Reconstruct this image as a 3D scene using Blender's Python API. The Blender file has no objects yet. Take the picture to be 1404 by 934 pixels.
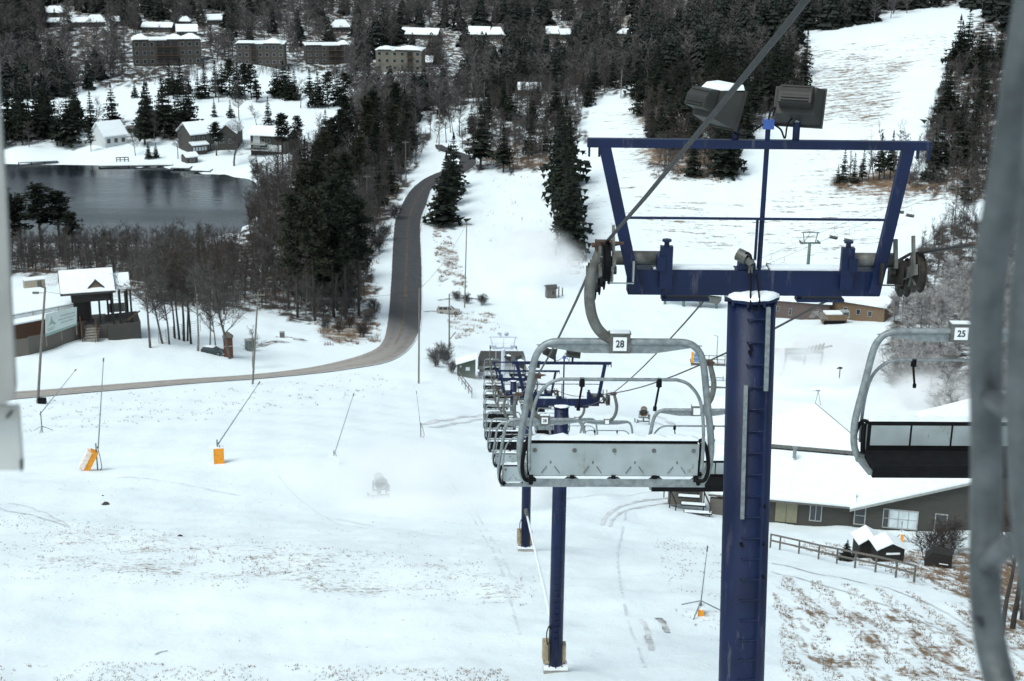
import bpy, math, random
import numpy as np
from mathutils import Vector, Matrix

R = math.radians
random.seed(7)
rng = np.random.default_rng(11)
SC = bpy.context.scene
COL = SC.collection

# ------------------------------------------------------------------ camera
CZ = 86.0                       # height of the camera above the valley datum
F = 2000.0                      # focal length in photograph pixels (1404 wide)
PITCH = R(17.14)
ROLL = R(0.8)
cam_data = bpy.data.cameras.new('camera')
cam_data.sensor_width = 36.0
cam_data.lens = 36.0 * F / 1404.0
cam_data.clip_start = 0.1
cam_data.clip_end = 8000
cam_data.dof.use_dof = True
cam_data.dof.focus_distance = 19.0
cam_data.dof.aperture_fstop = 6.0
cam = bpy.data.objects.new('camera', cam_data)
COL.objects.link(cam)
cam.matrix_world = (Matrix.Translation((0, 0, CZ)) @ Matrix.Rotation(R(90) - PITCH, 4, 'X')
                    @ Matrix.Rotation(ROLL, 4, 'Z'))
SC.camera = cam
_m = cam.matrix_world.to_3x3()
RIGHT, UP, FWD = np.array(_m.col[0]), np.array(_m.col[1]), -np.array(_m.col[2])
CAM = np.array([0.0, 0.0, CZ])

# ------------------------------------------------------------------ light
world = bpy.data.worlds.new("World")
SC.world = world
world.use_nodes = True
nt = world.node_tree
bg = nt.nodes['Background']
sky = nt.nodes.new('ShaderNodeTexSky')
sky.sky_type = 'NISHITA'
sky.sun_disc = False
sky.sun_elevation = R(56)
sky.sun_rotation = R(225)
sky.air_density = 1.0
sky.dust_density = 3.0
hs = nt.nodes.new('ShaderNodeHueSaturation')
hs.inputs['Saturation'].default_value = 0.40
cloud = nt.nodes.new('ShaderNodeMix'); cloud.data_type = 'RGBA'; cloud.blend_type = 'MULTIPLY'     # cold overcast tint
cloud.inputs[0].default_value = 1.0
cloud.inputs[7].default_value = (0.90, 1.0, 1.0, 1)
nt.links.new(sky.outputs[0], hs.inputs['Color'])
nt.links.new(hs.outputs[0], cloud.inputs[6])
nt.links.new(cloud.outputs[2], bg.inputs['Color'])
bg.inputs['Strength'].default_value = 0.13
sl = bpy.data.lights.new('sun', 'SUN')
sl.energy = 1.1
sl.angle = R(26)
sl.color = (0.96, 1.0, 0.985)
sun = bpy.data.objects.new('sun', sl)
COL.objects.link(sun)
sun.rotation_euler = (R(90 - 56), 0, R(180 - 225))
vs = SC.view_settings
vs.view_transform = 'Standard'
vs.look = 'None'
vs.exposure = 0.46
vs.gamma = 1.0
SC.cycles.use_denoising = True
SC.cycles.max_bounces = 12
SC.cycles.diffuse_bounces = 3
SC.cycles.glossy_bounces = 2
SC.cycles.transmission_bounces = 2
SC.cycles.transparent_max_bounces = 8
SC.cycles.volume_bounces = 10

# ------------------------------------------------------------------ pixel <-> place
def ray(px, py):
    d = FWD + (px - 702) / F * RIGHT - (py - 467) / F * UP
    return d / np.linalg.norm(d)

def atY(px, py, Y):
    """the place seen at a photograph pixel, Y metres down the hill"""
    d = ray(px, py)
    return Vector(CAM + d * (Y / d[1]))

def atZ(px, py, z):
    d = ray(px, py)
    return Vector(CAM + d * ((z - CZ) / d[2]))

def project(P):
    Q = np.asarray(P, float) - CAM
    w = Q @ FWD
    w = np.where(np.abs(w) < 1e-6, 1e-6, w)
    return 702 + F * (Q @ RIGHT) / w, 467 - F * (Q @ UP) / w, w

# ------------------------------------------------------------------ terrain surface
LAKE = CZ - 85.0
_c = []
def cw(x, y, depth): _c.append((x, y, CZ - depth))
def cp(px, py, Y):
    p = atY(px, py, Y); _c.append((p.x, p.y, p.z))
def cd(px, py, depth):
    p = atZ(px, py, CZ - depth); _c.append((p.x, p.y, p.z))
for x in (-60, 0, 60):
    cw(x, 0, 12.5); cw(x, 25, 19.5); cw(x, -60, -8); cw(x * 2, -250, -70)
for a in ((20,934,57),(400,934,56),(765,925,54),(1010,934,55),(1380,905,60),
          (120,760,82),(400,760,80),(720,765,83),(950,842,67),(1255,797,80),(1060,745,106),
          (125,645,118),(300,635,121),(520,680,117),(705,686,116),(850,690,115),(980,722,112),(1280,724,115),(1404,800,84),
          (460,640,121),(700,600,152),(640,520,212),(700,538,212),(882,582,186),(820,620,150)):
    cp(*a)
for a in ((755,405,84.5),(615,430,83),(637,423,83.5),(616,475,77),(575,490,74.5),(540,465,77),(500,496,73),(350,522,70),(200,537,68),(55,550,66),(-60,560,65),
          (575,525,70),(348,535,67.5),(200,460,70),(0,500,68),(310,492,71),(343,475,73),(430,450,77.5),(470,460,76.5),(100,470,69),
          (250,400,79),(420,400,82),(100,400,77),(560,350,83),(560,300,83.5),(600,250,83),(650,225,82),(620,182,80),(660,200,80),
          (700,320,84),(700,250,81.5),(755,238,80),(640,300,84),(830,300,81.5),(830,200,76),(830,139,71),(790,160,74),(900,231,76.5),
          (1000,245,77),(1000,330,84),(1107,376,85),(1200,432,83),(1060,437,83.5),(1150,252,77),(1100,150,68),(1110,50,54),(1300,20,47),(1200,100,61),
          (1300,282,78),(1390,290,77),(1400,100,56),(1400,0,42),(1000,0,50),(850,50,66),(930,100,66),(1080,500,79),(1180,520,77),(970,500,79.5),(900,500,80),(800,480,81),
          (1250,560,72),(1340,540,70),(1200,620,62),
          (150,205,83),(350,225,83),(250,205,83),(30,205,83),(300,150,80.5),(100,140,80),(450,180,81),(400,100,77),(230,92,74),(357,90,74),(545,100,74),(680,120,77),
          (100,70,70),(300,40,66),(500,40,67),(700,40,66),(0,0,60),(300,0,58),(600,0,58),(800,0,56)):
    cd(*a)
for px, py in ((0,216),(60,219),(113,221),(160,226),(236,229),(288,236),(343,244),(360,262),(352,290),(335,318)):
    cd(px, py, 84.8)
for px, py in ((0,206),(60,209),(113,211),(160,215),(236,218),(288,224),(330,228),(-100,205)):
    cd(px, py, 84.2)
for px, py in ((0,337),(100,339),(200,338),(300,334),(-100,340),(-100,214),(-250,214),(-250,340)):
    cd(px, py, 84.6)
for px, py in ((-20,235),(100,240),(200,246),(290,258),(315,280),(295,305),(200,310),(60,310),(-100,310),(-100,240),(180,280),(60,280),(-250,280)):
    cd(px, py, 86.6)
for a in ((-400,300,80),(-500,600,70),(330,300,52),(420,600,20),(-700,1000,20),(-300,1000,34),(0,1000,34),(300,1000,10),(600,1000,-30),
          (-900,1500,-60),(0,1500,-60),(900,1500,-90),(-1000,2200,-120),(0,2200,-120),(1000,2200,-140),(160,100,42),(-160,100,42),(-200,200,64)):
    cw(*a)
_c = np.array(_c)
_cs = _c[:, :2] / 100.0
def _U(d2):
    return 0.5 * d2 * np.log(d2 + 1e-12)
def _tps():
    n = len(_cs)
    d2 = ((_cs[:, None] - _cs[None]) ** 2).sum(-1)
    A = np.zeros((n + 3, n + 3))
    A[:n, :n] = _U(d2) + 2e-4 * np.eye(n)
    A[:n, n] = 1; A[:n, n+1:] = _cs
    A[n, :n] = 1; A[n+1:, :n] = _cs.T
    return np.linalg.solve(A, np.concatenate([_c[:, 2], np.zeros(3)]))
_w = _tps()
ROADXY = None
def _calm(x, y):
    if ROADXY is None: return 1.0
    d = np.full(len(x), 1e9)
    for (ax, ay), (bx, by) in zip(ROADXY, ROADXY[1:]):
        t = np.clip(((x-ax)*(bx-ax) + (y-ay)*(by-ay)) / ((bx-ax)**2 + (by-ay)**2), 0, 1)
        d = np.minimum(d, np.hypot(x - ax - t*(bx-ax), y - ay - t*(by-ay)))
    return np.clip((d - 5.5) / 6.0, 0, 1)
def tz(X, Y):
    """ground height, arrays or numbers"""
    X = np.asarray(X, float); Y = np.asarray(Y, float)
    shp = X.shape
    q = np.stack([X.ravel(), Y.ravel()], 1) / 100.0
    out = np.empty(len(q))
    for i in range(0, len(q), 20000):
        s = q[i:i+20000]
        d2 = ((s[:, None] - _cs[None]) ** 2).sum(-1)
        x, y = s[:, 0] * 100, s[:, 1] * 100
        und = 1.0*(.16*np.sin(.42*x+.23*y+.6*np.sin(.11*y)) * np.sin(.31*y-.12*x) + .09*np.sin(.83*x-.51*y+1.3) * np.sin(.71*y+.4*x)
               + .045*np.sin(1.6*x+.7*y) * np.sin(1.35*y-.9*x+2) + .022*np.sin(3.1*x-1.2*y) * np.sin(2.7*y+1.1*x))
        out[i:i+20000] = _U(d2) @ _w[:-3] + _w[-3] + s @ _w[-2:] + und * _calm(x, y)
    return out.reshape(shp) if shp else float(out[0])
_tt = np.concatenate([np.arange(20, 300, 1.0), np.arange(300, 1800, 4.0)])
def ground(px, py, far=False):
    """the place where the ground is seen at a photograph pixel"""
    d = ray(px, py)
    P = CAM + _tt[:, None] * d
    g = P[:, 2] - tz(P[:, 0], P[:, 1])
    k = np.argmax(g < 0)
    if g[k] >= 0:
        k = len(g) - 1
    t0, t1 = _tt[max(k-1, 0)], _tt[k]
    for _ in range(14):
        tm = (t0 + t1) / 2
        p = CAM + tm * d
        if p[2] < tz(p[0], p[1]): t1 = tm
        else: t0 = tm
    p = CAM + t1 * d
    return Vector((p[0], p[1], tz(p[0], p[1])))
def onG(x, y, dz=0.0):
    return Vector((x, y, tz(x, y) + dz))
def mpp(p):
    """metres per photograph pixel at a place"""
    return float((np.array(p) - CAM) @ FWD) / F
def inpoly(px, py, poly):
    px = np.asarray(px); py = np.asarray(py)
    c = np.zeros(px.shape, bool)
    n = len(poly)
    for i in range(n):
        x0, y0 = poly[i]; x1, y1 = poly[i-1]
        if y0 == y1: continue
        c ^= ((y0 > py) != (y1 > py)) & (px < (x1 - x0) * (py - y0) / (y1 - y0) + x0)
    return c

# the ground is even along the road
E_FAR = [(-140,542),(20,538),(180,526),(344,514.5),(420,505.5),(470,495),(511,481),(525,467),(530,447),(536,378),(540,310),(546,292),(559,266),(576,249.5),(594,239.5),(612,233),(630,224),(622,214),(600,206),(596,199)]
E_NEAR = [(-140,556),(20,548),(180,534),(344,521),(420,514),(470,508),(528,498),(559,481),(573,461),(578,440),(579,378),(577,308),(585,281),(593,259),(612,247),(632,240),(653,226),(646,215),(616,204),(606,199)]
ROADXY = [((a.x+b.x)/2, (a.y+b.y)/2) for a, b in ((ground(*p), ground(*q)) for p, q in zip(E_FAR, E_NEAR))]

# ------------------------------------------------------------------ materials
def mat(name, col, rough=0.6, metal=0.0, var=0.25, scale=3.0, bump=0.0, bscale=None, col2=None, amount=0.5, stretch=None, detail=4.0, spec=0.4, wear=None):
    """procedural principled material: base colour broken up by noise, a second colour in patches, optional bump"""
    m = bpy.data.materials.new(name)
    m.use_nodes = True
    n = m.node_tree; L = n.links.new
    b = n.nodes['Principled BSDF']
    b.inputs['Roughness'].default_value = rough
    b.inputs['Metallic'].default_value = metal
    b.inputs['Specular IOR Level'].default_value = spec
    tc = n.nodes.new('ShaderNodeTexCoord')
    mp = n.nodes.new('ShaderNodeMapping')
    if stretch: mp.inputs['Scale'].default_value = stretch
    L(tc.outputs['Object'], mp.inputs['Vector'])
    nz = n.nodes.new('ShaderNodeTexNoise')
    nz.inputs['Scale'].default_value = scale
    nz.inputs['Detail'].default_value = detail
    L(mp.outputs[0], nz.inputs['Vector'])
    rp = n.nodes.new('ShaderNodeValToRGB')
    c2 = col2 if col2 else tuple(max(0, c * (1 - var)) for c in col)
    rp.color_ramp.elements[0].position = max(0.0, amount - 0.16)
    rp.color_ramp.elements[1].position = min(1.0, amount + 0.16)
    rp.color_ramp.elements[0].color = (*c2, 1)
    rp.color_ramp.elements[1].color = (*(tuple(min(1, c * (1 + var * 0.6)) for c in col) if not col2 else col), 1)
    L(nz.outputs['Fac'], rp.inputs[0])
    L(rp.outputs[0], b.inputs['Base Color'])
    if wear:      # rust runs and scuffs: (colour, coverage 0..1, stretch)
        wc, cov, ws = wear
        wm = n.nodes.new('ShaderNodeMapping'); wm.inputs['Scale'].default_value = ws
        L(tc.outputs['Object'], wm.inputs['Vector'])
        wz = n.nodes.new('ShaderNodeTexNoise'); wz.inputs['Scale'].default_value = 3.0; wz.inputs['Detail'].default_value = 8; wz.inputs['Roughness'].default_value = 0.72
        L(wm.outputs[0], wz.inputs['Vector'])
        wr = n.nodes.new('ShaderNodeMapRange'); wr.inputs[1].default_value = 0.74 - cov; wr.inputs[2].default_value = 0.82 - cov
        L(wz.outputs['Fac'], wr.inputs[0])
        wx = n.nodes.new('ShaderNodeMix'); wx.data_type = 'RGBA'; wx.inputs[7].default_value = (*wc, 1)
        L(wr.outputs[0], wx.inputs[0]); L(rp.outputs[0], wx.inputs[6]); L(wx.outputs[2], b.inputs['Base Color'])
    if bump:
        bz = n.nodes.new('ShaderNodeTexNoise')
        bz.inputs['Scale'].default_value = bscale or scale * 4
        bz.inputs['Detail'].default_value = 5
        L(mp.outputs[0], bz.inputs['Vector'])
        bp = n.nodes.new('ShaderNodeBump')
        bp.inputs['Strength'].default_value = bump
        bp.inputs['Distance'].default_value = 0.05
        L(bz.outputs['Fac'], bp.inputs['Height'])
        L(bp.outputs[0], b.inputs['Normal'])
    return m

M = {}
M['snow'] = mat('snow_cap', (0.79, 0.84, 0.86), 0.6, var=0.05, scale=1.5, bump=0.35, bscale=9, spec=0.2)
M['blue'] = mat('navy_paint', (0.0042, 0.0128, 0.054), 0.48, scale=2.5, bump=0.08, bscale=30, col2=(0.0028, 0.0080, 0.034), amount=0.45, spec=0.3, wear=((0.05, 0.055, 0.085), 0.165, (2.2, 2.2, 0.35)))
M['blue_light'] = mat('blue_enamel', (0.04, 0.09, 0.32), 0.4, var=0.15)
M['galv'] = mat('galvanised_steel', (0.27, 0.30, 0.305), 0.5, 0.35, col2=(0.16, 0.185, 0.19), scale=14, amount=0.47, bump=0.08, bscale=60)
M['galv_near'] = mat('worn_steel_tube', (0.12, 0.135, 0.14), 0.5, 0.3, col2=(0.065, 0.075, 0.078), scale=22, amount=0.5, bump=0.15, bscale=70)
M['galv_dark'] = mat('weathered_steel', (0.15, 0.155, 0.145), 0.55, 0.3, col2=(0.085, 0.08, 0.07), scale=9, amount=0.45, bump=0.1)
M['sheet'] = mat('grey_sheet_metal', (0.36, 0.41, 0.42), 0.5, 0.15, col2=(0.27, 0.30, 0.295), scale=2.6, amount=0.42, bump=0.06, wear=((0.20, 0.19, 0.165), 0.14, (2.5, 2.5, 0.8)))
M['black'] = mat('black_rubber', (0.007, 0.007, 0.008), 0.75, var=0.3, scale=8, bump=0.05, spec=0.12)
M['rust'] = mat('rusty_iron', (0.13, 0.07, 0.045), 0.75, 0.1, col2=(0.05, 0.035, 0.028), scale=16, bump=0.25)
M['rust_dark'] = mat('dark_greased_iron', (0.045, 0.036, 0.030), 0.7, 0.1, col2=(0.02, 0.018, 0.016), scale=16, bump=0.25)
M['lamp_body'] = mat('olive_lamp_housing', (0.030, 0.0295, 0.026), 0.55, 0.1, var=0.15, scale=5, bump=0.05)
M['lens'] = mat('lamp_glass', (0.25, 0.28, 0.29), 0.12, 0.0, var=0.1)
M['plate'] = mat('white_number_plate', (0.82, 0.84, 0.84), 0.5, var=0.04)
M['ink'] = mat('dark_lettering', (0.02, 0.022, 0.028), 0.6, var=0.1)
M['rope'] = mat('steel_rope', (0.040, 0.042, 0.043), 0.6, 0.3, col2=(0.02, 0.021, 0.021), scale=40)
M['pole'] = mat('weathered_pole_wood', (0.20, 0.185, 0.165), 0.85, col2=(0.12, 0.105, 0.09), scale=5, stretch=(4, 4, 0.4), bump=0.3)
M['wood_grey'] = mat('grey_timber', (0.17, 0.155, 0.135), 0.85, col2=(0.09, 0.08, 0.07), scale=6, stretch=(1, 1, 5), bump=0.3)
M['wood_brown'] = mat('brown_timber', (0.12, 0.062, 0.035), 0.8, col2=(0.06, 0.032, 0.02), scale=5, stretch=(1, 1, 6), bump=0.3)
M['wood_dark'] = mat('dark_timber', (0.022, 0.019, 0.017), 0.8, col2=(0.012, 0.01, 0.01), scale=6, stretch=(1, 1, 6), bump=0.2)
M['siding'] = mat('dark_olive_siding', (0.060, 0.058, 0.050), 0.8, col2=(0.042, 0.041, 0.036), scale=2, stretch=(0.4, 0.4, 9), bump=0.3)
M['siding_brown'] = mat('mauve_brown_siding', (0.115, 0.085, 0.078), 0.8, var=0.2, scale=2, stretch=(6, 6, 0.3), bump=0.2)
M['siding_tan'] = mat('tan_siding', (0.17, 0.115, 0.072), 0.8, var=0.2, scale=2, stretch=(6, 6, 0.3), bump=0.2)
M['siding_white'] = mat('pale_siding', (0.55, 0.58, 0.58), 0.7, var=0.12, scale=2, bump=0.1)
M['stucco'] = mat('beige_stucco', (0.17, 0.158, 0.125), 0.85, var=0.2, scale=0.6, bump=0.2)
M['stucco_dark'] = mat('grey_brown_stucco', (0.070, 0.062, 0.053), 0.85, var=0.2, scale=0.6, bump=0.2)
M['green_siding'] = mat('grey_green_siding', (0.062, 0.075, 0.062), 0.75, var=0.2, scale=3, stretch=(1, 1, 8), bump=0.2)
M['dark_roof'] = mat('dark_shingle', (0.05, 0.048, 0.045), 0.85, var=0.3, scale=6, bump=0.3)
M['glass'] = mat('window_glass', (0.035, 0.042, 0.05), 0.12, var=0.4, scale=0.7, spec=0.6)
M['bright_glass'] = mat('pale_window_glass', (0.50, 0.56, 0.58), 0.2, var=0.15, scale=1.1, spec=0.6)  # pale base colour for the bright panes
M['trim'] = mat('pale_grey_trim', (0.30, 0.31, 0.30), 0.6, var=0.12)
M['concrete'] = mat('concrete', (0.34, 0.32, 0.285), 0.85, var=0.2, scale=3, bump=0.3)
M['door_tan'] = mat('olive_tan_door', (0.20, 0.19, 0.125), 0.6, var=0.08)
M['orange'] = mat('orange_yellow_padding', (0.78, 0.30, 0.015), 0.55, col2=(0.60, 0.22, 0.015), scale=3, amount=0.4, bump=0.08)
M['faded_pad'] = mat('snow_crusted_padding', (0.74, 0.70, 0.65), 0.7, col2=(0.75, 0.42, 0.22), scale=4, amount=0.40)
M['beige_pad'] = mat('beige_padding', (0.33, 0.27, 0.18), 0.75, var=0.25, scale=4, bump=0.15)
M['brick'] = mat('red_brick', (0.13, 0.05, 0.028), 0.85, col2=(0.08, 0.035, 0.022), scale=9, bump=0.3)
M['teal_box'] = mat('grey_green_enamel', (0.17, 0.21, 0.20), 0.5, var=0.1)
M['hvac'] = mat('beige_cabinet_paint', (0.34, 0.29, 0.225), 0.6, var=0.12)
M['banner'] = mat('pale_banner_vinyl', (0.50, 0.57, 0.55), 0.6, var=0.06)
M['banner_ink'] = mat('faded_banner_print', (0.30, 0.35, 0.35), 0.6, var=0.1)
M['banner_green'] = mat('green_banner_print', (0.24, 0.33, 0.30), 0.6, var=0.1)
M['car_silver'] = mat('silver_beige_car_paint', (0.40, 0.38, 0.34), 0.3, 0.3, var=0.08)
M['car_dark'] = mat('dark_green_car_paint', (0.03, 0.045, 0.05), 0.3, 0.2, var=0.1)
M['tail_red'] = mat('red_lamp_plastic', (0.35, 0.02, 0.015), 0.3, var=0.1)
M['red_machine'] = mat('faded_red_paint', (0.28, 0.085, 0.075), 0.55, var=0.2, scale=2)
M['tower_green'] = mat('pale_green_paint', (0.10, 0.15, 0.125), 0.55, var=0.15)
M['tower_pale'] = mat('hazy_pale_blue_paint', (0.45, 0.50, 0.58), 0.6, var=0.2, scale=2)  # station's pale paint; on the far tower the paleness is painted haze
M['blue_net'] = mat('blue_padding', (0.16, 0.30, 0.50), 0.6, var=0.12)
M['yellow_mark'] = mat('amber_sticker', (0.55, 0.30, 0.03), 0.5, var=0.1)
M['bark'] = mat('dark_bark', (0.055, 0.047, 0.042), 0.9, col2=(0.032, 0.028, 0.026), scale=4, bump=0.3)
M['bark_pale'] = mat('pale_grey_bark', (0.26, 0.245, 0.23), 0.9, col2=(0.12, 0.11, 0.10), scale=5, bump=0.2)
M['bark_mid'] = mat('grey_brown_bark', (0.125, 0.112, 0.10), 0.9, col2=(0.07, 0.062, 0.056), scale=4, bump=0.2)
M['twig'] = mat('grey_brown_twigs', (0.078, 0.070, 0.066), 0.9, var=0.3, scale=2)
M['twig_far'] = mat('haze_greyed_twigs', (0.105, 0.096, 0.094), 0.9, col2=(0.062, 0.054, 0.052), scale=0.02)  # twig colour lightened to stand for distance haze
M['needle_far'] = mat('haze_greyed_needles', (0.034, 0.040, 0.034), 0.85, col2=(0.018, 0.023, 0.021), scale=0.03, spec=0.1)  # needles lightened likewise, haze put into the colour
M['twig_brown'] = mat('reddish_brown_twigs', (0.060, 0.049, 0.044), 0.9, var=0.3, scale=2)
M['twig_frost'] = mat('frosted_twigs', (0.48, 0.47, 0.465), 0.9, col2=(0.22, 0.205, 0.20), scale=1.2)
M['needle'] = mat('dark_needles', (0.024, 0.030, 0.021), 0.8, col2=(0.011, 0.015, 0.012), scale=1.3, spec=0.15)
M['needle_brown'] = mat('olive_needles', (0.032, 0.034, 0.021), 0.8, col2=(0.016, 0.019, 0.013), scale=1.3, spec=0.15)
M['straw'] = mat('dry_grass_blades', (0.27, 0.175, 0.100), 0.9, col2=(0.11, 0.066, 0.046), scale=0.8)
M['brush'] = mat('russet_brush', (0.15, 0.085, 0.055), 0.9, col2=(0.09, 0.06, 0.045), scale=1.0)
M['soil'] = mat('dark_mud', (0.055, 0.045, 0.038), 0.9, var=0.3, scale=3, bump=0.3)
M['rut'] = mat('packed_snow_rut', (0.50, 0.51, 0.51), 0.8, col2=(0.72, 0.75, 0.77), scale=0.9, amount=0.5, detail=6, bump=0.3)
M['rut_faint'] = mat('faint_ski_track', (0.80, 0.86, 0.88), 0.8, col2=(0.56, 0.60, 0.62), scale=1.4, amount=0.5, detail=6, bump=0.3)
M['rut_dark'] = mat('muddy_rut', (0.62, 0.64, 0.65), 0.85, col2=(0.085, 0.075, 0.068), scale=1.2, amount=0.5, detail=6, bump=0.3)

# ------------------------------------------------------------------ mesh builder
class MB:
    def __init__(s):
        s.v = []; s.f = []
    def add(s, v, f):
        o = len(s.v); s.v += [tuple(p) for p in v]; s.f += [tuple(o + i for i in q) for q in f]; return s
    def box(s, c, d, rot=None):
        """box centred at c with sizes d, turned by rot (Matrix or z angle)"""
        hx, hy, hz = d[0] / 2, d[1] / 2, d[2] / 2
        P = [Vector((x, y, z)) for x in (-hx, hx) for y in (-hy, hy) for z in (-hz, hz)]
        if rot is not None:
            Q = Matrix.Rotation(rot, 3, 'Z') if isinstance(rot, (int, float)) else rot
            P = [Q @ p for p in P]
        c = Vector(c)
        return s.add([p + c for p in P], [(0,1,3,2),(4,6,7,5),(0,4,5,1),(2,3,7,6),(0,2,6,4),(1,5,7,3)])
    def bar(s, a, b, w, h, up=(0, 0, 1)):
        """rectangular bar from a to b, w wide sideways and h high"""
        a, b = Vector(a), Vector(b); d = (b - a).normalized(); u = Vector(up)
        x = d.cross(u)
        if x.length < 1e-4: x = d.cross(Vector((0, 1, 0)))
        x.normalize(); z = x.cross(d)
        P = [p + x * i * w / 2 + z * j * h / 2 for p in (a, b) for i, j in ((-1,-1),(1,-1),(1,1),(-1,1))]
        return s.add(P, [(0,1,2,3),(7,6,5,4),(0,4,5,1),(1,5,6,2),(2,6,7,3),(3,7,4,0)])
    def cyl(s, a, b, r0, r1=None, n=12, cap=True):
        r1 = r0 if r1 is None else r1
        a, b = Vector(a), Vector(b); d = (b - a).normalized()
        x = d.orthogonal().normalized(); y = d.cross(x)
        v = []
        for p, r in ((a, r0), (b, r1)):
            v += [p + (x * math.cos(6.2832 * k / n) + y * math.sin(6.2832 * k / n)) * r for k in range(n)]
        f = [(k, (k + 1) % n, n + (k + 1) % n, n + k) for k in range(n)]
        if cap: f += [tuple(range(n - 1, -1, -1)), tuple(range(n, 2 * n))]
        return s.add(v, f)
    def tube(s, pts, r, n=8, rs=None):
        """round tube swept along pts"""
        pts = [Vector(p) for p in pts]
        m = len(pts); v = []
        t = (pts[1] - pts[0]).normalized(); x = t.orthogonal().normalized()
        for i, p in enumerate(pts):
            t = (pts[min(i + 1, m - 1)] - pts[max(i - 1, 0)]).normalized()
            x = (x - t * x.dot(t)).normalized(); y = t.cross(x)
            q = rs[i] if rs else r
            v += [p + (x * math.cos(6.2832 * k / n) + y * math.sin(6.2832 * k / n)) * q for k in range(n)]
        f = [(i*n + k, i*n + (k+1) % n, (i+1)*n + (k+1) % n, (i+1)*n + k) for i in range(m - 1) for k in range(n)]
        f += [tuple(range(n - 1, -1, -1)), tuple(range((m-1)*n, m*n))]
        return s.add(v, f)
    def prism(s, poly, ext):
        """flat outline pushed along ext"""
        P = [Vector(p) for p in poly]; e = Vector(ext); n = len(P)
        return s.add(P + [p + e for p in P], [tuple(range(n - 1, -1, -1)), tuple(range(n, 2*n))] + [(k, (k+1) % n, n + (k+1) % n, n + k) for k in range(n)])
    def build(s, name, m, parent=None, loc=None, smooth=False, rotz=0):
        me = bpy.data.meshes.new(name)
        me.from_pydata(s.v, [], s.f)
        me.update()
        import bmesh
        bm = bmesh.new(); bm.from_mesh(me)
        bmesh.ops.recalc_face_normals(bm, faces=bm.faces)
        bm.to_mesh(me); bm.free()
        if isinstance(m, (list, tuple)):
            for q in m: me.materials.append(q)
        else:
            me.materials.append(m)
        if smooth:
            for p in me.polygons: p.use_smooth = len(p.vertices) == 4
        o = bpy.data.objects.new(name, me)
        COL.objects.link(o)
        if parent: o.parent = parent
        if loc is not None: o.location = loc
        if rotz: o.rotation_euler.z = rotz
        return o

def raw(name, v, f, m, parent=None, smooth=False, mi=None):
    """mesh object from numpy arrays, no clean-up"""
    me = bpy.data.meshes.new(name)
    v = np.asarray(v, np.float32); f = np.asarray(f, np.int32)
    k = f.shape[1]
    me.vertices.add(len(v)); me.vertices.foreach_set('co', v.ravel())
    me.loops.add(f.size); me.loops.foreach_set('vertex_index', f.ravel())
    me.polygons.add(len(f)); me.polygons.foreach_set('loop_start', np.arange(0, f.size, k, dtype=np.int32))
    for q in (m if isinstance(m, (list, tuple)) else [m]): me.materials.append(q)
    if mi is not None: me.polygons.foreach_set('material_index', np.asarray(mi, np.int32))
    me.polygons.foreach_set('use_smooth', np.full(len(f), smooth))
    me.update(calc_edges=True)
    o = bpy.data.objects.new(name, me)
    COL.objects.link(o)
    if parent: o.parent = parent
    return o

def tag(o, label=None, cat=None, group=None, kind=None):
    if label: o['label'] = label
    if cat: o['category'] = cat
    if group: o['group'] = group
    if kind: o['kind'] = kind
    return o
def thing(name, label, cat, loc=(0, 0, 0), rotz=0.0, group=None):
    o = bpy.data.objects.new(name, None); COL.objects.link(o)
    o.empty_display_size = 0.3
    o.location = loc; o.rotation_euler = (0, 0, rotz)
    return tag(o, label, cat, group)
KIDS = {}
def copy_tree(o, parent=None):
    c = o.copy(); COL.objects.link(c)
    if parent: c.parent = parent
    for ch in list(o.children): copy_tree(ch, c)
    return c
def arc(c, r, a0, a1, n, plane='xz'):
    """points on an arc"""
    out = []
    for k in range(n + 1):
        a = a0 + (a1 - a0) * k / n
        p = (c[0] + r * math.cos(a), c[1], c[2] + r * math.sin(a)) if plane == 'xz' else (c[0] + r * math.cos(a), c[1] + r * math.sin(a), c[2])
        out.append(p)
    return out
def spline(P, n=6):
    """smooth curve through points"""
    P = [Vector(p) for p in P]; out = []
    for i in range(len(P) - 1):
        a, b, c, d = P[max(i-1, 0)], P[i], P[i+1], P[min(i+2, len(P)-1)]
        for k in range(n):
            t = k / n
            out.append(0.5 * ((2*b) + (c - a)*t + (2*a - 5*b + 4*c - d)*t*t + (3*b - a - 3*c + d)*t**3))
    out.append(P[-1]); return out
def text(s, h, m, name, parent, M4, depth=0.006):
    """written characters turned into a mesh of their own"""
    cu = bpy.data.curves.new(name, 'FONT'); cu.body = s; cu.size = h; cu.extrude = depth / 2; cu.offset = h * 0.018
    cu.align_x = 'CENTER'; cu.align_y = 'CENTER'
    t = bpy.data.objects.new(name, cu); COL.objects.link(t)
    dg = bpy.context.evaluated_depsgraph_get()
    me = bpy.data.meshes.new_from_object(t.evaluated_get(dg))
    bpy.data.objects.remove(t); bpy.data.curves.remove(cu)
    me.materials.clear(); me.materials.append(m)
    me.transform(M4)
    o = bpy.data.objects.new(name, me); COL.objects.link(o)
    if parent: o.parent = parent
    return o

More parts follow.
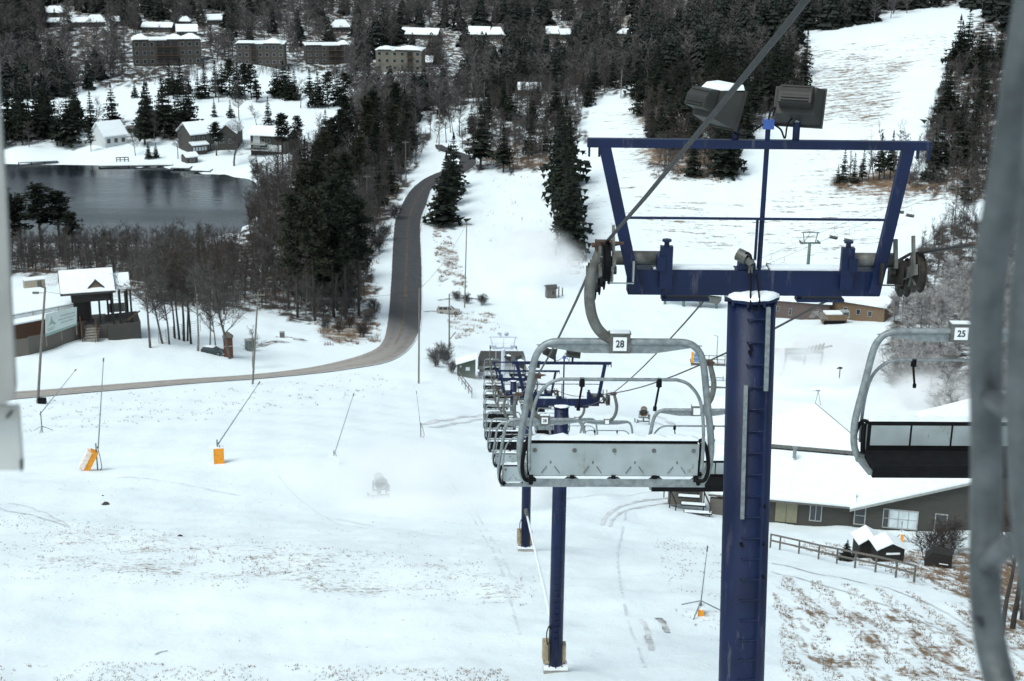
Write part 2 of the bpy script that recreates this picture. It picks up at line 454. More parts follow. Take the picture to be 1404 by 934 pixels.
# ------------------------------------------------------------------ the ground: one sheet to beyond the hills
ZONES = [  # outline in the photograph, strength of bare grass showing through the snow
    ([(0,690),(300,735),(660,765),(745,785),(735,835),(400,815),(0,795)], 0.47),
    ([(0,650),(500,690),(740,700),(740,850),(0,860)], 0.22),
    ([(0,905),(700,920),(700,960),(-100,960),(-100,905)], 0.42), ([(-100,820),(200,850),(160,905),(-100,905)], 0.26),
    ([(1056,740),(1260,795),(1420,850),(1420,760),(1290,755),(1100,740)], 0.62),
    ([(1056,790),(1250,815),(1420,870),(1500,1000),(1056,960)], 0.60),
    ([(880,720),(1000,740),(1000,900),(930,860)], 0.36),
    ([(590,305),(612,310),(645,400),(600,395)], 0.80), ([(600,425),(680,425),(690,455),(620,470)], 0.55), ([(505,440),(530,300),(555,262),(548,250),(500,300),(480,440)], 0.5),
    ([(1110,90),(1260,90),(1250,180),(1110,185)], 0.66), ([(1040,60),(1330,20),(1300,100),(1110,90)], 0.55), ([(880,255),(1310,255),(1200,380),(880,350)], 0.56), ([(1100,190),(1240,190),(1240,255),(1040,255)],0.52),
    ([(640,235),(760,245),(800,380),(640,400)], 0.46), ([(800,140),(880,140),(890,240),(880,340),(790,340)], 0.5),
    ([(0,550),(330,530),(520,500),(560,540),(300,580),(0,600)], 0.34), ([(560,480),(660,440),(650,530),(580,540)], 0.42),
    ([(740,330),(800,340),(810,380),(740,380)], 0.6), ([(880,215),(940,245),(1000,248),(1010,200),(870,150)], 0.75), ([(1130,235),(1320,240),(1320,262),(1130,262)], 0.75),
    ([(420,440),(520,420),(520,475),(440,475)], 0.75), ([(330,255),(520,200),(600,180),(560,250),(500,420),(330,430)], 0.62),
    ([(0,260),(330,330),(330,440),(180,420),(0,380)], 0.62), ([(800,0),(1110,0),(1110,120),(900,215),(860,130)], 0.6), ([(1290,60),(1500,0),(1500,300),(1290,280)], 0.6),
    ([(0,-400),(1404,-400),(1000,20),(700,110),(560,80),(300,70),(0,90)], 0.58), ([(640,235),(760,240),(760,180),(640,190)], 0.7),
    ([(1180,400),(1500,300),(1500,640),(1240,600)], 0.5), ([(1290,760),(1500,760),(1500,900),(1330,870)], 0.68),
]
WOODS = [[(335,255),(520,195),(590,178),(560,245),(540,280),(515,320),(505,430),(430,438),(345,425),(325,345)], [(-200,348),(330,338),(340,425),(200,410),(100,372),(-200,382)],
         [(640,235),(752,234),(795,190),(805,140),(850,128),(800,80),(640,150)], [(870,140),(890,205),(910,238),(1000,245),(1018,205),(1100,125),(1112,60),(1090,20),(850,40)],
         [(1250,262),(1300,95),(1335,25),(1600,-60),(1600,300),(1330,276)], [(1090,42),(1325,2),(1400,-300),(1080,-300)], [(1215,460),(1262,340),(1300,300),(1600,320),(1600,640),(1245,575)],
         [(-200,-300),(1100,-300),(1100,20),(860,118),(700,125),(600,165),(485,160),(470,100),(300,90),(110,126),(-200,150)], [(-200,172),(265,168),(265,190),(-200,200)], [(1135,240),(1260,236),(1260,256),(1135,256)]]
def build_terrain():
    ys = np.concatenate([np.linspace(-260, 0, 14), np.linspace(6, 40, 16), 42 * 1.0095 ** np.arange(0, 352), np.linspace(1220, 2600, 24)])
    us = np.linspace(-1, 1, 361)
    us = us * (0.55 + 0.45 * np.abs(us))
    half = np.where(ys < 40, 60 + np.abs(ys) * 0.8, 36 + ys * 0.62)
    half = np.where(ys > 1200, 36 + ys * 0.9, half)
    X = us[None, :] * half[:, None]
    Y = np.repeat(ys[:, None], len(us), 1)
    Z = tz(X, Y)
    X = X.ravel(); Y = Y.ravel(); Z = Z.ravel()
    px, py, w = project(np.stack([X, Y, Z], 1))
    g = np.zeros(len(X))
    jx = 11*np.sin(X*.31+Y*.17)+9*np.sin(X*.73-Y*.29+1)+8*np.sin(X*1.9+Y*1.3)+10*np.sin(X*.05-Y*.061)
    jy = 5*np.sin(X*.27-Y*.21+2)+4*np.sin(X*.81+Y*.33)+4*np.sin(X*1.7-Y*1.1)+6*np.sin(X*.045+Y*.05)
    for poly, k in ZONES:
        g = np.where(inpoly(px + jx, py + jy, poly) & (Y > 30), np.maximum(g, k) + 0.08 * (g > 0), g)
    n0, n1 = len(ys), len(us)
    g2 = g.reshape(n0, n1)
    for _ in range(8):   # soften zone borders
        g2[1:-1, 1:-1] = (g2[1:-1, 1:-1] * 2 + g2[:-2, 1:-1] + g2[2:, 1:-1] + g2[1:-1, :-2] + g2[1:-1, 2:]) / 6
    lit = np.zeros(len(X))
    for poly in WOODS: lit = np.maximum(lit, inpoly(px + jx*.5, py + jy*.5, poly) & (Y > 200))
    fur = (inpoly(px, py, [(1000,745),(1500,760),(1500,1000),(1000,1000)]) & (Y < 130)).astype(float)
    fur = np.maximum(fur, inpoly(px, py, [(630,230),(765,240),(812,400),(630,410)]) & (Y > 250))
    fur2 = (inpoly(px, py, [(780,60),(1420,0),(1420,390),(780,400)]) & (Y > 250)).astype(float)
    i, j = np.meshgrid(np.arange(n0 - 1), np.arange(n1 - 1), indexing='ij')
    a = (i * n1 + j).ravel()
    f = np.stack([a, a + 1, a + n1 + 1, a + n1], 1)
    m = bpy.data.materials.new('snowy_ground'); m.use_nodes = True
    n = m.node_tree; L = n.links.new; N = n.nodes.new
    b = n.nodes['Principled BSDF']; b.inputs['Roughness'].default_value = 0.7; b.inputs['Specular IOR Level'].default_value = 0.15
    tc = N('ShaderNodeTexCoord')
    def noise(scale, detail, st=(1,1,1), rz=0.0, ro=0.6):
        mp = N('ShaderNodeMapping'); mp.inputs['Scale'].default_value = st; mp.inputs['Rotation'].default_value = (0, 0, rz)
        L(tc.outputs['Object'], mp.inputs['Vector'])
        z = N('ShaderNodeTexNoise'); z.inputs['Scale'].default_value = scale; z.inputs['Detail'].default_value = detail; z.inputs['Roughness'].default_value = ro
        L(mp.outputs[0], z.inputs['Vector']); return z.outputs['Fac']
    def math_(op, x, y, cl=False):
        q = N('ShaderNodeMath'); q.operation = op; q.use_clamp = cl
        for k, t in enumerate((x, y)):
            if isinstance(t, (int, float)): q.inputs[k].default_value = t
            else: L(t, q.inputs[k])
        return q.outputs[0]
    def attr(nm):
        q = N('ShaderNodeAttribute'); q.attribute_name = nm; return q.outputs['Fac']
    def mixf(fac, x, y):
        q = N('ShaderNodeMix'); L(fac, q.inputs[0]); L(x, q.inputs[2]); L(y, q.inputs[3]); return q.outputs[0]
    iso = math_('ADD', math_('MULTIPLY', noise(3.2, 7, (0.75, 1, 1), R(20), 0.8), 0.62), math_('MULTIPLY', noise(0.35, 5, (.6, 1, 1), 0, .7), 0.38))
    furn = math_('ADD', math_('MULTIPLY', noise(1.0, 6, (1.25, 0.13, 1), R(6), 0.7), 0.65), math_('MULTIPLY', noise(1.6, 6, (1, 1, 1), 0, 0.75), 0.35))
    hil = math_('ADD', math_('MULTIPLY', noise(0.55, 6, (0.13, 1.4, 1), R(-28), 0.7), 0.6), math_('MULTIPLY', noise(0.5, 7, (1, 1, 1), 0, 0.7), 0.4))
    pat = mixf(attr('furrow'), iso, furn)
    pat = mixf(attr('hill'), pat, hil)
    cov = math_('SUBTRACT', math_('ADD', math_('MULTIPLY', attr('grass'), 0.50), pat), 0.80)   # >0 where grass shows
    fac = math_('MULTIPLY', cov, 11.0, True)
    fac = math_('MULTIPLY', fac, math_('GREATER_THAN', attr('grass'), 0.05))
    colr = N('ShaderNodeMix'); colr.data_type = 'RGBA'
    L(noise(0.35, 6), colr.inputs[0])
    colr.inputs[6].default_value = (0.10, 0.064, 0.046, 1); colr.inputs[7].default_value = (0.29, 0.20, 0.125, 1)
    snowc = N('ShaderNodeMix'); snowc.data_type = 'RGBA'
    L(noise(0.06, 5), snowc.inputs[0])
    snowc.inputs[6].default_value = (0.74, 0.815, 0.84, 1); snowc.inputs[7].default_value = (0.82, 0.88, 0.895, 1)
    # leaf litter and brush showing dark through the thin snow of the woods
    lfac = math_('MULTIPLY', math_('MULTIPLY', math_('SUBTRACT', noise(0.32, 6, (1, .7, 1), 0, .7), 0.40), 9.0, True), attr('litter'))
    lmx = N('ShaderNodeMix'); lmx.data_type = 'RGBA'; L(lfac, lmx.inputs[0]); L(snowc.outputs[2], lmx.inputs[6]); lmx.inputs[7].default_value = (0.062, 0.052, 0.046, 1)
    snowc = lmx
    mx = N('ShaderNodeMix'); mx.data_type = 'RGBA'
    L(fac, mx.inputs[0]); L(snowc.outputs[2], mx.inputs[6]); L(colr.outputs[2], mx.inputs[7])
    L(mx.outputs[2], b.inputs['Base Color'])
    bp = N('ShaderNodeBump'); bp.inputs['Strength'].default_value = 0.6; bp.inputs['Distance'].default_value = 0.25
    h = math_('ADD', math_('MULTIPLY', noise(0.5, 6, (1, 0.6, 1)), 1.0), math_('MULTIPLY', pat, 0.5))
    L(h, bp.inputs['Height']); L(bp.outputs[0], b.inputs['Normal'])
    o = raw('snowy_ground', np.stack([X, Y, Z], 1), f, m, smooth=True)
    for nm, arr in (('grass', g2.ravel()), ('furrow', fur), ('hill', fur2), ('litter', lit.astype(float))):
        at = o.data.attributes.new(nm, 'FLOAT', 'POINT'); at.data.foreach_set('value', np.ascontiguousarray(arr, np.float32))
    return tag(o, 'snow covered slope and valley with brown grass showing through', None, kind='structure')
build_terrain()

def ribbon(name, Lpts, Rpts, m, dz=0.06, nx=6, sub=6, kind='structure'):
    """strip laid over the ground between two edge lines (places)"""
    A, B = spline(Lpts, sub), spline(Rpts, sub)
    v = []
    for a, b in zip(A, B):
        for k in range(nx + 1):
            t = k / nx; v.append((a.x + (b.x - a.x) * t, a.y + (b.y - a.y) * t))
    v = np.array(v); z = tz(v[:, 0], v[:, 1]) + dz
    n = nx + 1
    f = [(i*n + k, i*n + k + 1, (i+1)*n + k + 1, (i+1)*n + k) for i in range(len(A) - 1) for k in range(nx)]
    o = raw(name, np.column_stack([v, z]), f, m, smooth=True)
    uv = o.data.uv_layers.new(name='UVMap')
    li = np.empty(len(o.data.loops), np.int32); o.data.loops.foreach_get('vertex_index', li)
    dist = np.concatenate([[0], np.cumsum([(A[i+1] - A[i]).length for i in range(len(A) - 1)])])
    uv.data.foreach_set('uv', np.column_stack([(li % n) / nx, dist[li // n] / dist[-1]]).astype(np.float32).ravel())
    return tag(o, kind=kind)

# the road: from the left edge, round the bend and down the valley
e_far = E_FAR
e_near = E_NEAR
def road_mat():
    m = bpy.data.materials.new('asphalt'); m.use_nodes = True
    n = m.node_tree; L = n.links.new; N = n.nodes.new
    b = n.nodes['Principled BSDF']; b.inputs['Roughness'].default_value = 0.75
    uv = N('ShaderNodeUVMap'); sp = N('ShaderNodeSeparateXYZ'); L(uv.outputs[0], sp.inputs[0])
    tc = N('ShaderNodeTexCoord')
    nz = N('ShaderNodeTexNoise'); nz.inputs['Scale'].default_value = 0.9; nz.inputs['Detail'].default_value = 6
    L(tc.outputs['Object'], nz.inputs['Vector'])
    def ramp(src, els):
        r = N('ShaderNodeValToRGB'); L(src, r.inputs[0])
        while len(r.color_ramp.elements) < len(els): r.color_ramp.elements.new(0.5)
        for e, (p, c) in zip(r.color_ramp.elements, els): e.position = p; e.color = (c, c, c, 1) if isinstance(c, float) else (*c, 1)
        return r.outputs[0]
    base = ramp(nz.outputs['Fac'], [(0.35, (0.022, 0.024, 0.028)), (0.7, (0.036, 0.038, 0.043))])
    # salt, sand and frozen slush on the upper stretch and the bend
    dust = ramp(sp.outputs['Y'], [(0.0, 0.85), (0.22, 0.85), (0.31, 0.45), (0.40, 0.04)])
    trk = ramp(sp.outputs['X'], [(0.0, 1.0), (0.09, 0.55), (0.25, 0.28), (0.42, 0.62), (0.5, 0.72), (0.58, 0.62), (0.75, 0.28), (0.91, 0.55), (1.0, 1.0)])
    a = N('ShaderNodeMath'); a.operation = 'MULTIPLY'; L(dust, a.inputs[0])
    a2 = N('ShaderNodeMath'); a2.operation = 'ADD'; a2.use_clamp = True; L(trk, a2.inputs[0]); L(nz.outputs['Fac'], a2.inputs[1]); L(a2.outputs[0], a.inputs[1])
    mx = N('ShaderNodeMix'); mx.data_type = 'RGBA'; L(a.outputs[0], mx.inputs[0]); L(base, mx.inputs[6]); mx.inputs[7].default_value = (0.40, 0.36, 0.32, 1)
    # ragged snowy edges
    edge = ramp(sp.outputs['X'], [(0.0, 1.0), (0.05, 0.0), (0.95, 0.0), (1.0, 1.0)])
    e2 = N('ShaderNodeMath'); e2.operation = 'MULTIPLY'; L(edge, e2.inputs[0]); L(nz.outputs['Fac'], e2.inputs[1])
    e3 = N('ShaderNodeMath'); e3.operation = 'GREATER_THAN'; L(e2.outputs[0], e3.inputs[0]); e3.inputs[1].default_value = 0.28
    m2 = N('ShaderNodeMix'); m2.data_type = 'RGBA'; L(e3.outputs[0], m2.inputs[0]); L(mx.outputs[2], m2.inputs[6]); m2.inputs[7].default_value = (0.75, 0.78, 0.80, 1)
    L(m2.outputs[2], b.inputs['Base Color'])
    return m
ribbon('road', [ground(*p) for p in e_far], [ground(*p) for p in e_near], road_mat(), 0.14, 10, 8)
# worn double centre line, its own painted strip above the asphalt
_cf = [ground(*p) for p in e_far]; _cn = [ground(*p) for p in e_near]
M['line'] = mat('worn_yellow_road_paint', (0.20, 0.125, 0.045), 0.8, col2=(0.04, 0.038, 0.036), scale=0.8, amount=0.50)
def lerp(a, b, t): return a + (b - a) * t
for t in (0.475, 0.52):
    ribbon('road_marking', [lerp(a, b, t - .008) for a, b in list(zip(_cf, _cn))[7:17]], [lerp(a, b, t + .008) for a, b in list(zip(_cf, _cn))[7:17]], M['line'], 0.15, 1, 8)

# packed side tracks, ruts and bare ground
def track(pts, w, m, name='snow_rut', dz=0.035):
    P = spline([ground(*p) for p in pts], 4)
    Lp, Rp = [], []
    for i, p in enumerate(P):
        t = (P[min(i+1, len(P)-1)] - P[max(i-1, 0)]); t.z = 0; t.normalize()
        s = Vector((-t.y, t.x, 0)) * w / 2 * random.uniform(0.7, 1.2)
        Lp.append(p + s); Rp.append(p - s)
    return ribbon(name, Lp, Rp, m, dz, 2, 2)
for pts, w, k in (
    ([(1058,772),(1140,790),(1240,815),(1330,860),(1404,905)], 0.20, 'rut'), ([(1058,784),(1140,806),(1230,836),(1320,880),(1380,934)], 0.16, 'rut'),
    ([(878,850),(886,862),(890,878),(893,892)], 0.28, 'rut'), ([(902,848),(910,856),(915,868)], 0.34, 'rut_dark'),
    ([(887,872),(891,882)], 0.30, 'rut_dark'),
    ([(826,720),(832,708),(850,695),(890,685),(930,679)], 0.35, 'rut'),
    ([(836,722),(846,707),(870,697),(920,690)], 0.3, 'rut'), ([(580,582),(620,575),(662,568)], 0.9, 'rut'), ([(590,586),(630,580),(668,574)], 0.7, 'rut'),
    ([(0,697),(30,704),(60,712),(95,724)], 0.14, 'rut'), ([(10,690),(50,700),(95,722)], 0.12, 'rut'),
    ([(460,712),(490,718),(512,722)], 0.12, 'rut'), ([(730,685),(800,682),(880,676),(935,672)], 0.09, 'rut'),
    ([(898,570),(912,576),(922,582)], 0.9, 'rut'), ([(895,578),(910,584)], 0.6, 'rut'),
    ([(213,898),(222,894),(230,893)], 0.10, 'rut_dark'),
    ([(566,612),(600,648),(648,710),(690,790),(712,870)], .13, 'rut_faint'), ([(572,611),(608,648),(657,710),(700,790)], .13, 'rut_faint'),
    ([(858,700),(846,760),(856,830),(884,915)], .14, 'rut_faint'), ([(380,650),(430,700),(500,725),(600,735)], .12, 'rut_faint'), 
     ([(160,655),(240,662),(330,680)], .10, 'rut_faint'),
    ([(600,412),(640,409),(664,412)], 1.0, 'rut_dark'), ([(582,428),(596,427),(620,432)], 0.9, 'rut_dark'),
    ([(355,475),(380,468),(395,470)], 1.6, 'rut_dark'), ([(378,462),(400,464),(420,468)], 1.4, 'rut_dark')):
    track(pts, w, M[k])

# the lake
def lake_mat():
    m = mat('lake_water', (0.012, 0.016, 0.02), 0.10, var=0.2, scale=0.02, spec=0.55)
    n = m.node_tree; b = n.nodes['Principled BSDF']; L = n.links.new
    tc = n.nodes.new('ShaderNodeTexCoord'); mp = n.nodes.new('ShaderNodeMapping'); mp.inputs['Scale'].default_value = (0.25, 1.0, 1)
    L(tc.outputs['Object'], mp.inputs[0])
    nz = n.nodes.new('ShaderNodeTexNoise'); nz.inputs['Scale'].default_value = 0.8; nz.inputs['Detail'].default_value = 4
    L(mp.outputs[0], nz.inputs['Vector'])
    bp = n.nodes.new('ShaderNodeBump'); bp.inputs['Strength'].default_value = 0.22; bp.inputs['Distance'].default_value = 0.3
    L(nz.outputs['Fac'], bp.inputs['Height']); L(bp.outputs[0], b.inputs['Normal'])
    n2 = n.nodes.new('ShaderNodeTexNoise'); n2.inputs['Scale'].default_value = 0.035; n2.inputs['Detail'].default_value = 3
    L(mp.outputs[0], n2.inputs['Vector'])
    r = n.nodes.new('ShaderNodeMapRange'); r.inputs[1].default_value = 0.35; r.inputs[2].default_value = 0.65; r.inputs[3].default_value = 0.05; r.inputs[4].default_value = 0.32
    L(n2.outputs['Fac'], r.inputs[0]); L(r.outputs[0], b.inputs['Roughness'])
    return m
_lx = np.linspace(-420, -66, 40); _ly = np.linspace(352, 458, 20)
_v = [(x, y, LAKE) for y in _ly for x in _lx]
_f = [(j*40 + i, j*40 + i + 1, (j+1)*40 + i + 1, (j+1)*40 + i) for j in range(19) for i in range(39)]
tag(raw('lake_water', _v, _f, lake_mat()), kind='structure')

# ================================================================== the chairlift
LINE_ROT = math.atan2(0.024, 1)          # the line runs a little to the left of straight ahead
TOWERS = []
def floodlight(parent, post_x, post_z, cx, cz, yaw, tilt, m_body, snow=True, big=1.0):
    """lamp head on a short post; sub-parts housing, rear box, lens, snow"""
    lp = MB().cyl((post_x, 0, post_z), (post_x, 0, post_z + 0.20), 0.042, n=10).build('lamp_post', M['blue'] if m_body is M['lamp_body'] else m_body, parent)
    g = MB()
    g.cyl((post_x, 0, post_z + 0.20), (post_x, 0, post_z + 0.38), 0.034, n=10)
    g.bar((post_x, 0, post_z + 0.36), (cx, 0, cz - 0.16), 0.05, 0.08)
    g.build('swivel_bracket', M['galv'], lp)
    Q = Matrix.Rotation(yaw, 4, 'Z') @ Matrix.Rotation(-tilt, 4, 'X')
    T = Matrix.Translation((cx, 0, cz)) @ Q
    b = MB()
    w0, h0, w1, h1, l = 0.21, 0.16, 0.275, 0.215, 0.27
    pts = [(-w0,-0.1,-h0),(w0,-0.1,-h0),(w0,-0.1,h0),(-w0,-0.1,h0),(-w1,l-0.1,-h1),(w1,l-0.1,-h1),(w1,l-0.1,h1),(-w1,l-0.1,h1)]
    b.add(pts, [(0,1,2,3),(7,6,5,4),(0,4,5,1),(1,5,6,2),(2,6,7,3),(3,7,4,0)])
    b.box((0, l - 0.085, 0), (2*w1 + 0.035, 0.03, 2*h1 + 0.035))
    b.v = [tuple(T @ Vector(p)) for p in b.v]
    h = b.build('lamp_head', m_body, parent)
    r = MB().prism([(-0.18,-0.10,-0.10),(-0.18,-0.10,0.16),(-0.18,-0.22,0.14),(-0.18,-0.27,0.05),(-0.18,-0.27,-0.07)], (0.36,0,0))
    for k in range(6):
        r.box((0, -0.245 + 0.005*k - max(0, 4-k)*0.007, -0.05 + k * 0.034), (0.31, 0.05, 0.009))
    for s_ in (-1, 1):
        for k in range(5): r.box((s_*0.183, -0.17, -0.05 + k*0.036), (0.012, 0.12, 0.009))
    r.v = [tuple(T @ Vector(p)) for p in r.v]; r.build('ballast_box', m_body, h)
    q = MB().box((0, l - 0.062, 0), (2*w1 - 0.04, 0.012, 2*h1 - 0.04)); q.v = [tuple(T @ Vector(p)) for p in q.v]; q.build('lens', M['lens'], h)
    if snow:
        s = MB().add([(-w0*.9,-0.09,h0+.005),(w0*.95,-0.09,h0+.005),(w1*.96,l-0.10,h1+.02),(-w1*.95,l-0.10,h1+.02),(-w0*.8,-0.05,h0+.075),(w0*.85,-0.05,h0+.075),(w1*.88,l-0.12,h1+.075),(-w1*.85,l-0.12,h1+.075)],
                     [(0,1,2,3),(4,5,6,7),(0,4,5,1),(1,5,6,2),(2,6,7,3),(3,7,4,0)])
        s.v = [tuple(T @ Vector(p)) for p in s.v]; s.build('snow_cap', M['snow'], h)
    return h

def tower(label, O, slope_in, slope_out, paint, base, detail=2, lean=0.0):
    """lift tower: origin at the top of its tube"""
    O = Vector(O)
    t = thing('lift_tower', label, 'lift tower', O, LINE_ROT, 'towers of the blue chairlift')
    gz = tz(O.x, O.y) - O.z
    g = lambda mb, nm, m, par=t, sm=False: mb.build(nm, m, par, smooth=sm)
    # tube, flange, snow lid
    tube = MB().cyl((0, 0, gz + 0.25), (0, 0, -0.035), 0.30, 0.285, n=36)
    tube = g(tube, 'tube', paint, sm=True)
    fl = MB().cyl((0, 0, -0.035), (0, 0, 0), 0.325, n=36)
    for k in range(10):
        a = k * 0.628; fl.cyl((0.305*math.cos(a), 0.305*math.sin(a), -0.075), (0.305*math.cos(a), 0.305*math.sin(a), -0.035), 0.022, n=6)
    g(fl, 'flange', paint, tube)
    sc = MB(); n = 28
    ring = [(0.33, 0.0), (0.325, 0.035), (0.26, 0.065), (0.12, 0.075)]
    v = [(r*math.cos(6.2832*k/n)*(1+.02*math.sin(k*3)), r*math.sin(6.2832*k/n), z + 0.003 + .006*math.sin(k*2.1)) for r, z in ring for k in range(n)]
    sc.add(v, [(i*n+k, i*n+(k+1) % n, (i+1)*n+(k+1) % n, (i+1)*n+k) for i in range(3) for k in range(n)] + [tuple(range(3*n, 4*n))])
    g(sc, 'snow_lid', M['snow'], tube, True)
    # cross beam
    bm_ = MB().box((0, 0, 0.17), (2.97, 0.24, 0.30))
    for x in (-1.4, 1.4): bm_.box((x, -0.125, 0.17), (0.18, 0.012, 0.28))
    beam = g(bm_, 'cross_beam', paint)
    g(MB().box((-0.72, 0, 0.334), (0.95, 0.20, 0.022)).box((0.62, 0, 0.336), (0.88, 0.20, 0.026)).box((0.0, 0.02, 0.33), (0.32, 0.16, 0.014)), 'snow_strip', M['snow'], beam)
    if detail > 0:
        [g(MB().box((q*0.80, -0.02, -0.045), (0.56, 0.16, 0.035)).box((q*0.80-0.25, -0.02, -0.01), (0.05, 0.1, 0.05)), 'step_plate', paint, beam) for q in (-1, 1)]
    # lifting frame over the beam: two raked legs and a top bar
    for s in (-1, 1):
        g(MB().bar((s*1.40, -0.17, 0.07), ((1.68 if s > 0 else -1.81), -0.06, 1.76), 0.135, 0.09, (0, 1, 0)), 'frame_leg', paint)
    tb = MB().box((-0.035, -0.05, 1.80), (3.95, 0.10, 0.10)).box((-1.985, -0.05, 1.70), (0.022, 0.05, 0.12)).box((-1.87, -0.05, 1.70), (0.022, 0.05, 0.12)).box((1.925, -0.05, 1.70), (0.03, 0.06, 0.12)).box((1.80, -0.05, 1.70), (0.022, 0.05, 0.1))
    g(tb, 'top_bar', paint)
    g(MB().cyl((-1.60, -0.11, 0.94), (1.60, -0.11, 0.94), 0.016, n=8), 'guard_rail', paint)
    g(MB().cyl((0.055, -0.04, 0.32), (0.055, -0.04, 2.0), 0.030, n=10).cyl((-0.01, -0.10, 0.45), (-0.01, -0.10, 0.94), 0.017, n=8).box((-0.10, -0.06, 0.37), (0.2, 0.12, 0.07)), 'centre_mast', paint)
    if detail > 0:
        jb = g(MB().box((0.055, -0.04, 2.03), (0.12, 0.09, 0.11)), 'junction_box', M['blue_light'] if paint is M['blue'] else paint)
        c = MB()
        c.tube(spline([(0.0,-0.04,2.03),(-0.1,-0.05,1.96),(-0.2,-0.05,1.90),(-0.33,-0.05,1.93),(-0.40,-0.04,2.10)], 5), 0.011, 6)
        c.tube(spline([(0.11,-0.04,2.03),(0.2,-0.05,1.97),(0.255,-0.05,1.87),(0.28,-0.05,2.05),(0.40,-0.03,2.15)], 5), 0.011, 6)
        c.tube(spline([(0.055,-0.04,2.08),(0.07,-0.04,2.17),(0.12,-0.04,2.22),(0.10,-0.04,2.12)], 5), 0.010, 6)
        g(c, 'cable', M['black'], jb)
    lb = M['lamp_body'] if detail > 0 else M['tower_pale']
    floodlight(t, -0.31, 1.85, -0.58, 2.24, R(-62), R(16), lb, detail > 0)
    floodlight(t, 0.39, 1.85, 0.38, 2.27, R(-20), R(24), lb, False)
    # rope guides at both sides: sleeve post, arm, wheels on a rocker
    for s in (-1, 1):
        sp = MB().box((s*1.06, -0.16, 0.37), (0.145, 0.09, 0.5)).cyl((s*1.06, -0.16, 0.62), (s*1.06, -0.16, 0.68), 0.03, n=8).cyl((s*1.06, -0.16, 0.675), (s*1.06, -0.16, 0.70), 0.055, n=8).box((s*1.12, -0.16, 0.42), (0.10, 0.13, 0.17))
        g(sp, 'sleeve_post', paint)
        sa = MB().cyl((s*1.10, -0.02, 0.44), (s*1.66, -0.02, 0.44), 0.085, n=16)
        g(sa, 'sheave_arm', M['galv_dark'] if detail else paint, sm=True)
        cr = MB()
        cr.prism([(s*1.44, -0.30, 0.47), (s*1.44, 0.30, 0.33), (s*1.44, 0.30, 0.06), (s*1.44, -0.30, 0.22)], (s*0.016, 0, 0))
        cr.prism([(s*1.68, -0.30, 0.47), (s*1.68, 0.30, 0.33), (s*1.68, 0.30, 0.06), (s*1.68, -0.30, 0.22)], (s*0.016, 0, 0))
        cr.prism([(s*1.44, -0.31, 0.20), (s*1.70, -0.31, 0.20), (s*1.70, 0.31, 0.04), (s*1.44, 0.31, 0.04)], (0, 0, 0.014))
        g(cr, 'sheave_bracket', (M['sheet'] if s < 0 else M['rust_dark']) if detail else paint)
        sl = (slope_in + slope_out) / 2
        d = Vector((0, 1, sl)).normalized(); nrm = Vector((0, -d.z, d.y))
        rk = MB()
        c0 = Vector((s*1.76, 0, 0.5)) - nrm * 0.23
        q_ = 1.15 if s < 0 else 0.5; rk.bar(c0 - d*q_, c0 + d*q_, 0.04, 0.12)
        rk.cyl((s*1.62, 0, c0.z), (s*1.86, 0, c0.z), 0.05, n=10)
        rk.bar(c0 - d*(q_-.1) + nrm*.05, c0 - d*(q_-.1) + nrm*.40, 0.03, 0.06)
        if s > 0: rk.bar(c0 - d*0.1 + nrm*.05 - Vector((.12,0,0)), c0 - d*0.1 + nrm*.40 - Vector((.12,0,0)), 0.04, 0.06)
        rocker = g(rk, 'rocker_beam', M['galv_dark'])
        for q in ((-0.96, -0.32, 0.32, 0.96) if s < 0 else (-0.27, 0.27)):
            c = Vector((s*1.84, 0, 0.5)) + d*q - nrm*0.24
            w = MB().cyl(c - Vector((0.035, 0, 0)), c + Vector((0.035, 0, 0)), 0.20, n=22)
            w.cyl(c - Vector((0.045, 0, 0)), c - Vector((0.035, 0, 0)), 0.235, n=22).cyl(c + Vector((0.035, 0, 0)), c + Vector((0.045, 0, 0)), 0.235, n=22)
            sh = g(w, 'sheave_wheel', M['black'] if s < 0 else M['rust_dark'])
            h = MB().cyl(c - Vector((0.06, 0, 0)), c + Vector((0.06, 0, 0)), 0.05, n=10)
            for k in range(5):
                a = k * 1.2566; h.bar(c + Vector((-0.05, 0, 0)), c + Vector((-0.05, .19*math.cos(a), .19*math.sin(a))), 0.012, 0.05, (1, 0, 0))
            g(h, 'hub', M['galv_dark'], sh)
    # ladder up the near face of the tube
    ld = MB()
    for k in range(int(-gz / 0.28)):
        z = -0.22 - 0.28 * k
        if z > gz + 1.5: ld.cyl((-0.09, -0.30, z), (0.14, -0.30, z), 0.008, n=6).cyl((-0.09, -0.26, z), (-0.09, -0.30, z), 0.008, n=5)
    ld.bar((0.145, -0.31, -0.05), (0.145, -0.31, gz + 1.0), 0.012, 0.03, (1, 0, 0))
    lad = g(ld, 'ladder', paint)
    if detail > 1:
        r1 = MB().box((0.135, -0.335, -0.58), (0.052, 0.03, 1.03)); r2 = MB().box((-0.105, -0.335, -1.88), (0.046, 0.03, 1.72))
        for k in range(9): r1.box((0.135, -0.352, -0.15 - k*0.11), (0.016, 0.006, 0.016))
        g(r1, 'safety_rail', M['galv'], lad); g(r2, 'safety_rail', M['galv'], lad)
        for x, z in ((-0.08,-0.42),(-0.06,-0.72),(0.12,-2.62),(0.13,-3.36)): pass
        for x, z in ((-0.05,-0.55),(-0.06,-0.62),(0.17,-2.6),(0.17,-3.1),(0.18,-3.55),(-0.1,-3.1)): g(MB().cyl((x, -0.27, z), (x, -0.32, z), 0.022, n=8), 'bolt', M['black'], tube)
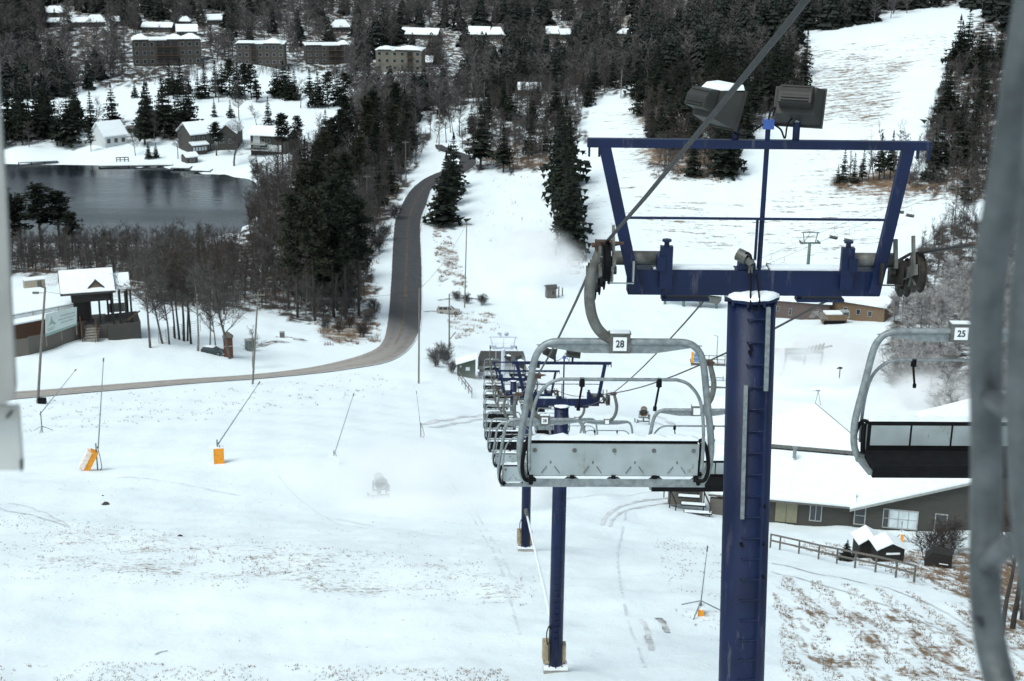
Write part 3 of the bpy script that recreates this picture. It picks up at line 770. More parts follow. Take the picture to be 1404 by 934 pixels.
        dv = MB().cyl((-0.22, -0.10, 0.52), (-0.12, -0.16, 0.48), 0.075, n=12).cyl((-0.12, -0.16, 0.48), (-0.06, -0.18, 0.42), 0.05, n=10).box((-0.07, -0.16, 0.36), (0.05, 0.05, 0.1))
        dvo = g(dv, 'line_switch', M['galv_dark'])
        cb = MB().tube(spline([(-0.08,-0.17,0.44),(-0.06,-0.2,0.2),(-0.07,-0.33,-0.02),(0.0,-0.34,-0.10),(0.03,-0.33,0.0),(0.0,-0.2,0.3)], 6), 0.011, 6)
        cb.tube(spline([(-0.15,-0.18,0.50),(-0.13,-0.2,0.56),(-0.08,-0.2,0.52),(-0.06,-0.18,0.4)], 5), 0.012, 6)
        g(cb, 'cable', M['black'], dvo)
    # footing
    if base:
        f = MB().box((0, 0, gz + 0.10), (1.0, 1.0, 0.34)); g(f, 'footing', M['concrete'])
        bp = MB().cyl((0, 0, gz + 0.27), (0, 0, gz + 0.31), 0.44, n=24)
        for k in range(8):
            a = k*0.785; bp.cyl((0.38*math.cos(a), 0.38*math.sin(a), gz+0.3), (0.38*math.cos(a), 0.38*math.sin(a), gz+0.42), 0.03, n=6)
        g(bp, 'base_plate', paint)
        g(MB().box((0.0, -0.12, gz + 0.335), (1.02, 0.7, 0.06)), 'snow_cover', M['snow'])
        p = g(MB().box((-0.40, 0.10, gz + 0.92), (0.26, 0.5, 0.95), 0.1), 'crash_pad', M['beige_pad'])
        g(MB().box((0.36, 0.12, gz + 0.86), (0.16, 0.4, 0.8)), 'crash_pad', M['beige_pad'])
        g(MB().tube(spline([(-0.36,-0.15,gz+1.35),(-0.40,-0.2,gz+1.9),(-0.30,-0.2,gz+2.25),(-0.24,-0.2,gz+2.1)], 5), 0.025, 6).bar((-0.30,-0.22,gz+0.6),(-0.30,-0.22,gz+1.5),0.03,0.03), 'hose', M['black'], p)
    if lean:
        for o in (tube, lad): o.rotation_euler.y = lean
    TOWERS.append(t)
    return t

T1 = atY(1031, 404, 16.7); T2 = atY(770, 556, 55.0); T3 = atY(724, 546, 86.0); T4 = atY(704, 522, 128.0); T5 = atY(690, 479, 196.0)
tower('big navy tower tube with ladder, closest to the camera, with two floodlights on top', T1, -0.37, -0.385, M['blue'], False, 2, R(-2.0))
tower('navy lift tower seen below and behind the chair numbered 28, its foot in full view', T2, -0.385, -0.33, M['blue'], True, 1)
tower('navy lift tower whose foot shows beside the white lance spraying mist', T3, -0.33, -0.32, M['blue'], True, 1)
tower('small navy lift tower at the left edge of the crowded line of chairs', T4, -0.32, -0.25, M['blue'], True, 1)
tower('pale hazy lift tower standing in front of the bottom lift station', T5, -0.25, -0.1, M['tower_pale'], True, 0)

# haul rope: two sides of one loop over the sheaves
_ca, _sa = math.cos(LINE_ROT), math.sin(LINE_ROT)
def side(O, s): return Vector((O[0] + s*1.84*_ca, O[1] + s*1.84*_sa, O[2] + 0.51))
TERM = atY(690, 508, 219.0)
def rope_pts(s):
    K = [side(p, s) for p in (T1, T2, T3, T4, T5)] + [Vector((TERM.x + s*1.84, TERM.y, TERM.z))]
    p1 = K[0]
    dx = 0.043 if s < 0 else 0.014
    start = [p1 + Vector((dx*q, -q, (0.365 if s < 0 else 0.285)*q + 0.0012*q*q)) for q in (40, 24, 16, 9, 4)]
    out = list(start)
    sag = [0.52 if s < 0 else 0.36, 0.25, 0.35, 0.6, 0.15]
    for i in range(len(K) - 1):
        for k in range(10):
            t = k / 10; p = K[i].lerp(K[i+1], t); p.z -= 4 * sag[i] * t * (1 - t); out.append(p)
    out.append(K[-1]); return out
ROPE = {-1: rope_pts(-1), 1: rope_pts(1)}
def on_rope(s, y):
    P = ROPE[s]
    for a, b in zip(P, P[1:]):
        if a.y <= y <= b.y: return a.lerp(b, (y - a.y) / (b.y - a.y))
rp = MB(); rp.tube(ROPE[-1], 0.019, 8)
rp.tube(ROPE[1], 0.019, 8)
_a, _b = ROPE[-1][-1], ROPE[1][-1]
rp.tube([_a] + arc(((_a.x+_b.x)/2, _a.y, _a.z), 1.84, math.pi, 0, 10, 'xy') + [_b], 0.024, 6)
tag(rp.build('haul_rope', M['rope']), 'thick steel haul rope running over the navy towers and carrying the chairs', 'rope')
_p, _q = T1 + Vector((-0.42, 0.15, 0.03)), T2 + Vector((0.85, -0.13, 0.05))
sgn = MB().tube([_p.lerp(_q, k/12) - Vector((0, 0, 1.6*(k/12)*(1-k/12))) for k in range(13)], 0.013, 6)
tag(sgn.build('signal_cable', M['rope']), 'thin cable strung between the crossbeams of the two nearest navy towers', 'cable')

# ------------------------------------------------------------------ chairs
CHAIR_N = 4
def make_chair():
    t = thing('lift_chair', 'x', 'lift chair', (0, 0, 0), 0, 'chairs of the blue chairlift')
    cx = 0.19
    # grip on the rope
    g = MB().box((-0.02, 0, -0.03), (0.20, 0.13, 0.10)).cyl((-0.16, 0, -0.03), (-0.10, 0, -0.03), 0.028, n=8).cyl((0.06, 0, -0.015), (0.2, 0, -0.005), 0.035, 0.014, n=8).box((-0.11, 0, -0.03), (0.02, 0.11, 0.11))
    g.build('rope_grip', M['rust'], t)
    hp = spline([(-0.05, 0, -0.04), (-0.09, 0, -0.18), (-0.165, 0, -0.50), (-0.15, 0, -0.78), (-0.075, 0, -0.98), (0.04, 0, -1.10), (cx - 0.07, 0, -1.13)], 6)
    MB().tube(hp, 0.06, 14, rs=[0.05 + 0.012 * min(1, i / 8) for i in range(len(hp))]).build('hanger_arm', M['galv_dark'], t, smooth=True)
    # bail frame
    half = [(-0.68, -1.155), (-0.80, -1.175), (-0.90, -1.25), (-0.97, -1.41), (-1.03, -1.81), (-1.105, -2.32), (-1.11, -2.56), (-1.085, -2.75), (-1.02, -2.90)]
    L_ = spline([(cx + x, 0, z) for x, z in half], 5)
    R_ = [Vector((2*cx - p.x, p.y, p.z)) for p in L_]
    bf = MB().tube(L_[::-1] + R_, 0.041, 12)
    bail = bf.build('bail_frame', M['galv'], t, smooth=True)
    MB().prism([(cx-0.95, -0.012, -1.20), (cx-0.68, -0.012, -1.16), (cx+0.68, -0.012, -1.16), (cx+0.95, -0.012, -1.20), (cx+0.62, -0.012, -1.255), (cx+0.4, -0.012, -1.29), (cx-0.4, -0.012, -1.29), (cx-0.62, -0.012, -1.255)], (0, 0.024, 0)).build('gusset_plate', M['galv'], bail)
    # number block
    nb = MB().box((cx, 0, -1.165), (0.235, 0.12, 0.225)); nb.box((cx, 0, -1.048), (0.25, 0.135, 0.012))
    blk = nb.build('number_block', M['galv_dark'], t)
    for s in (-1, 1):
        MB().box((cx, s*0.064, -1.165), (0.155, 0.008, 0.16)).build('number_plate', M['plate'], blk)
    MB().box((cx, 0, -1.036), (0.22, 0.11, 0.014)).build('snow_cap', M['snow'], blk)
    # restraint bar, swung up, with its foot hangers
    hb = [(-1.0, -2.70), (-1.005, -2.35), (-0.985, -2.05), (-0.93, -1.80), (-0.80, -1.63), (-0.66, -1.575)]
    L2 = spline([(cx + x, -0.10, z) for x, z in hb], 5); R2 = [Vector((2*cx - p.x, p.y, p.z)) for p in L2][::-1]
    rb = MB().tube(L2 + R2, 0.020, 10).build('restraint_bar', M['galv'], t, smooth=True)
    for x in (-0.42, 0.46):
        fh = MB().cyl((cx+x, -0.10, -1.56), (cx+x, -0.10, -1.66), 0.033, n=8).tube(spline([(cx+x, -0.10, -1.66), (cx+x-.02, -0.12, -1.78), (cx+x-.035, -0.10, -1.92)], 4), 0.013, 6).cyl((cx+x-.035, -0.1, -1.90), (cx+x-.035, -0.1, -1.95), 0.022, n=8)
        fh.build('foot_hanger', M['black'], rb)
    # backrest: sheet metal back, pad in front, snow on its top edge
    bx0, bx1, bz0, bz1 = cx - 1.0, cx + 0.97, -2.79, -2.40
    bk = MB().box(((bx0+bx1)/2, 0.0, (bz0+bz1)/2), (bx1-bx0, 0.028, bz1-bz0)).build('backrest', M['sheet'], t)
    rv = MB()
    for k in range(5):
        x = bx0 + 0.06 + (bx1-bx0-0.12) * k / 4
        rv.cyl((x, -0.014, bz1-0.075), (x, -0.022, bz1-0.075), 0.026, n=12)
    rv.build('rivet', M['galv_dark'], bk)
    vm = MB()
    for k in range(CHAIR_N):
        x = bx0 + (bx1-bx0) * (k + 0.5) / CHAIR_N
        vm.box((x, -0.016, bz0+0.165), (0.016, 0.006, 0.03))
        for s in (-1, 1): vm.bar((x + s*0.045, -0.0155, bz0+0.115), (x + s*0.105, -0.0155, bz0+0.03), 0.006, 0.020, (0, 1, 0))
    vm.build('stamped_slot', M['galv_dark'], bk)
    MB().box(((bx0+bx1)/2, 0.035, (bz0+bz1)/2 + 0.015), (bx1-bx0-0.02, 0.036, bz1-bz0 + 0.06)).build('back_pad_core', M['black'], bk)
    pads = MB()
    for k in range(CHAIR_N):
        w = (bx1-bx0-0.06) / CHAIR_N; x = bx0 + 0.03 + w * (k + 0.5)
        pads.box((x, 0.056, (bz0+bz1)/2 + 0.05), (w-0.025, 0.012, 0.27))
    pads.build('front_panel', M['sheet'], bk)
    sm_ = MB(); nn = 26
    v = []
    for k in range(nn + 1):
        x = bx0 + 0.01 + (bx1-bx0-0.02) * k / nn; h = 0.055 + 0.012*math.sin(k*1.7) + 0.008*math.sin(k*4.1)
        if k in (0, nn): h = 0.02
        v += [(x, -0.012, bz1+0.047), (x, 0.056, bz1+0.047), (x, 0.045, bz1+0.047+h), (x, -0.002, bz1+0.047+h)]
    f = [(4*k+a, 4*k+(a+1) % 4, 4*k+4+(a+1) % 4, 4*k+4+a) for k in range(nn) for a in range(4)]
    sm_.add(v, f + [(3,2,1,0), (4*nn, 4*nn+1, 4*nn+2, 4*nn+3)])
    sm_.build('snow_ridge', M['snow'], bk)
    # side loops
    for s in (-1, 1):
        e = cx + s*0.985
        al = MB().tube(spline([(e - s*.02, 0.02, -2.38), (e + s*0.03, 0.02, -2.36), (e + s*0.075, -0.03, -2.46), (e + s*0.10, -0.06, -2.68), (e + s*0.06, -0.05, -2.83), (e - s*0.06, -0.02, -2.84)], 5), 0.024, 8)
        al.tube(spline([(e + s*0.02, 0.02, -2.40), (e + s*0.02, 0.02, -2.60), (e + s*0.01, 0.02, -2.80)], 4), 0.028, 8)
        al.build('arm_loop', M['black'], t)
    # seat: rear rail, pads on a frame running forward, snow in the slots
    rl = MB().box((cx, 0.0, -2.875), (2.12, 0.07, 0.10))
    for s in (-1, 1): rl.bar((cx + s*1.03, 0.0, -2.89), (cx + s*1.02, 0.50, -2.865), 0.045, 0.06)
    for k in range(CHAIR_N + 1): rl.bar((cx - 0.98 + 1.96*k/CHAIR_N, 0.0, -2.885), (cx - 0.98 + 1.96*k/CHAIR_N, 0.47, -2.88), 0.03, 0.05)
    rail = rl.build('seat_rail', M['galv'], t)
    bo = MB()
    for s in (-1, 1): bo.cyl((cx + s*0.98, -0.034, -2.875), (cx + s*0.98, -0.046, -2.875), 0.026, n=10)
    bo.build('rail_bolt', M['black'], rail)
    st = MB().box((cx, 0.30, -2.80), (1.98, 0.42, 0.10), Matrix.Rotation(R(-4), 3, 'X')).box((cx, 0.49, -2.84), (2.0, 0.07, 0.16))
    st.build('seat', M['black'], t)
    cl = MB()
    for k in range(CHAIR_N + 1):
        x = bx0 + 0.02 + (bx1-bx0-0.04) * k / CHAIR_N; cl.box((x, -0.012, -2.812), (0.05, 0.045, 0.055))
    cl.build('seat_clip', M['black'], rail)
    sn = MB()
    for k in range(CHAIR_N):
        w = (bx1-bx0) / CHAIR_N; x = bx0 + w * (k + 0.5)
        P = [(x - w/2 + 0.05, -0.03, -2.798), (x + w/2 - 0.05, -0.03, -2.798), (x + w/2 - 0.085, -0.03, -2.824 - 0.001), (x - w/2 + 0.085, -0.03, -2.8251)]
        sn.prism(P, (0, 0.05, 0))
    sn.build('snow_patch', M['snow'], rail)
    # hand strap
    return t
chair0 = make_chair()
ORD = ['nearest', 'second', 'third', 'fourth', 'fifth', 'sixth', 'seventh', 'eighth', 'ninth', 'tenth', 'eleventh', 'twelfth']
def put_chair(s, y, label, num=None, first=False, yaw=0.0, adj=(0, 0, 0)):
    c = chair0 if first else copy_tree(chair0)
    p = on_rope(s, y) + Vector(adj)
    c.location = p; c.rotation_euler = (0, 0, LINE_ROT + (0 if s < 0 else math.pi) + yaw); c['label'] = label
    if num:
        blk = [k for k in c.children if k.name.startswith('number_block')][0]
        # written on the face turned to the camera
        for sd in ((-1,) if s < 0 else (1,)):
            Mx = Matrix.Translation((0.19, sd*0.070, -1.165)) @ (Matrix.Identity(4) if sd < 0 else Matrix.Rotation(math.pi, 4, 'Z')) @ Matrix.Rotation(R(90), 4, 'X') @ Matrix.Diagonal((0.82, 1, 1, 1))
            text(num, 0.118, M['ink'], 'chair_number', blk, Mx, 0.004)
    return c
put_chair(-1, 15.85, 'big grey lift chair numbered 28 seen from behind, nearest on the downhill line', '28', True)
put_chair(-1, 33.6, 'lift chair numbered 29 hanging partly hidden just behind chair 28', '29')
LY = [50.5, 67.0, 80.0, 94.0, 108.0, 122.0, 138.0, 155.0, 172.0, 186.0]
for k, y in enumerate(LY):
    c = put_chair(-1, y, '%s lift chair down the left rope, seen from behind, counting chair 28 as first' % ORD[k + 2])
    if k >= 1:      # the backrest panel of these is black
        for b in c.children:
            if b.name.startswith('backrest'):
                b.material_slots[0].link = 'OBJECT'; b.material_slots[0].material = M['black']
put_chair(1, 14.2, 'lift chair numbered 25 facing the camera with black seat and snow on its back', '25').scale = (0.89, 0.89, 0.80)
put_chair(1, 31.0, 'lift chair facing the camera, half hidden behind the big navy tower tube')
for k, y in enumerate([53.0, 68.0, 88.0, 104.0, 122.0, 140.0, 160.0, 180.0]):
    put_chair(1, y, '%s lift chair down the right rope, facing uphill, counting chair 25 as first' % ORD[k + 2])

# ------------------------------------------------------------------ bottom station
def station():
    g = onG(TERM.x, TERM.y)
    t = thing('lift_station', 'low olive roofed lift station with blue posts at the foot of the chairlift', 'lift station', g, LINE_ROT)
    k = 1 / 8.75   # metres per photo pixel here
    H = TERM.z - g.z
    rz = H + 1.1
    rf = MB()
    rf.add([(-4.0,-2.2,rz),(3.6,-2.2,rz),(3.6,3.0,rz),(-4.0,3.0,rz),(-3.6,-1.8,rz+1.1),(3.2,-1.8,rz+1.1),(3.2,2.6,rz+1.3),(-3.6,2.6,rz+1.3)],[(0,1,2,3),(4,5,6,7),(0,1,5,4),(1,2,6,5),(2,3,7,6),(3,0,4,7)])
    roof = rf.build('roof', M['dark_roof'], t)
    MB().box((-0.2,-2.23,rz+0.05),(7.7,0.06,0.55)).build('fascia', M['galv_dark'], roof)
    0 and MB().add([(-3.5,-1.6,rz+1.12),(3.1,-1.6,rz+1.12),(3.1,2.5,rz+1.32),(-3.5,2.5,rz+1.32),(-3.4,-1.5,rz+1.3),(3.0,-1.5,rz+1.3),(3.0,2.4,rz+1.5),(-3.4,2.4,rz+1.5)],[(0,1,2,3),(4,5,6,7),(0,1,5,4),(1,2,6,5),(2,3,7,6),(3,0,4,7)]).build('roof_snow', M['snow'], roof)
    for x, y in ((-3.6,-1.6),(3.2,-1.6),(-1.0,0),(0.6,0)):
        MB().box((x, y, (rz)/2), (0.36, 0.36, rz)).build('post', M['blue'] if x < -3 else M['tower_pale'], t)
    b = MB()
    for z in (H-0.6, H-0.1): b.box((-0.2, -1.9, z), (7.4, 0.22, 0.24))
    for x in (-2.6, 2.4): b.box((x, 0.2, H-0.2), (0.25, 5.0, 0.3))
    b.build('girder', M['tower_pale'], t)
    MB().bar((-3.9,-2.0,0.2),(-3.2,-2.0,rz-0.3),0.45,0.45).box((-3.6,-2.1,1.9),(0.7,0.4,0.7)).build('drive_leg', M['blue'], t)
    MB().cyl((0,0,H-0.12),(0,0,H+0.1),1.84,n=40).build('bullwheel', M['galv_dark'], t)
    r = MB()
    for z in (0.5, 1.1, 1.7, 2.3):
        r.box((-1.2,-2.6,z),(5.6,0.06,0.07))
    for x in (-4.0,-2.4,-0.8,0.9): r.box((x,-2.6,1.2),(0.07,0.06,2.4))
    r.build('queue_rail', M['galv'], t)
    for x in (-2.2,-1.2):
        l = MB().cyl((x,-1.2,rz+1.1),(x,-1.2,rz+2.6),0.05).build('lamp_post', M['tower_pale'], t)
    h = ground(640, 517)
    o = thing('operator_hut', 'small grey green hut with slanting snowy roof left of the lift station', 'hut', h, R(4))
    MB().prism([(-1.5,-1.2,0),(1.3,-1.2,0),(1.3,-1.2,3.3),(-1.5,-1.2,2.5)],(0,2.4,0)).build('wall', M['green_siding'], o)
    MB().prism([(-1.75,-1.4,2.45),(1.6,-1.4,3.4),(1.6,-1.4,3.58),(-1.75,-1.4,2.63)],(0,2.8,0)).build('roof_snow', M['snow'], o)
    w = MB().box((0.1,-1.215,1.75),(0.62,0.05,0.5)).build('window', M['bright_glass'], o); MB().box((0.1,-1.22,1.47),(0.75,0.06,0.06)).build('sill', M['trim'], w)
    MB().box((-1.0,-1.22,2.15),(0.25,0.08,0.3)).build('lamp', M['trim'], o)
    f = ground(634, 540)
    rl = MB()
    for k in range(5):
        p = ground(629 + k*4.5, 522 + k*6) - f; rl.bar(p, p + Vector((0,0,1.5)), 0.1, 0.1)
    a, b = ground(629, 522) - f, ground(647, 546) - f
    for z in (0.8, 1.4): rl.bar(a + Vector((0,0,z)), b + Vector((0,0,z)), 0.08, 0.1)
    o = rl.build('handrail', M['wood_grey'], None, f)
    tag(o, 'wooden handrail sloping down the bank below the grey green hut', 'railing')
station()

# ------------------------------------------------------------------ the camera's own chair: bent tubes close on the right, sheet metal on the left
nc = thing('lift_chair', 'blurred bent steel tubes of the nearest chair crossing the right edge of view', 'lift chair', atY(1345, 640, 1.62), 0)
def nl(px, py, Y): return atY(px, py, Y) - nc.location
P = [nl(1452,-260,1.5), nl(1425,-60,1.5), nl(1399,110,1.52), nl(1378,250,1.55), nl(1358,370,1.58), nl(1352,470,1.6), nl(1353,640,1.62), nl(1351,800,1.6), nl(1362,900,1.58), nl(1392,985,1.52), nl(1450,1060,1.45)]
MB().tube(spline(P, 8), 0.0190, 20).build('bail_frame', M['galv_near'], nc, smooth=True)
P = [nl(1440,60,1.40), nl(1424,250,1.40), nl(1408,420,1.42), nl(1402,560,1.42), nl(1409,700,1.42), nl(1425,830,1.42), nl(1460,950,1.40)]
MB().tube(spline(P, 8), 0.0175, 20).build('restraint_bar', M['galv_near'], nc, smooth=True)
MB().tube([nl(1358,545,1.6), nl(1380,556,1.5), nl(1403,575,1.43)], 0.013, 14).build('link_bracket', M['galv_near'], nc, smooth=True)
MB().tube([nl(1352,775,1.6), nl(1378,752,1.5), nl(1412,735,1.42)], 0.013, 14).build('link_bracket', M['galv_near'], nc, smooth=True)
_b = nl(1344, 853, 1.575)
MB().cyl(_b - Vector((0,0.006,0)), _b + Vector((0,0.02,0)), 0.0042, n=10).build('bolt_hole', M['ink'], nc)
pn = thing('metal_panel', 'pale grey sheet metal panel with rounded lower corner at the left edge', 'panel', atY(0, 560, 2.1), 0)
def pl(px, py, Y=2.1): return atY(px, py, Y) - pn.location
up = [pl(-130,-60), pl(-14,-60), pl(-3,130), pl(6,260), pl(13,400), pl(20,530), pl(18,545), pl(8,554), pl(-130,560)]
M['panel'] = mat('pale_scuffed_panel', (0.33, 0.33, 0.315), 0.55, 0.1, var=0.18, scale=9, bump=0.05)
M['panel_white'] = mat('stained_white_panel', (0.50, 0.51, 0.49), 0.6, 0.0, col2=(0.36, 0.31, 0.25), scale=13, amount=0.33, bump=0.05)
MB().prism(up, (0, 0.012, 0)).build('upper_sheet', M['panel'], pn)
MB().prism([pl(-130,556,2.14), pl(24,558,2.14), pl(30,645,2.14), pl(-130,648,2.14)], (0, 0.012, 0)).build('lower_sheet', M['panel_white'], pn)
MB().prism([pl(8,571,2.135), pl(17,562,2.135), pl(15,568,2.135), pl(9,575,2.135)], (0, 0.004, 0)).prism([pl(27,632,2.135), pl(30.5,628,2.135), pl(30.5,646,2.135), pl(28,646,2.135)], (0, 0.004, 0)).build('dark_slot', M['ink'], pn)

# ================================================================== buildings
def face_rot(p):
    """turn that makes a thing's front look back at the camera"""
    return -math.atan2(p[0], p[1])
class Frame:
    """local frame of a thing: photograph pixels to local x (along its front) and z"""
    def __init__(s, o, base):
        s.base = Vector(base); s.k = mpp(base); s.o = o; s.px, s.py, _ = project(np.array(base)); s.kz = s.k / 0.955
    def x(s, px): return (px - s.px) * s.k
    def z(s, py): return (s.py - py) * s.kz
def gable(mb, x0, x1, y0, y1, z0, rise, t=0.18, over=0.3, along='x', hip=0.0):
    """pitched slab with the ridge along x or y"""
    x0 -= over; x1 += over; y0 -= over; y1 += over
    if along == 'x':
        ym = (y0 + y1) / 2; a, b = x0 + hip, x1 - hip
        for zo in (0,):
            lo = [(x0,y0,z0),(x1,y0,z0),(x1,y1,z0),(x0,y1,z0),(a,ym,z0+rise),(b,ym,z0+rise)]
            hi = [(p[0],p[1],p[2]+t) for p in lo]
    else:
        xm = (x0 + x1) / 2; a, b = y0 + hip, y1 - hip
        lo = [(x0,y1,z0),(x0,y0,z0),(x1,y0,z0),(x1,y1,z0),(xm,b,z0+rise),(xm,a,z0+rise)]
        lo = [(x0,y0,z0),(x0,y1,z0),(x1,y1,z0),(x1,y0,z0),(xm,a,z0+rise),(xm,b,z0+rise)]
        # order: corners so that 0-1 run along the ridge
        lo = [(x1,y0,z0),(x1,y1,z0),(x0,y1,z0),(x0,y0,z0),(xm,a,z0+rise),(xm,b,z0+rise)]
        hi = [(p[0],p[1],p[2]+t) for p in lo]
    f = [(0,1,5,4),(2,3,4,5),(1,2,5),(3,0,4)] if hip else [(0,1,5,4),(2,3,4,5)]
    F_ = [tuple(6 + i for i in q) for q in f] + [q[::-1] for q in f]
    F_ += [(0,1,7,6),(2,3,9,8)]
    F_ += [(1,2,8,7),(3,0,6,9)] if hip else [(1,5,11,7),(5,2,8,11),(3,4,10,9),(4,0,6,10)]
    return mb.add(lo + hi, F_)
def win(parent, x, z, w, h, y, glass='glass', nx=1, nz=1, frame='trim', name='window'):
    """window: frame with its panes as a sub-part"""
    f = MB(); t = min(0.09, w * 0.12)
    f.box((x, y - 0.03, z + h/2 - t/2), (w, 0.08, t)).box((x, y - 0.03, z - h/2 + t/2), (w, 0.08, t))
    for s in (-1, 1): f.box((x + s*(w/2 - t/2), y - 0.03, z), (t, 0.08, h - 2*t))
    for k in range(1, nx): f.box((x - w/2 + w*k/nx, y - 0.025, z), (t*0.7, 0.06, h - 2*t))
    for k in range(1, nz): f.box((x, y - 0.022, z - h/2 + h*k/nz), (w - 2*t, 0.05, t*0.7))
    o = f.build(name, M[frame], parent)
    MB().box((x, y - 0.012, z), (w - t, 0.03, h - t)).build('pane', M[glass], o)
    return o

# ---- the big dark lodge on the right
def lodge():
    b = ground(1120, 722)
    t = thing('ski_lodge', 'big dark olive ski lodge with wide snowy roofs behind the navy tower', 'lodge', b, face_rot(b) * 0.9)
    q = Frame(t, b); X, Z = q.x, q.z
    ev = Z(688)
    w = MB()
    xl, xr, xg = X(982), X(1420), X(1166)
    w.prism([(xl,0,-3),(X(1420),0,-4.5),(X(1420),0,ev-0.05),(xl,0,ev-0.05)], (0, 17, 0))
    # gable end that faces the slope
    w.prism([(xg,-0.25,0.4),(X(1620),-0.25,-1.6),(X(1620),-0.25,ev+2.0),(X(1440),-0.25,ev+6.05),(xg,-0.25,ev-0.03)], (0, 12, 0))
    wall = w.build('wall', M['siding'], t)
    MB().prism([(X(1128),-0.36,Z(721)),(X(1430),-0.36,Z(722)),(X(1430),-0.36,-4),(X(1128),-0.36,-4)], (0, 0.1, 0)).build('foundation', M['concrete'], t)
    MB().box(((xl+X(1000))/2-0.5, -0.5, ev/2-0.6), (1.2, 0.6, ev+0.6)).build('board_screen', M['wood_grey'], t)
    # roofs
    r = MB()
    rz_ = lambda y: ev + (y + 0.6) / 7.2 * 1.75
    ou = [(xl-0.6,-0.6),(xg+0.2,-0.6),(xg+0.2,1.2),(X(1420),1.2),(X(1420),6.6),(xl-0.6,6.6)]
    r.add([(x,y,rz_(y)) for x,y in ou] + [(x,y,rz_(y)+.26) for x,y in ou],
          [(5,4,3,2,1,0),(6,7,8,9,10,11)] + [(i,(i+1)%6,6+(i+1)%6,6+i) for i in range(6)])
    r1 = r.build('lower_roof', M['snow'], t)
    MB().box(((xl-0.6+xg)/2, -0.64, ev+0.02), (xg-xl+0.8, 0.06, 0.16)).build('gutter', M['galv_dark'], r1)
    g = MB(); sx = xg - 0.3; ax, az = X(1440), ev + 6.1
    up = lambda x: ev - 0.02 + (x - xg) / (ax - xg) * 6.1
    g.prism([(sx,-0.75,up(sx)),(ax,-0.75,az),(X(1640),-0.75,ev+1.6),(X(1640),-0.75,ev+1.85),(ax,-0.75,az+0.27),(sx,-0.75,up(sx)+0.27)], (0, 13, 0))
    gr = g.build('wing_roof', M['snow'], t)
    MB().prism([(sx,-0.80,up(sx)-0.12),(ax,-0.80,az-0.12),(ax,-0.80,az+0.10),(sx,-0.80,up(sx)+0.10)], (0, 0.05, 0)).build('barge_board', M['trim'], gr)
    # upper hipped roof behind
    ue = ev + 2.5; y0 = 6.6
    p = MB()
    fl, fr, bl, br = (X(948), y0, ue), (X(1192), y0, ue), (X(948), y0+12, ue), (X(1280), y0+12, ue)
    ap = (X(1108), y0 + 4.6, ue + 2.55)
    p.add([fl, fr, br, bl, ap] + [(a[0],a[1],a[2]-0.35) for a in (fl, fr, br, bl)], [(0,1,4),(1,2,4),(2,3,4),(3,0,4),(0,5,6,1),(1,6,7,2),(2,7,8,3),(3,8,5,0),(8,7,6,5)])
    p_ = p.build('upper_roof', M['snow'], t)
    MB().box(((fl[0]+fr[0])/2+1.4, y0-0.05, ue-0.18), (fr[0]-fl[0]-3.2, 0.08, 0.30)).build('gutter', M['galv_dark'], p_)
    MB().tube([Vector(ap)+Vector((0,0,.01)), Vector(fr)+Vector((0,0,.02))], 0.05, 6).build('ridge_flashing', M['galv'], p_)
    MB().prism([(X(1230),10,ue-0.5),(X(1380),10,ue+3.0),(X(1560),10,ue-0.5)], (0, 8, 0)).build('rear_roof', M['snow'], t)
    c = MB().cyl((X(1083), y0-1.4, ue-0.6), (X(1083), y0-1.4, ue+0.35), 0.17, n=12); c.cyl((X(1083), y0-1.4, ue+0.35), (X(1083), y0-1.4, ue+0.42), 0.25, n=12)
    c.build('vent_pipe', M['galv'], t)
    # a lamp and a small snow gun on the ridge
    m = MB(); A = Vector(ap)
    for dx in (-0.25, 0.25): m.bar(A + Vector((0.2+dx,0.1,-0.1)), A + Vector((0.15,0.1,1.2)), 0.05, 0.05)
    m.box(A + Vector((0.0,0.1,1.25)), (0.65, 0.12, 0.1))
    mo = m.build('roof_mast', M['galv'], t)
    MB().cyl(A + Vector((-0.45,0.1,1.3)), A + Vector((-0.05,0.1,1.36)), 0.2, 0.12, n=12).build('mast_lamp', M['plate'], mo)
    s = Vector((X(1138), y0+3.3, Z(551) ))
    MB().cyl(s + Vector((0,0,-0.9)), s, 0.04, n=6).box(s + Vector((0.02,0,0.06)), (0.34, 0.16, 0.13)).bar(s + Vector((-0.3,0,-.02)), s + Vector((0.2,0,0.1)), 0.06, 0.08).build('roof_camera', M['black'], t)
    # openings
    d = MB()
    for s_ in (-1, 1): d.box((X(1077.5)+s_*0.47, -0.035, Z(704)), (0.90, 0.06, 2.06))
    do = d.build('double_door', M['door_tan'], t)
    MB().box((X(1077.5)-0.12,-0.09,Z(704)),(0.04,0.05,0.18)).build('handle', M['galv'], do)
    MB().box((X(1085),-0.08,Z(692)),(0.22,0.03,0.09)).build('door_sign', M['plate'], do)
    MB().box((X(1077.5),-0.02,Z(703.5)),(2.06,0.03,2.25)).build('door_frame', M['siding'], do)
    win(t, X(1117), Z(702), 1.05, 1.65, -0.01, 'glass', 2, 1)
    for px, w_, nx, gl in ((1175.5, 0.98, 1, 'glass'), (1281.5, 1.05, 1, 'glass')):
        win(t, X(px), Z(699), w_, 1.7, -0.27, gl, nx, 2)
    win(t, X(1210), Z(699), 0.55, 1.75, -0.27, 'glass', 1, 2)
    win(t, X(1232.5), Z(699), 2.45, 1.75, -0.275, 'bright_glass', 3, 2)
    # side steps at the far left
    p0 = ground(948, 704)
    o = thing('entrance_steps', 'dark wooden steps with snow on the treads left of the big navy tower', 'steps', p0, face_rot(p0))
    k = mpp(p0)
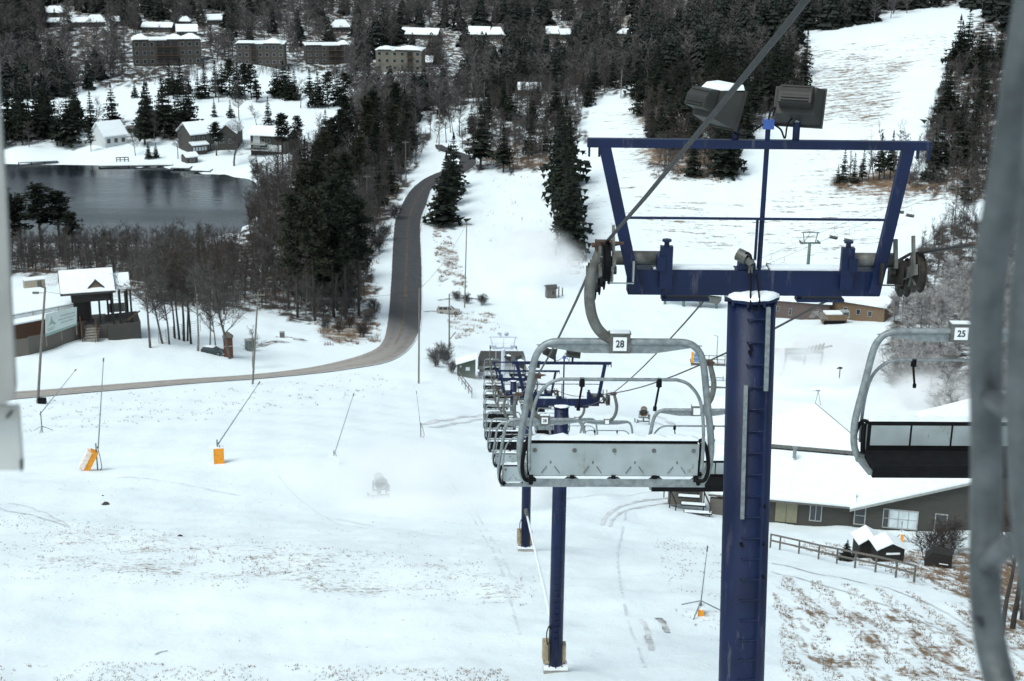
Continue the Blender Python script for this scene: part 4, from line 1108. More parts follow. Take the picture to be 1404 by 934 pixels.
    for i in range(4):
        z = 0.1 + i*0.48; x = 0.55 - i*0.42
        s = MB().box((x, i*0.55, z), (2.4 - i*0.25, 0.5, 0.14)).build('tread', M['wood_dark'], o)
        MB().box((x, i*0.55, z+0.10), (2.3 - i*0.25, 0.46, 0.06)).build('snow_layer', M['snow'], s)
    for x0 in (-1.35, 1.55):
        r = MB().bar((x0,-0.1,0.9),(x0-1.1,1.7,2.5),0.07,0.12)
        for a in (0, .5, 1): r.bar((x0-1.1*a,-0.1+1.8*a,-0.6+1.2*a),(x0-1.1*a,-0.1+1.8*a,0.9+1.6*a),0.1,0.1)
        r.build('handrail', M['wood_dark'], o)
    MB().box((-0.6, 2.6, 1.2), (3.0, 1.4, 2.6)).build('landing', M['wood_grey'], o)
lodge()

def kiosk(px, py, w, h, name, label, sign=False, d=1.6, rot=0.35):
    p = ground(px, py)
    t = thing(name, label, 'kiosk', p, face_rot(p) + rot)
    MB().prism([(-w/2,0,-0.4),(w/2,0,-0.4),(w/2,0,h*0.66),(0,0,h),(-w/2,0,h*0.66)], (0, d, 0)).build('wall', M['wood_dark'], t)
    r = MB()
    gable(r, -w/2, w/2, 0, d, h*0.62, h*0.36, 0.10, 0.16, 'y')
    r.build('roof_snow', M['snow'], t)
    if sign:
        MB().box((0.12,-0.03,h*0.42),(w*0.52,0.03,0.14)).build('sign_board', M['plate'], t)
    return t
kiosk(1194, 765, 1.75, 1.75, 'trail_kiosk', 'left dark kiosk with snowy gable behind the rail fence')
kiosk(1221, 770, 1.9, 1.45, 'trail_kiosk', 'right dark kiosk carrying a small white sign behind the rail fence', True)
p = ground(1286, 778); o = thing('storage_bin', 'low black slant topped bin beside the bare shrub near the lodge', 'bin', p, face_rot(p))
MB().prism([(-0.95,0,-0.3),(0.9,0,-0.3),(0.9,0,1.0),(-0.45,0,1.05),(-0.95,0,0.45)], (0, 1.2, 0)).build('box_body', M['wood_dark'], o)
MB().box((0.35,-0.02,0.30),(0.6,0.02,0.06)).build('sign_strip', M['plate'], o)

def rail_fence(pts, hgt, name, label, m, every=2, rails=(0.55, 0.98), w=0.11):
    P = [ground(*a) for a in pts]
    o = thing(name, label, 'fence', P[0])
    for a in P:
        a = a - P[0]
        MB().box(a + Vector((0,0,hgt/2-0.2)), (w, w, hgt+0.4)).build('post', m, o)
    for f in rails:
        r = MB()
        for a, b in zip(P, P[1:]):
            r.bar(a - P[0] + Vector((0,-w*.6,hgt*f)), b - P[0] + Vector((0,-w*.6,hgt*f)), 0.05, 0.13)
        r.build('rail', m, o)
    return o
rail_fence([(1056,751),(1069,754),(1095,760),(1122,767),(1147,773),(1172,779),(1200,785),(1228,792),(1253,799)], 1.15, 'rail_fence', 'weathered grey two rail fence running down the slope before the dark kiosks', M['wood_grey'])
rail_fence([(1129,516),(1147,518),(1162,520),(1178,522),(1195,524)], 1.6, 'rail_fence', 'small wooden rail fence in the snow mist beyond the lodge roof', M['wood_grey'], rails=(0.35, 0.65, 0.98))

# ---- club house with pavilion on the left
def club():
    b = ground(150, 464)
    t = thing('pavilion', 'tall open timber pavilion with snowy gabled roof and small dormer', 'pavilion', b, face_rot(b) + 0.05)
    q = Frame(t, b); X, Z = q.x, q.z
    D = 6.6
    ez = Z(399); dk = Z(443)
    MB().prism([(X(148),-1.5,-1.5),(X(192),-1.5,-1.5),(X(192),-1.5,dk+0.2),(X(148),-1.5,dk)], (0, D, 0)).build('deck_wall', M['siding'], t)
    MB().box(((X(92)+X(150))/2, 3.4, dk/2 - 0.3), (X(150)-X(92), D, dk)).build('deck', M['wood_grey'], t)
    rf = MB(); gable(rf, X(94), X(158), -0.6, D+.4, ez, 2.7, 0.24, 0.4, 'x'); roof = rf.build('roof', M['snow'], t)
    rb = MB(); gable(rb, X(158)+0.75, X(180), .6, D-.8, ez-0.05, 1.8, 0.22, 0.3, 'x'); rb.build('side_roof', M['snow'], roof)
    fb = MB().box(((X(94)+X(158))/2, -1.04, ez-0.02), (X(158)-X(94)+0.9, 0.1, 0.32))
    for xx in (X(158)+0.42, X(94)-0.46):
        fb.prism([(xx,-1.0,ez-0.2),(xx,D/2-.1,ez+2.6),(xx,D+.8,ez-0.2),(xx,D+.8,ez+0.1),(xx,D/2-.1,ez+2.9),(xx,-1.0,ez+0.1)], (0.06, 0, 0))
    fb.build('fascia', M['dark_roof'], roof)
    # dark dormer
    dx = X(137); dz = ez + 0.45
    MB().prism([(dx-1.25,-0.3,dz),(dx+1.3,-0.3,dz),(dx,-0.3,dz+1.25)], (0, 2.5, 0)).build('dormer', M['siding_tan'], roof)
    MB().prism([(dx-1.55,-0.45,dz-0.05),(dx,-0.45,dz+1.5),(dx+1.6,-0.45,dz-0.05),(dx+1.25,-0.45,dz-0.05),(dx,-0.45,dz+1.15),(dx-1.2,-0.45,dz-0.05)], (0, 0.35, 0)).build('dormer_trim', M['dark_roof'], roof)
    MB().box(((X(104)+X(154))/2, 1.6, (ez + Z(411))/2), (X(154)-X(104), 4.6, ez - Z(411))).build('eave_panel', M['wood_dark'], t)
    MB().box(((X(106)+X(127))/2, 2.6, (Z(409)+Z(440))/2), (X(127)-X(106), 3.0, Z(409)-Z(440))).build('stair_wall', M['wood_dark'], t)
    for px in (128, 140, 151, 157, 166, 174, 181):
        MB().box((X(px), -1.0 if px > 154 else 0.4, (ez+dk)/2), (0.30, 0.30, ez-dk)).build('post', M['wood_dark'], t)
    for px in (158, 170, 180): MB().box((X(px), 5.5, (ez+dk)/2), (0.28, 0.28, ez-dk)).build('post', M['wood_dark'], t)
    MB().box(((X(152)+X(176))/2, 5.6, dk+0.9), (X(174)-X(150), 0.1, 1.5)).build('glass_rail', M['trim'], t)
    MB().bar((X(174),-1.4,dk+0.6),(X(192),-1.4,dk+2.0),0.12,0.2).build('brace', M['wood_brown'], t)
    st = MB()
    for i in range(7): st.box((X(124) + i*0.12, -2.6+i*0.5, dk*0.12 + i*dk*0.12), (2.2, 0.5, 0.2))
    s_ = st.build('steps', M['concrete'], t)
    for dx_, z0 in ((X(133), 0.2), (X(113), 0.2)):
        MB().prism([(dx_,-2.9,z0),(dx_,0.6,dk),(dx_,0.6,dk+1.3),(dx_,-2.9,z0+1.3)], (0.14,0,0)).build('stair_side', M['wood_brown'], t)
    MB().box((X(132)-0.2,-3.6,0.8),(0.1,0.1,3.6)).build('newel_post', M['wood_grey'], t)
    # the flat roofed club building
    b2 = ground(60, 470)
    c = thing('club_building', 'flat roofed building with pale parapet and snow, left of the pavilion', 'building', b2, face_rot(b2) + 0.42)
    q = Frame(c, b2); X, Z = q.x, q.z
    top = Z(419)
    MB().box((-2.5, 7.5, top/2-1.5), (17.0, 13.0, top+0.6)).build('wall', M['siding_white'], c)
    MB().box((-2.5, 7.5, top-0.95), (17.3, 13.3, 0.18)).build('roof_snow', M['snow'], c)
    MB().box((-2.5, 0.92, top-1.9), (17.4, 0.14, 1.5)).build('parapet', M['siding_white'], c)
    for x in (-6.5, -1.0, 3.2): MB().box((x, 0.80, top-2.0), (0.12, 0.1, 2.0)).build('downpipe', M['concrete'], c)
    MB().box((-3, 0.2, Z(446)), (14.0, 2.6, 2.4)).build('lean_to', M['wood_brown'], c)
    MB().box((-3, 0.0, Z(434)), (14.6, 3.2, 0.22)).build('lean_to_snow', M['snow'], c)
    # rooftop unit
    p = atY(47, 392, b2.y + 14.5)
    o = thing('rooftop_unit', 'beige air conditioning unit on the snowy flat roof', 'air conditioner', p + Vector((0, 0, -0.3)), face_rot(p) + 0.12)
    MB().box((0,0,0.75),(3.3,1.9,1.5)).build('cabinet', M['hvac'], o)
    MB().box((0.75,-0.96,0.75),(0.75,0.05,1.2)).build('grille', M['galv_dark'], o); MB().box((1.3,-0.96,0.75),(0.5,0.05,1.2)).build('grille', M['hvac'], o)
    MB().box((0,0,1.55),(3.35,1.95,0.12)).build('snow_cap', M['snow'], o)
    # banner
    a, b_ = atY(62, 433, 209), atY(105, 430, 213)
    lo, hi = atY(62, 458, 209), atY(105, 442, 213)
    o = thing('banner', 'pale vinyl banner with faded print and green foot before the club building', 'banner', (a + b_) / 2)
    P = [v - o.location for v in (atY(62,462,209), atY(105,446,213), atY(105,421,213), atY(62,431,209))]
    MB().prism(P, (0, 0.12, 0)).build('sheet', M['banner'], o)
    MB().prism([P[0] + Vector((0,-.03,0)), P[1] + Vector((0,-.03,0)), P[1].lerp(P[2], .12) + Vector((0,-.03,0)), P[0].lerp(P[3], .12) + Vector((0,-.03,0))], (0, 0.02, 0)).build('green_strip', M['banner_green'], o)
    def at(u, v): return P[0].lerp(P[1], u).lerp(P[3].lerp(P[2], u), v) + Vector((0, -0.035, 0))
    ink = MB(); rr = random.Random(5)
    for (u0, u1, v) in ((.47,.93,.74),(.42,.95,.57),(.50,.90,.40)):
        u = u0
        while u < u1:
            w = rr.uniform(.018, .045); ink.prism([at(u, v-.035), at(u+w, v-.035), at(u+w, v+.035), at(u, v+.035)], (0, 0.015, 0)); u += w + .012
    ink.build('faded_lettering', M['banner_ink'], o)
    em = MB()
    em.prism([at(.10,.42), at(.17,.62), at(.19,.88), at(.23,.66), at(.34,.46), at(.30,.40), at(.22,.50)], (0, 0.015, 0)).prism([at(.06,.28), at(.30,.30), at(.30,.33), at(.06,.31)], (0, 0.015, 0)).prism([at(.08,.20), at(.27,.22), at(.27,.25), at(.08,.23)], (0, 0.015, 0))
    em.build('emblem', M['banner_green'], o)
    for u in (0.02, .5, .98):
        q_ = at(u, 0); MB().box(q_ + Vector((0,.2,-0.2)), (0.14,0.14,2.6)).build('post', M['wood_grey'], o)
    # snow covered lump behind banner and the board fence
    P = [ground(*a) for a in ((12,492),(40,487),(70,479),(100,468),(130,458))]
    o = thing('board_fence', 'grey board fence below the pale banner', 'fence', P[0])
    for a, b in zip(P, P[1:]):
        a, b = a - P[0], b - P[0]
        MB().prism([a + Vector((0,0,-.5)), b + Vector((0,0,-.5)), b + Vector((0,0,2.6)), a + Vector((0,0,2.9))], (0, 0.12, 0)).build('panel', M['wood_grey'], o)
club()

# brick pillar, utility boxes, chain link, parked cars
p = ground(313.5, 489); o = thing('brick_pillar', 'red brick gate pillar with pointed cap beside a tree trunk', 'pillar', p, face_rot(p))
MB().box((0,0,1.5),(1.45,1.3,3.6)).build('shaft', M['brick'], o)
MB().add([(-.85,-.75,3.3),(.85,-.75,3.3),(.85,.75,3.3),(-.85,.75,3.3),(0,0,4.2)],[(0,1,4),(1,2,4),(2,3,4),(3,0,4),(3,2,1,0)]).build('cap', M['wood_grey'], o)
MB().box((0,-0.68,1.9),(1.5,0.06,0.12)).build('band', M['concrete'], o)
p = ground(343, 480); o = thing('utility_cabinet', 'grey green utility cabinet behind the pale leaning pole', 'utility box', p, face_rot(p)+.2)
MB().box((0,0,0.8),(1.5,1.2,1.9)).build('cabinet', M['teal_box'], o); MB().box((0.0,-0.62,0.8),(0.04,0.03,1.7)).build('door_seam', M['galv_dark'], o); MB().box((0,0,1.79),(1.55,1.25,0.08)).build('lid', M['trim'], o)
p = ground(387, 463); o = thing('electric_box', 'small grey box standing alone in the snowy yard', 'utility box', p, face_rot(p))
MB().box((0,0,0.4),(0.85,0.7,1.2)).build('cabinet', M['galv_dark'], o); MB().box((0,0,1.03),(0.9,0.75,0.07)).build('lid', M['trim'], o)

def car(px, py, rot, name, label, paint, L=4.7, H=1.72, snowy=True):
    p = ground(px, py)
    t = thing(name, label, 'car', p, rot)
    W = 1.8
    # body by sections along x
    xs = [-L/2, -L/2+.12, -L/2+.9, -0.2, L/2-1.15, L/2-.35, L/2]
    zt = [0.62, 0.92, 0.98, 0.97, 0.95, 0.82, 0.60]; zb = [0.42, 0.30, 0.26, 0.26, 0.26, 0.30, 0.42]; ww = [0.80, 0.88, 0.90, 0.90, 0.89, 0.84, 0.72]
    v = []
    for x, a, b, w in zip(xs, zt, zb, ww): v += [(x,-w,b),(x,-w*1.0,(a+b)/2),(x,-w*.93,a),(x,w*.93,a),(x,w,(a+b)/2),(x,w,b)]
    f = [(6*i+k, 6*i+(k+1) % 6, 6*i+6+(k+1) % 6, 6*i+6+k) for i in range(6) for k in range(6)] + [(0,1,2,3,4,5), tuple(36+k for k in (5,4,3,2,1,0))]
    body = MB().add(v, f).build('body', paint, t)
    cx0, cx1 = (-L/2+.10, L/2-1.25)
    cab = [(cx0,-.80,.95),(cx1,-.80,.95),(cx1-.75,-.66,H-.04),(cx0+.35,-.66,H-.04),(cx0,.80,.95),(cx1,.80,.95),(cx1-.75,.66,H-.04),(cx0+.35,.66,H-.04)]
    c = MB().add(cab, [(0,1,2,3),(5,4,7,6),(1,5,6,2),(4,0,3,7),(3,2,6,7)]).build('cabin', paint, t)
    for s in (-1, 1):
        y = -.742*1.02 if s < 0 else .742*1.02
        for a, b in ((.06, .32), (.36, .62), (.66, .93)):
            g0 = cx0 + .1 + (cx1-cx0-.35)*a; g1 = cx0 + .1 + (cx1-cx0-.35)*b; sh = -.45*(b > .9)
            MB().prism([(g0+.05*(a<.1), s*.803, 1.03), (g1, s*.803, 1.03), (g1+sh, s*.705, H-.16), (g0+.12*(a<.1), s*.705, H-.16)], (0, s*.012, 0)).build('side_window', M['glass'], c)
    MB().prism([(cx1+.01,-.70,1.0),(cx1+.01,.70,1.0),(cx1-.66,.6,H-.1),(cx1-.66,-.6,H-.1)], (.012,0,.012)).build('windscreen', M['glass'], c)
    MB().prism([(cx0-.012,-.70,1.05),(cx0-.012,.70,1.05),(cx0+.29,.6,H-.14),(cx0+.29,-.6,H-.14)], (-.012,0,.006)).build('rear_window', M['glass'], c)
    MB().box(((cx0+cx1)/2-.2, 0, H-.005), (cx1-cx0-1.1, 1.25, .07)).build('roof_snow', M['snow'], c)
    for x in (-L/2+.95, L/2-.95):
        for s in (-1, 1):
            w = MB().cyl((x, s*.72, .33), (x, s*.90, .33), .34, n=18).build('wheel', M['black'], t)
            MB().cyl((x, s*.895, .33), (x, s*.915, .33), .20, n=12).build('rim', M['galv'], w)
    for s in (-1, 1):
        MB().box((-L/2+.02, s*.70, .80), (.10, .2, .28)).build('tail_lamp', M['tail_red'], t)
        MB().box((L/2-.17, s*.60, .70), (.22, .3, .14)).build('headlight', M['lens'], t)
    return t
car(615, 430, 0.05, 'parked_car', 'silver beige estate car parked beside the road behind a pole', M['car_silver'], 4.8, 1.7)
car(293, 485, -0.25, 'parked_car', 'dark car half hidden behind bare trees near the brick pillar', M['car_dark'], 4.6, 1.45).scale = (.82, .82, .82)

P = [ground(*a) for a in ((218,471),(228,467),(238,463),(250,459),(262,456),(275,454))]
o = thing('wire_fence', 'thin grey wire fence behind the bare trees in the yard', 'fence', P[0])
for a in P: MB().cyl(a - P[0], a - P[0] + Vector((0,0,1.9)), 0.05, n=6).build('post', M['galv'], o)
r = MB()
for a, b in zip(P, P[1:]):
    for z in (0.3, 0.7, 1.1, 1.5, 1.85): r.cyl(a-P[0]+Vector((0,0,z)), b-P[0]+Vector((0,0,z)), 0.025, n=5)
r.build('wire', M['galv'], o)

# ---- houses by the lake, apartment blocks, far roofs
def house(name, label, cat, px0, px1, pyb, wall, roof, depth, wallm='stucco_dark', nwin=(3, 1), ridge='x', hip=0.0, yaw=0.0, group=None, snow_t=0.35, glass='glass', roof2=None, over=0.5):
    """house whose front spans px0..px1 with its foot at pyb; wall and roof heights in photograph pixels"""
    b = ground((px0 + px1) / 2, pyb); k = mpp(b)
    t = thing(name, label, cat, b, face_rot(b) + yaw, group)
    W = (px1 - px0) * k; H = wall * k * 1.04; Rh = max(0.6, roof * k * 1.04 - depth * 0.09)
    w = MB().box((0, depth/2, H/2-0.8), (W, depth, H+1.6))
    if ridge == 'y': w.prism([(-W/2,0.0,H-0.01),(W/2,0.0,H-0.01),(0,0.0,H+Rh-0.1)], (0, depth, 0))
    elif not hip:
        for s in (-1, 1): w.prism([(s*(W/2-0.05),0.02,H-0.01),(s*(W/2-0.05),depth-.02,H-0.01),(s*(W/2-0.05),depth/2,H+Rh-0.1)], (s*0.04, 0, 0))
    w.build('wall', M[wallm], t)
    r = MB(); gable(r, -W/2, W/2, 0, depth, H, Rh, snow_t, over, ridge, hip)
    r.build('snowy_roof', M['snow'], t)
    nx, nz = nwin
    for i in range(nx):
        for j in range(nz):
            win(t, -W/2 + W*(i+.5)/nx, H*(j+.55)/nz, min(1.6, W/nx*.5), min(1.5, H/nz*.52), -0.02, glass, 1, 1)
    return t
# apartment blocks on the rise
def condo(px0, px1, pyb, floors, label, m, hips, wall, yaw=0.0, balc=()):
    b = ground((px0+px1)/2, pyb); k = mpp(b)
    t = thing('apartment_block', label, 'apartments', b, face_rot(b) + yaw, 'apartment blocks on the rise beyond the lake')
    W = (px1-px0)*k; H = wall*k*1.04; D = 12.0
    MB().box((0, D/2, H/2-1), (W, D, H+2)).build('wall', M[m], t)
    MB().box((0, D/2, H+0.18), (W+0.5, D+0.5, 0.36)).build('roof_snow', M['snow'], t)
    for (u, w_, rz) in hips:
        r = MB(); gable(r, -W/2+W*(u-w_/2), -W/2+W*(u+w_/2), -0.1, D*.8, H+0.36, rz, 0.15, 0.25, 'x', W*w_*0.42); r.build('hipped_roof', M['snow'], t)
        rb = MB().box((-W/2+W*u, -0.15, H+0.15), (W*w_, 0.3, 0.5)).build('roof_edge', M['dark_roof'], t)
    n = max(4, int(W/2.9))
    for i in range(n):
        u = (i+.5)/n
        for j in range(floors):
            z = H*(j+.52)/floors
            if any(abs(u-b_) < .5/n + .01 for b_ in balc):
                bb = MB().box((-W/2+W*u, -0.7, z-H/floors*.3), (W/n*.9, 1.5, 0.16)); 
                for q_ in range(5): bb.box((-W/2+W*u-W/n*.42+W/n*.21*q_, -1.4, z-.1), (0.09,0.09,1.1))
                bb.box((-W/2+W*u, -1.4, z+.4), (W/n*.9, 0.09, 0.1))
                o = bb.build('balcony', M['wood_brown'], t); MB().box((-W/2+W*u, -0.02, z), (W/n*.7, 0.06, H/floors*.62)).build('balcony_door', M['glass'], o)
            else:
                win(t, -W/2+W*u, z, min(1.5, W/n*.52), H/floors*.5, -0.02, 'glass', 1, 1)
    return t
condo(185, 276, 90, 3, 'long brown apartment block with three white hips, leftmost of the four', 'stucco_dark', ((.12,.22,1.8),(.62,.24,1.7),(.86,.26,1.9)), 33, 0.05, (.45, .62))
condo(325, 390, 90, 3, 'brown apartment block with one white hip, second from left', 'stucco_dark', ((.75,.36,1.5),(.2,.38,.5)), 28, -0.1, (.3,))
condo(420, 480, 88, 3, 'grey apartment block with a flat snowy roof, third from left', 'stucco_dark', ((.18,.34,.6),(.88,.2,1.4)), 24, 0.1, (.55, .72))
condo(515, 578, 98, 3, 'pale beige apartment block with balconies, rightmost of the four', 'stucco', ((.2,.3,1.0),(.7,.55,1.3)), 27, -0.16, (.72,))
# shore houses
def shore():
    t = house('lake_house', 'white shore house with a steep snowy roof among dark trees', 'house', 143, 176, 200, 13, 20, 9, 'siding_white', (3, 1), 'x', 0, 0.5)
    b = ground(120, 200)
    house('lake_cottage', 'low pale cottage at the lake, left of the steep roofed white house', 'house', 100, 128, 200, 8, 8, 7, 'siding_white', (4, 1), 'x', 0, 0.1)
    t = house('lake_house', 'two storey lake house with sunporch and wide white roof beside the boathouse', 'house', 262, 297, 209, 24, 17, 10, 'siding', (5, 2), 'x', 0, 0.45)
    k = mpp(ground(280, 209)); 
    s = MB(); W = 35*k
    s.box((-W*.28, -1.0, 12*k/2), (W*.62, 2.0, 12*k)); pp = s.build('sunporch', M['siding'], t)
    s = MB(); s.prism([(-W*.62,-2.6,12*k),(W*.10,-2.6,12*k),(W*.10,0,15*k),(-W*.62,0,15*k)], (0,0,.3)); s.build('porch_roof', M['snow'], pp)
    for i in range(5): MB().box((-W*.52+i*W*.12,-2.03,7*k),(W*.08,.06,5*k)).build('porch_window', M['bright_glass'], pp)
    t = house('lake_house', 'dark gabled lake house behind a spreading bare tree', 'house', 298, 324, 206, 22, 16, 12, 'siding', (2, 1), 'y', 0, -0.2)
    t = house('lake_house', 'modern lake house with white wall and stacked decks under a long roof', 'house', 343, 393, 212, 25, 12, 12, 'siding', (0, 0), 'x', 0, -0.35, over=1.2)
    k = mpp(ground(368, 212)); W = 50*k
    MB().prism([(-W*.42,-.25,9*k),(-W*.22,-.25,9*k),(-W*.22,-.25,25*k),(-W*.42,-.25,27*k)], (0,.2,0)).build('white_wall', M['siding_white'], t)
    MB().box((W*.18,-.15,9*k),(W*.40,.3,9*k)).build('white_wall', M['siding_white'], t)
    for z, x0, x1 in ((15*k,-W*.55,0),(7.5*k,-W*.60,W*.12)):
        d = MB().box(((x0+x1)/2,-1.6,z),(x1-x0,3.0,.25)); 
        d.box(((x0+x1)/2,-3.0,z+1.0),(x1-x0,.08,.12))
        for i in range(9): d.box((x0+(x1-x0)*i/8,-3.0,z+.5),(.09,.09,1.0))
        d.build('deck', M['trim'], t)
    for x in (-.12, -.02, .06): win(t, W*x, 11.5*k, W*.08, 6*k, -0.06, 'glass')
    for x in (-.14, .02): win(t, W*x, 19*k, W*.10, 6*k, -0.06, 'glass')
    house('boathouse', 'tiny grey boathouse with snowy roof at the water edge', 'boathouse', 256, 272, 224, 8, 6, 4.5, 'stucco_dark', (1, 1), 'x', 0, 0.4, over=.4)
    def dock(px0, px1, py, dpt, label, yaw=0.0, hgt=0.45):
        b = atZ((px0+px1)/2, py, LAKE + 0.1); k = mpp(b); W = (px1-px0)*k
        t = thing('boat_dock', label, 'dock', b, face_rot(b)+yaw)
        d = MB().box((0,0,hgt-.1),(W,dpt,.2))
        d.build('deck', M['wood_dark'], t)
        MB().box((0,0,hgt+.10),(W-.1,dpt-.1,.2)).build('snow_layer', M['snow'], t)
        p = MB()
        n = max(2, int(W/4))
        for i in range(n+1):
            for s in (-1, 1): MB().cyl((-W/2+.2+(W-.4)*i/n, s*(dpt/2-.15), -2.2),(-W/2+.2+(W-.4)*i/n, s*(dpt/2-.15), hgt), .12, n=6).build('pile', M['wood_dark'], t)
        return t
    dock(26, 78, 223, 2.6, 'long snowy floating dock farthest left on the lake', 0.05)
    dock(137, 236, 228, 2.6, 'longest snowy dock lying along the far shore below the pier frame', -0.10)
    dock(236, 262, 231, 4.2, 'short snow covered dock just below the boathouse', -0.25)
    dock(268, 290, 235, 3.6, 'small snowy dock farthest right on the shore', -0.3)
    b = atZ(168, 222, LAKE+.3); t = thing('boat_lift', 'dark wooden pier frame standing on the long dock', 'pier frame', b, face_rot(b))
    k = mpp(b)
    for x in (-8, -3, 3, 8):
        MB().box((x*k, 0, 3*k), (.25,.25,6*k)).build('post', M['wood_dark'], t)
    MB().box((0,0,6*k),(17*k,.25,.25)).build('top_rail', M['wood_dark'], t); MB().box((0,0,3*k),(17*k,.2,.2)).build('middle_rail', M['wood_dark'], t)
shore()
for i, (x0, x1, y, rf, lab) in enumerate((
    (62,86,24,6,'white roofed house farthest left near the top edge of the hill'),
    (63,80,37,3,'low snowy roof in the trees just under the top left house'),
    (98,124,37,4,'long low snowy roof between two brighter roofs at upper left'), (122,144,37,7,'bright white roof above the dark spruces at upper left'),
    (156,165,36,4,'smallest snowy roof right of the bright upper left roof'),
    (195,235,44,4,'long white roof right above the leftmost apartment block'), (246,260,36,4,'small snow roof above the leftmost apartment block, farther back'),
    (243,270,50,7,'peaked white roof close behind the three hipped apartment block'), (286,310,34,5,'flat white roof high on the hill above the brown apartments'),
    (458,480,44,7,'white gabled house high above the third apartment block'), (550,600,54,6,'long low snowy building above the pale beige apartments'),
    (642,670,54,8,'white peaked roof left of a pair on the hill above the road'), (671,690,54,7,'white peaked roof right of a pair on the hill above the road'),
    (750,766,53,7,'tilted white roof left of two at the hill foot above the ski trail'), (769,783,54,5,'small white roof right of two at the hill foot above the ski trail'),
    (846,873,53,4,'faint long snowy roof in the trees left of the lamp tower'), (578,592,92,6,'small snowy roof just right of the pale beige apartments'),(711,740,130,7,'snow covered shed roof in the wood above the ski trail'))):
    house('hill_house', lab, 'house', x0, x1, y, 6, rf+3, 7, 'stucco_dark', (3, 1) if x1-x0 > 18 else (2, 1), 'x', 0 if i % 3 else 2.0, (i % 5 - 2)*.12, 'houses scattered in the hillside wood')

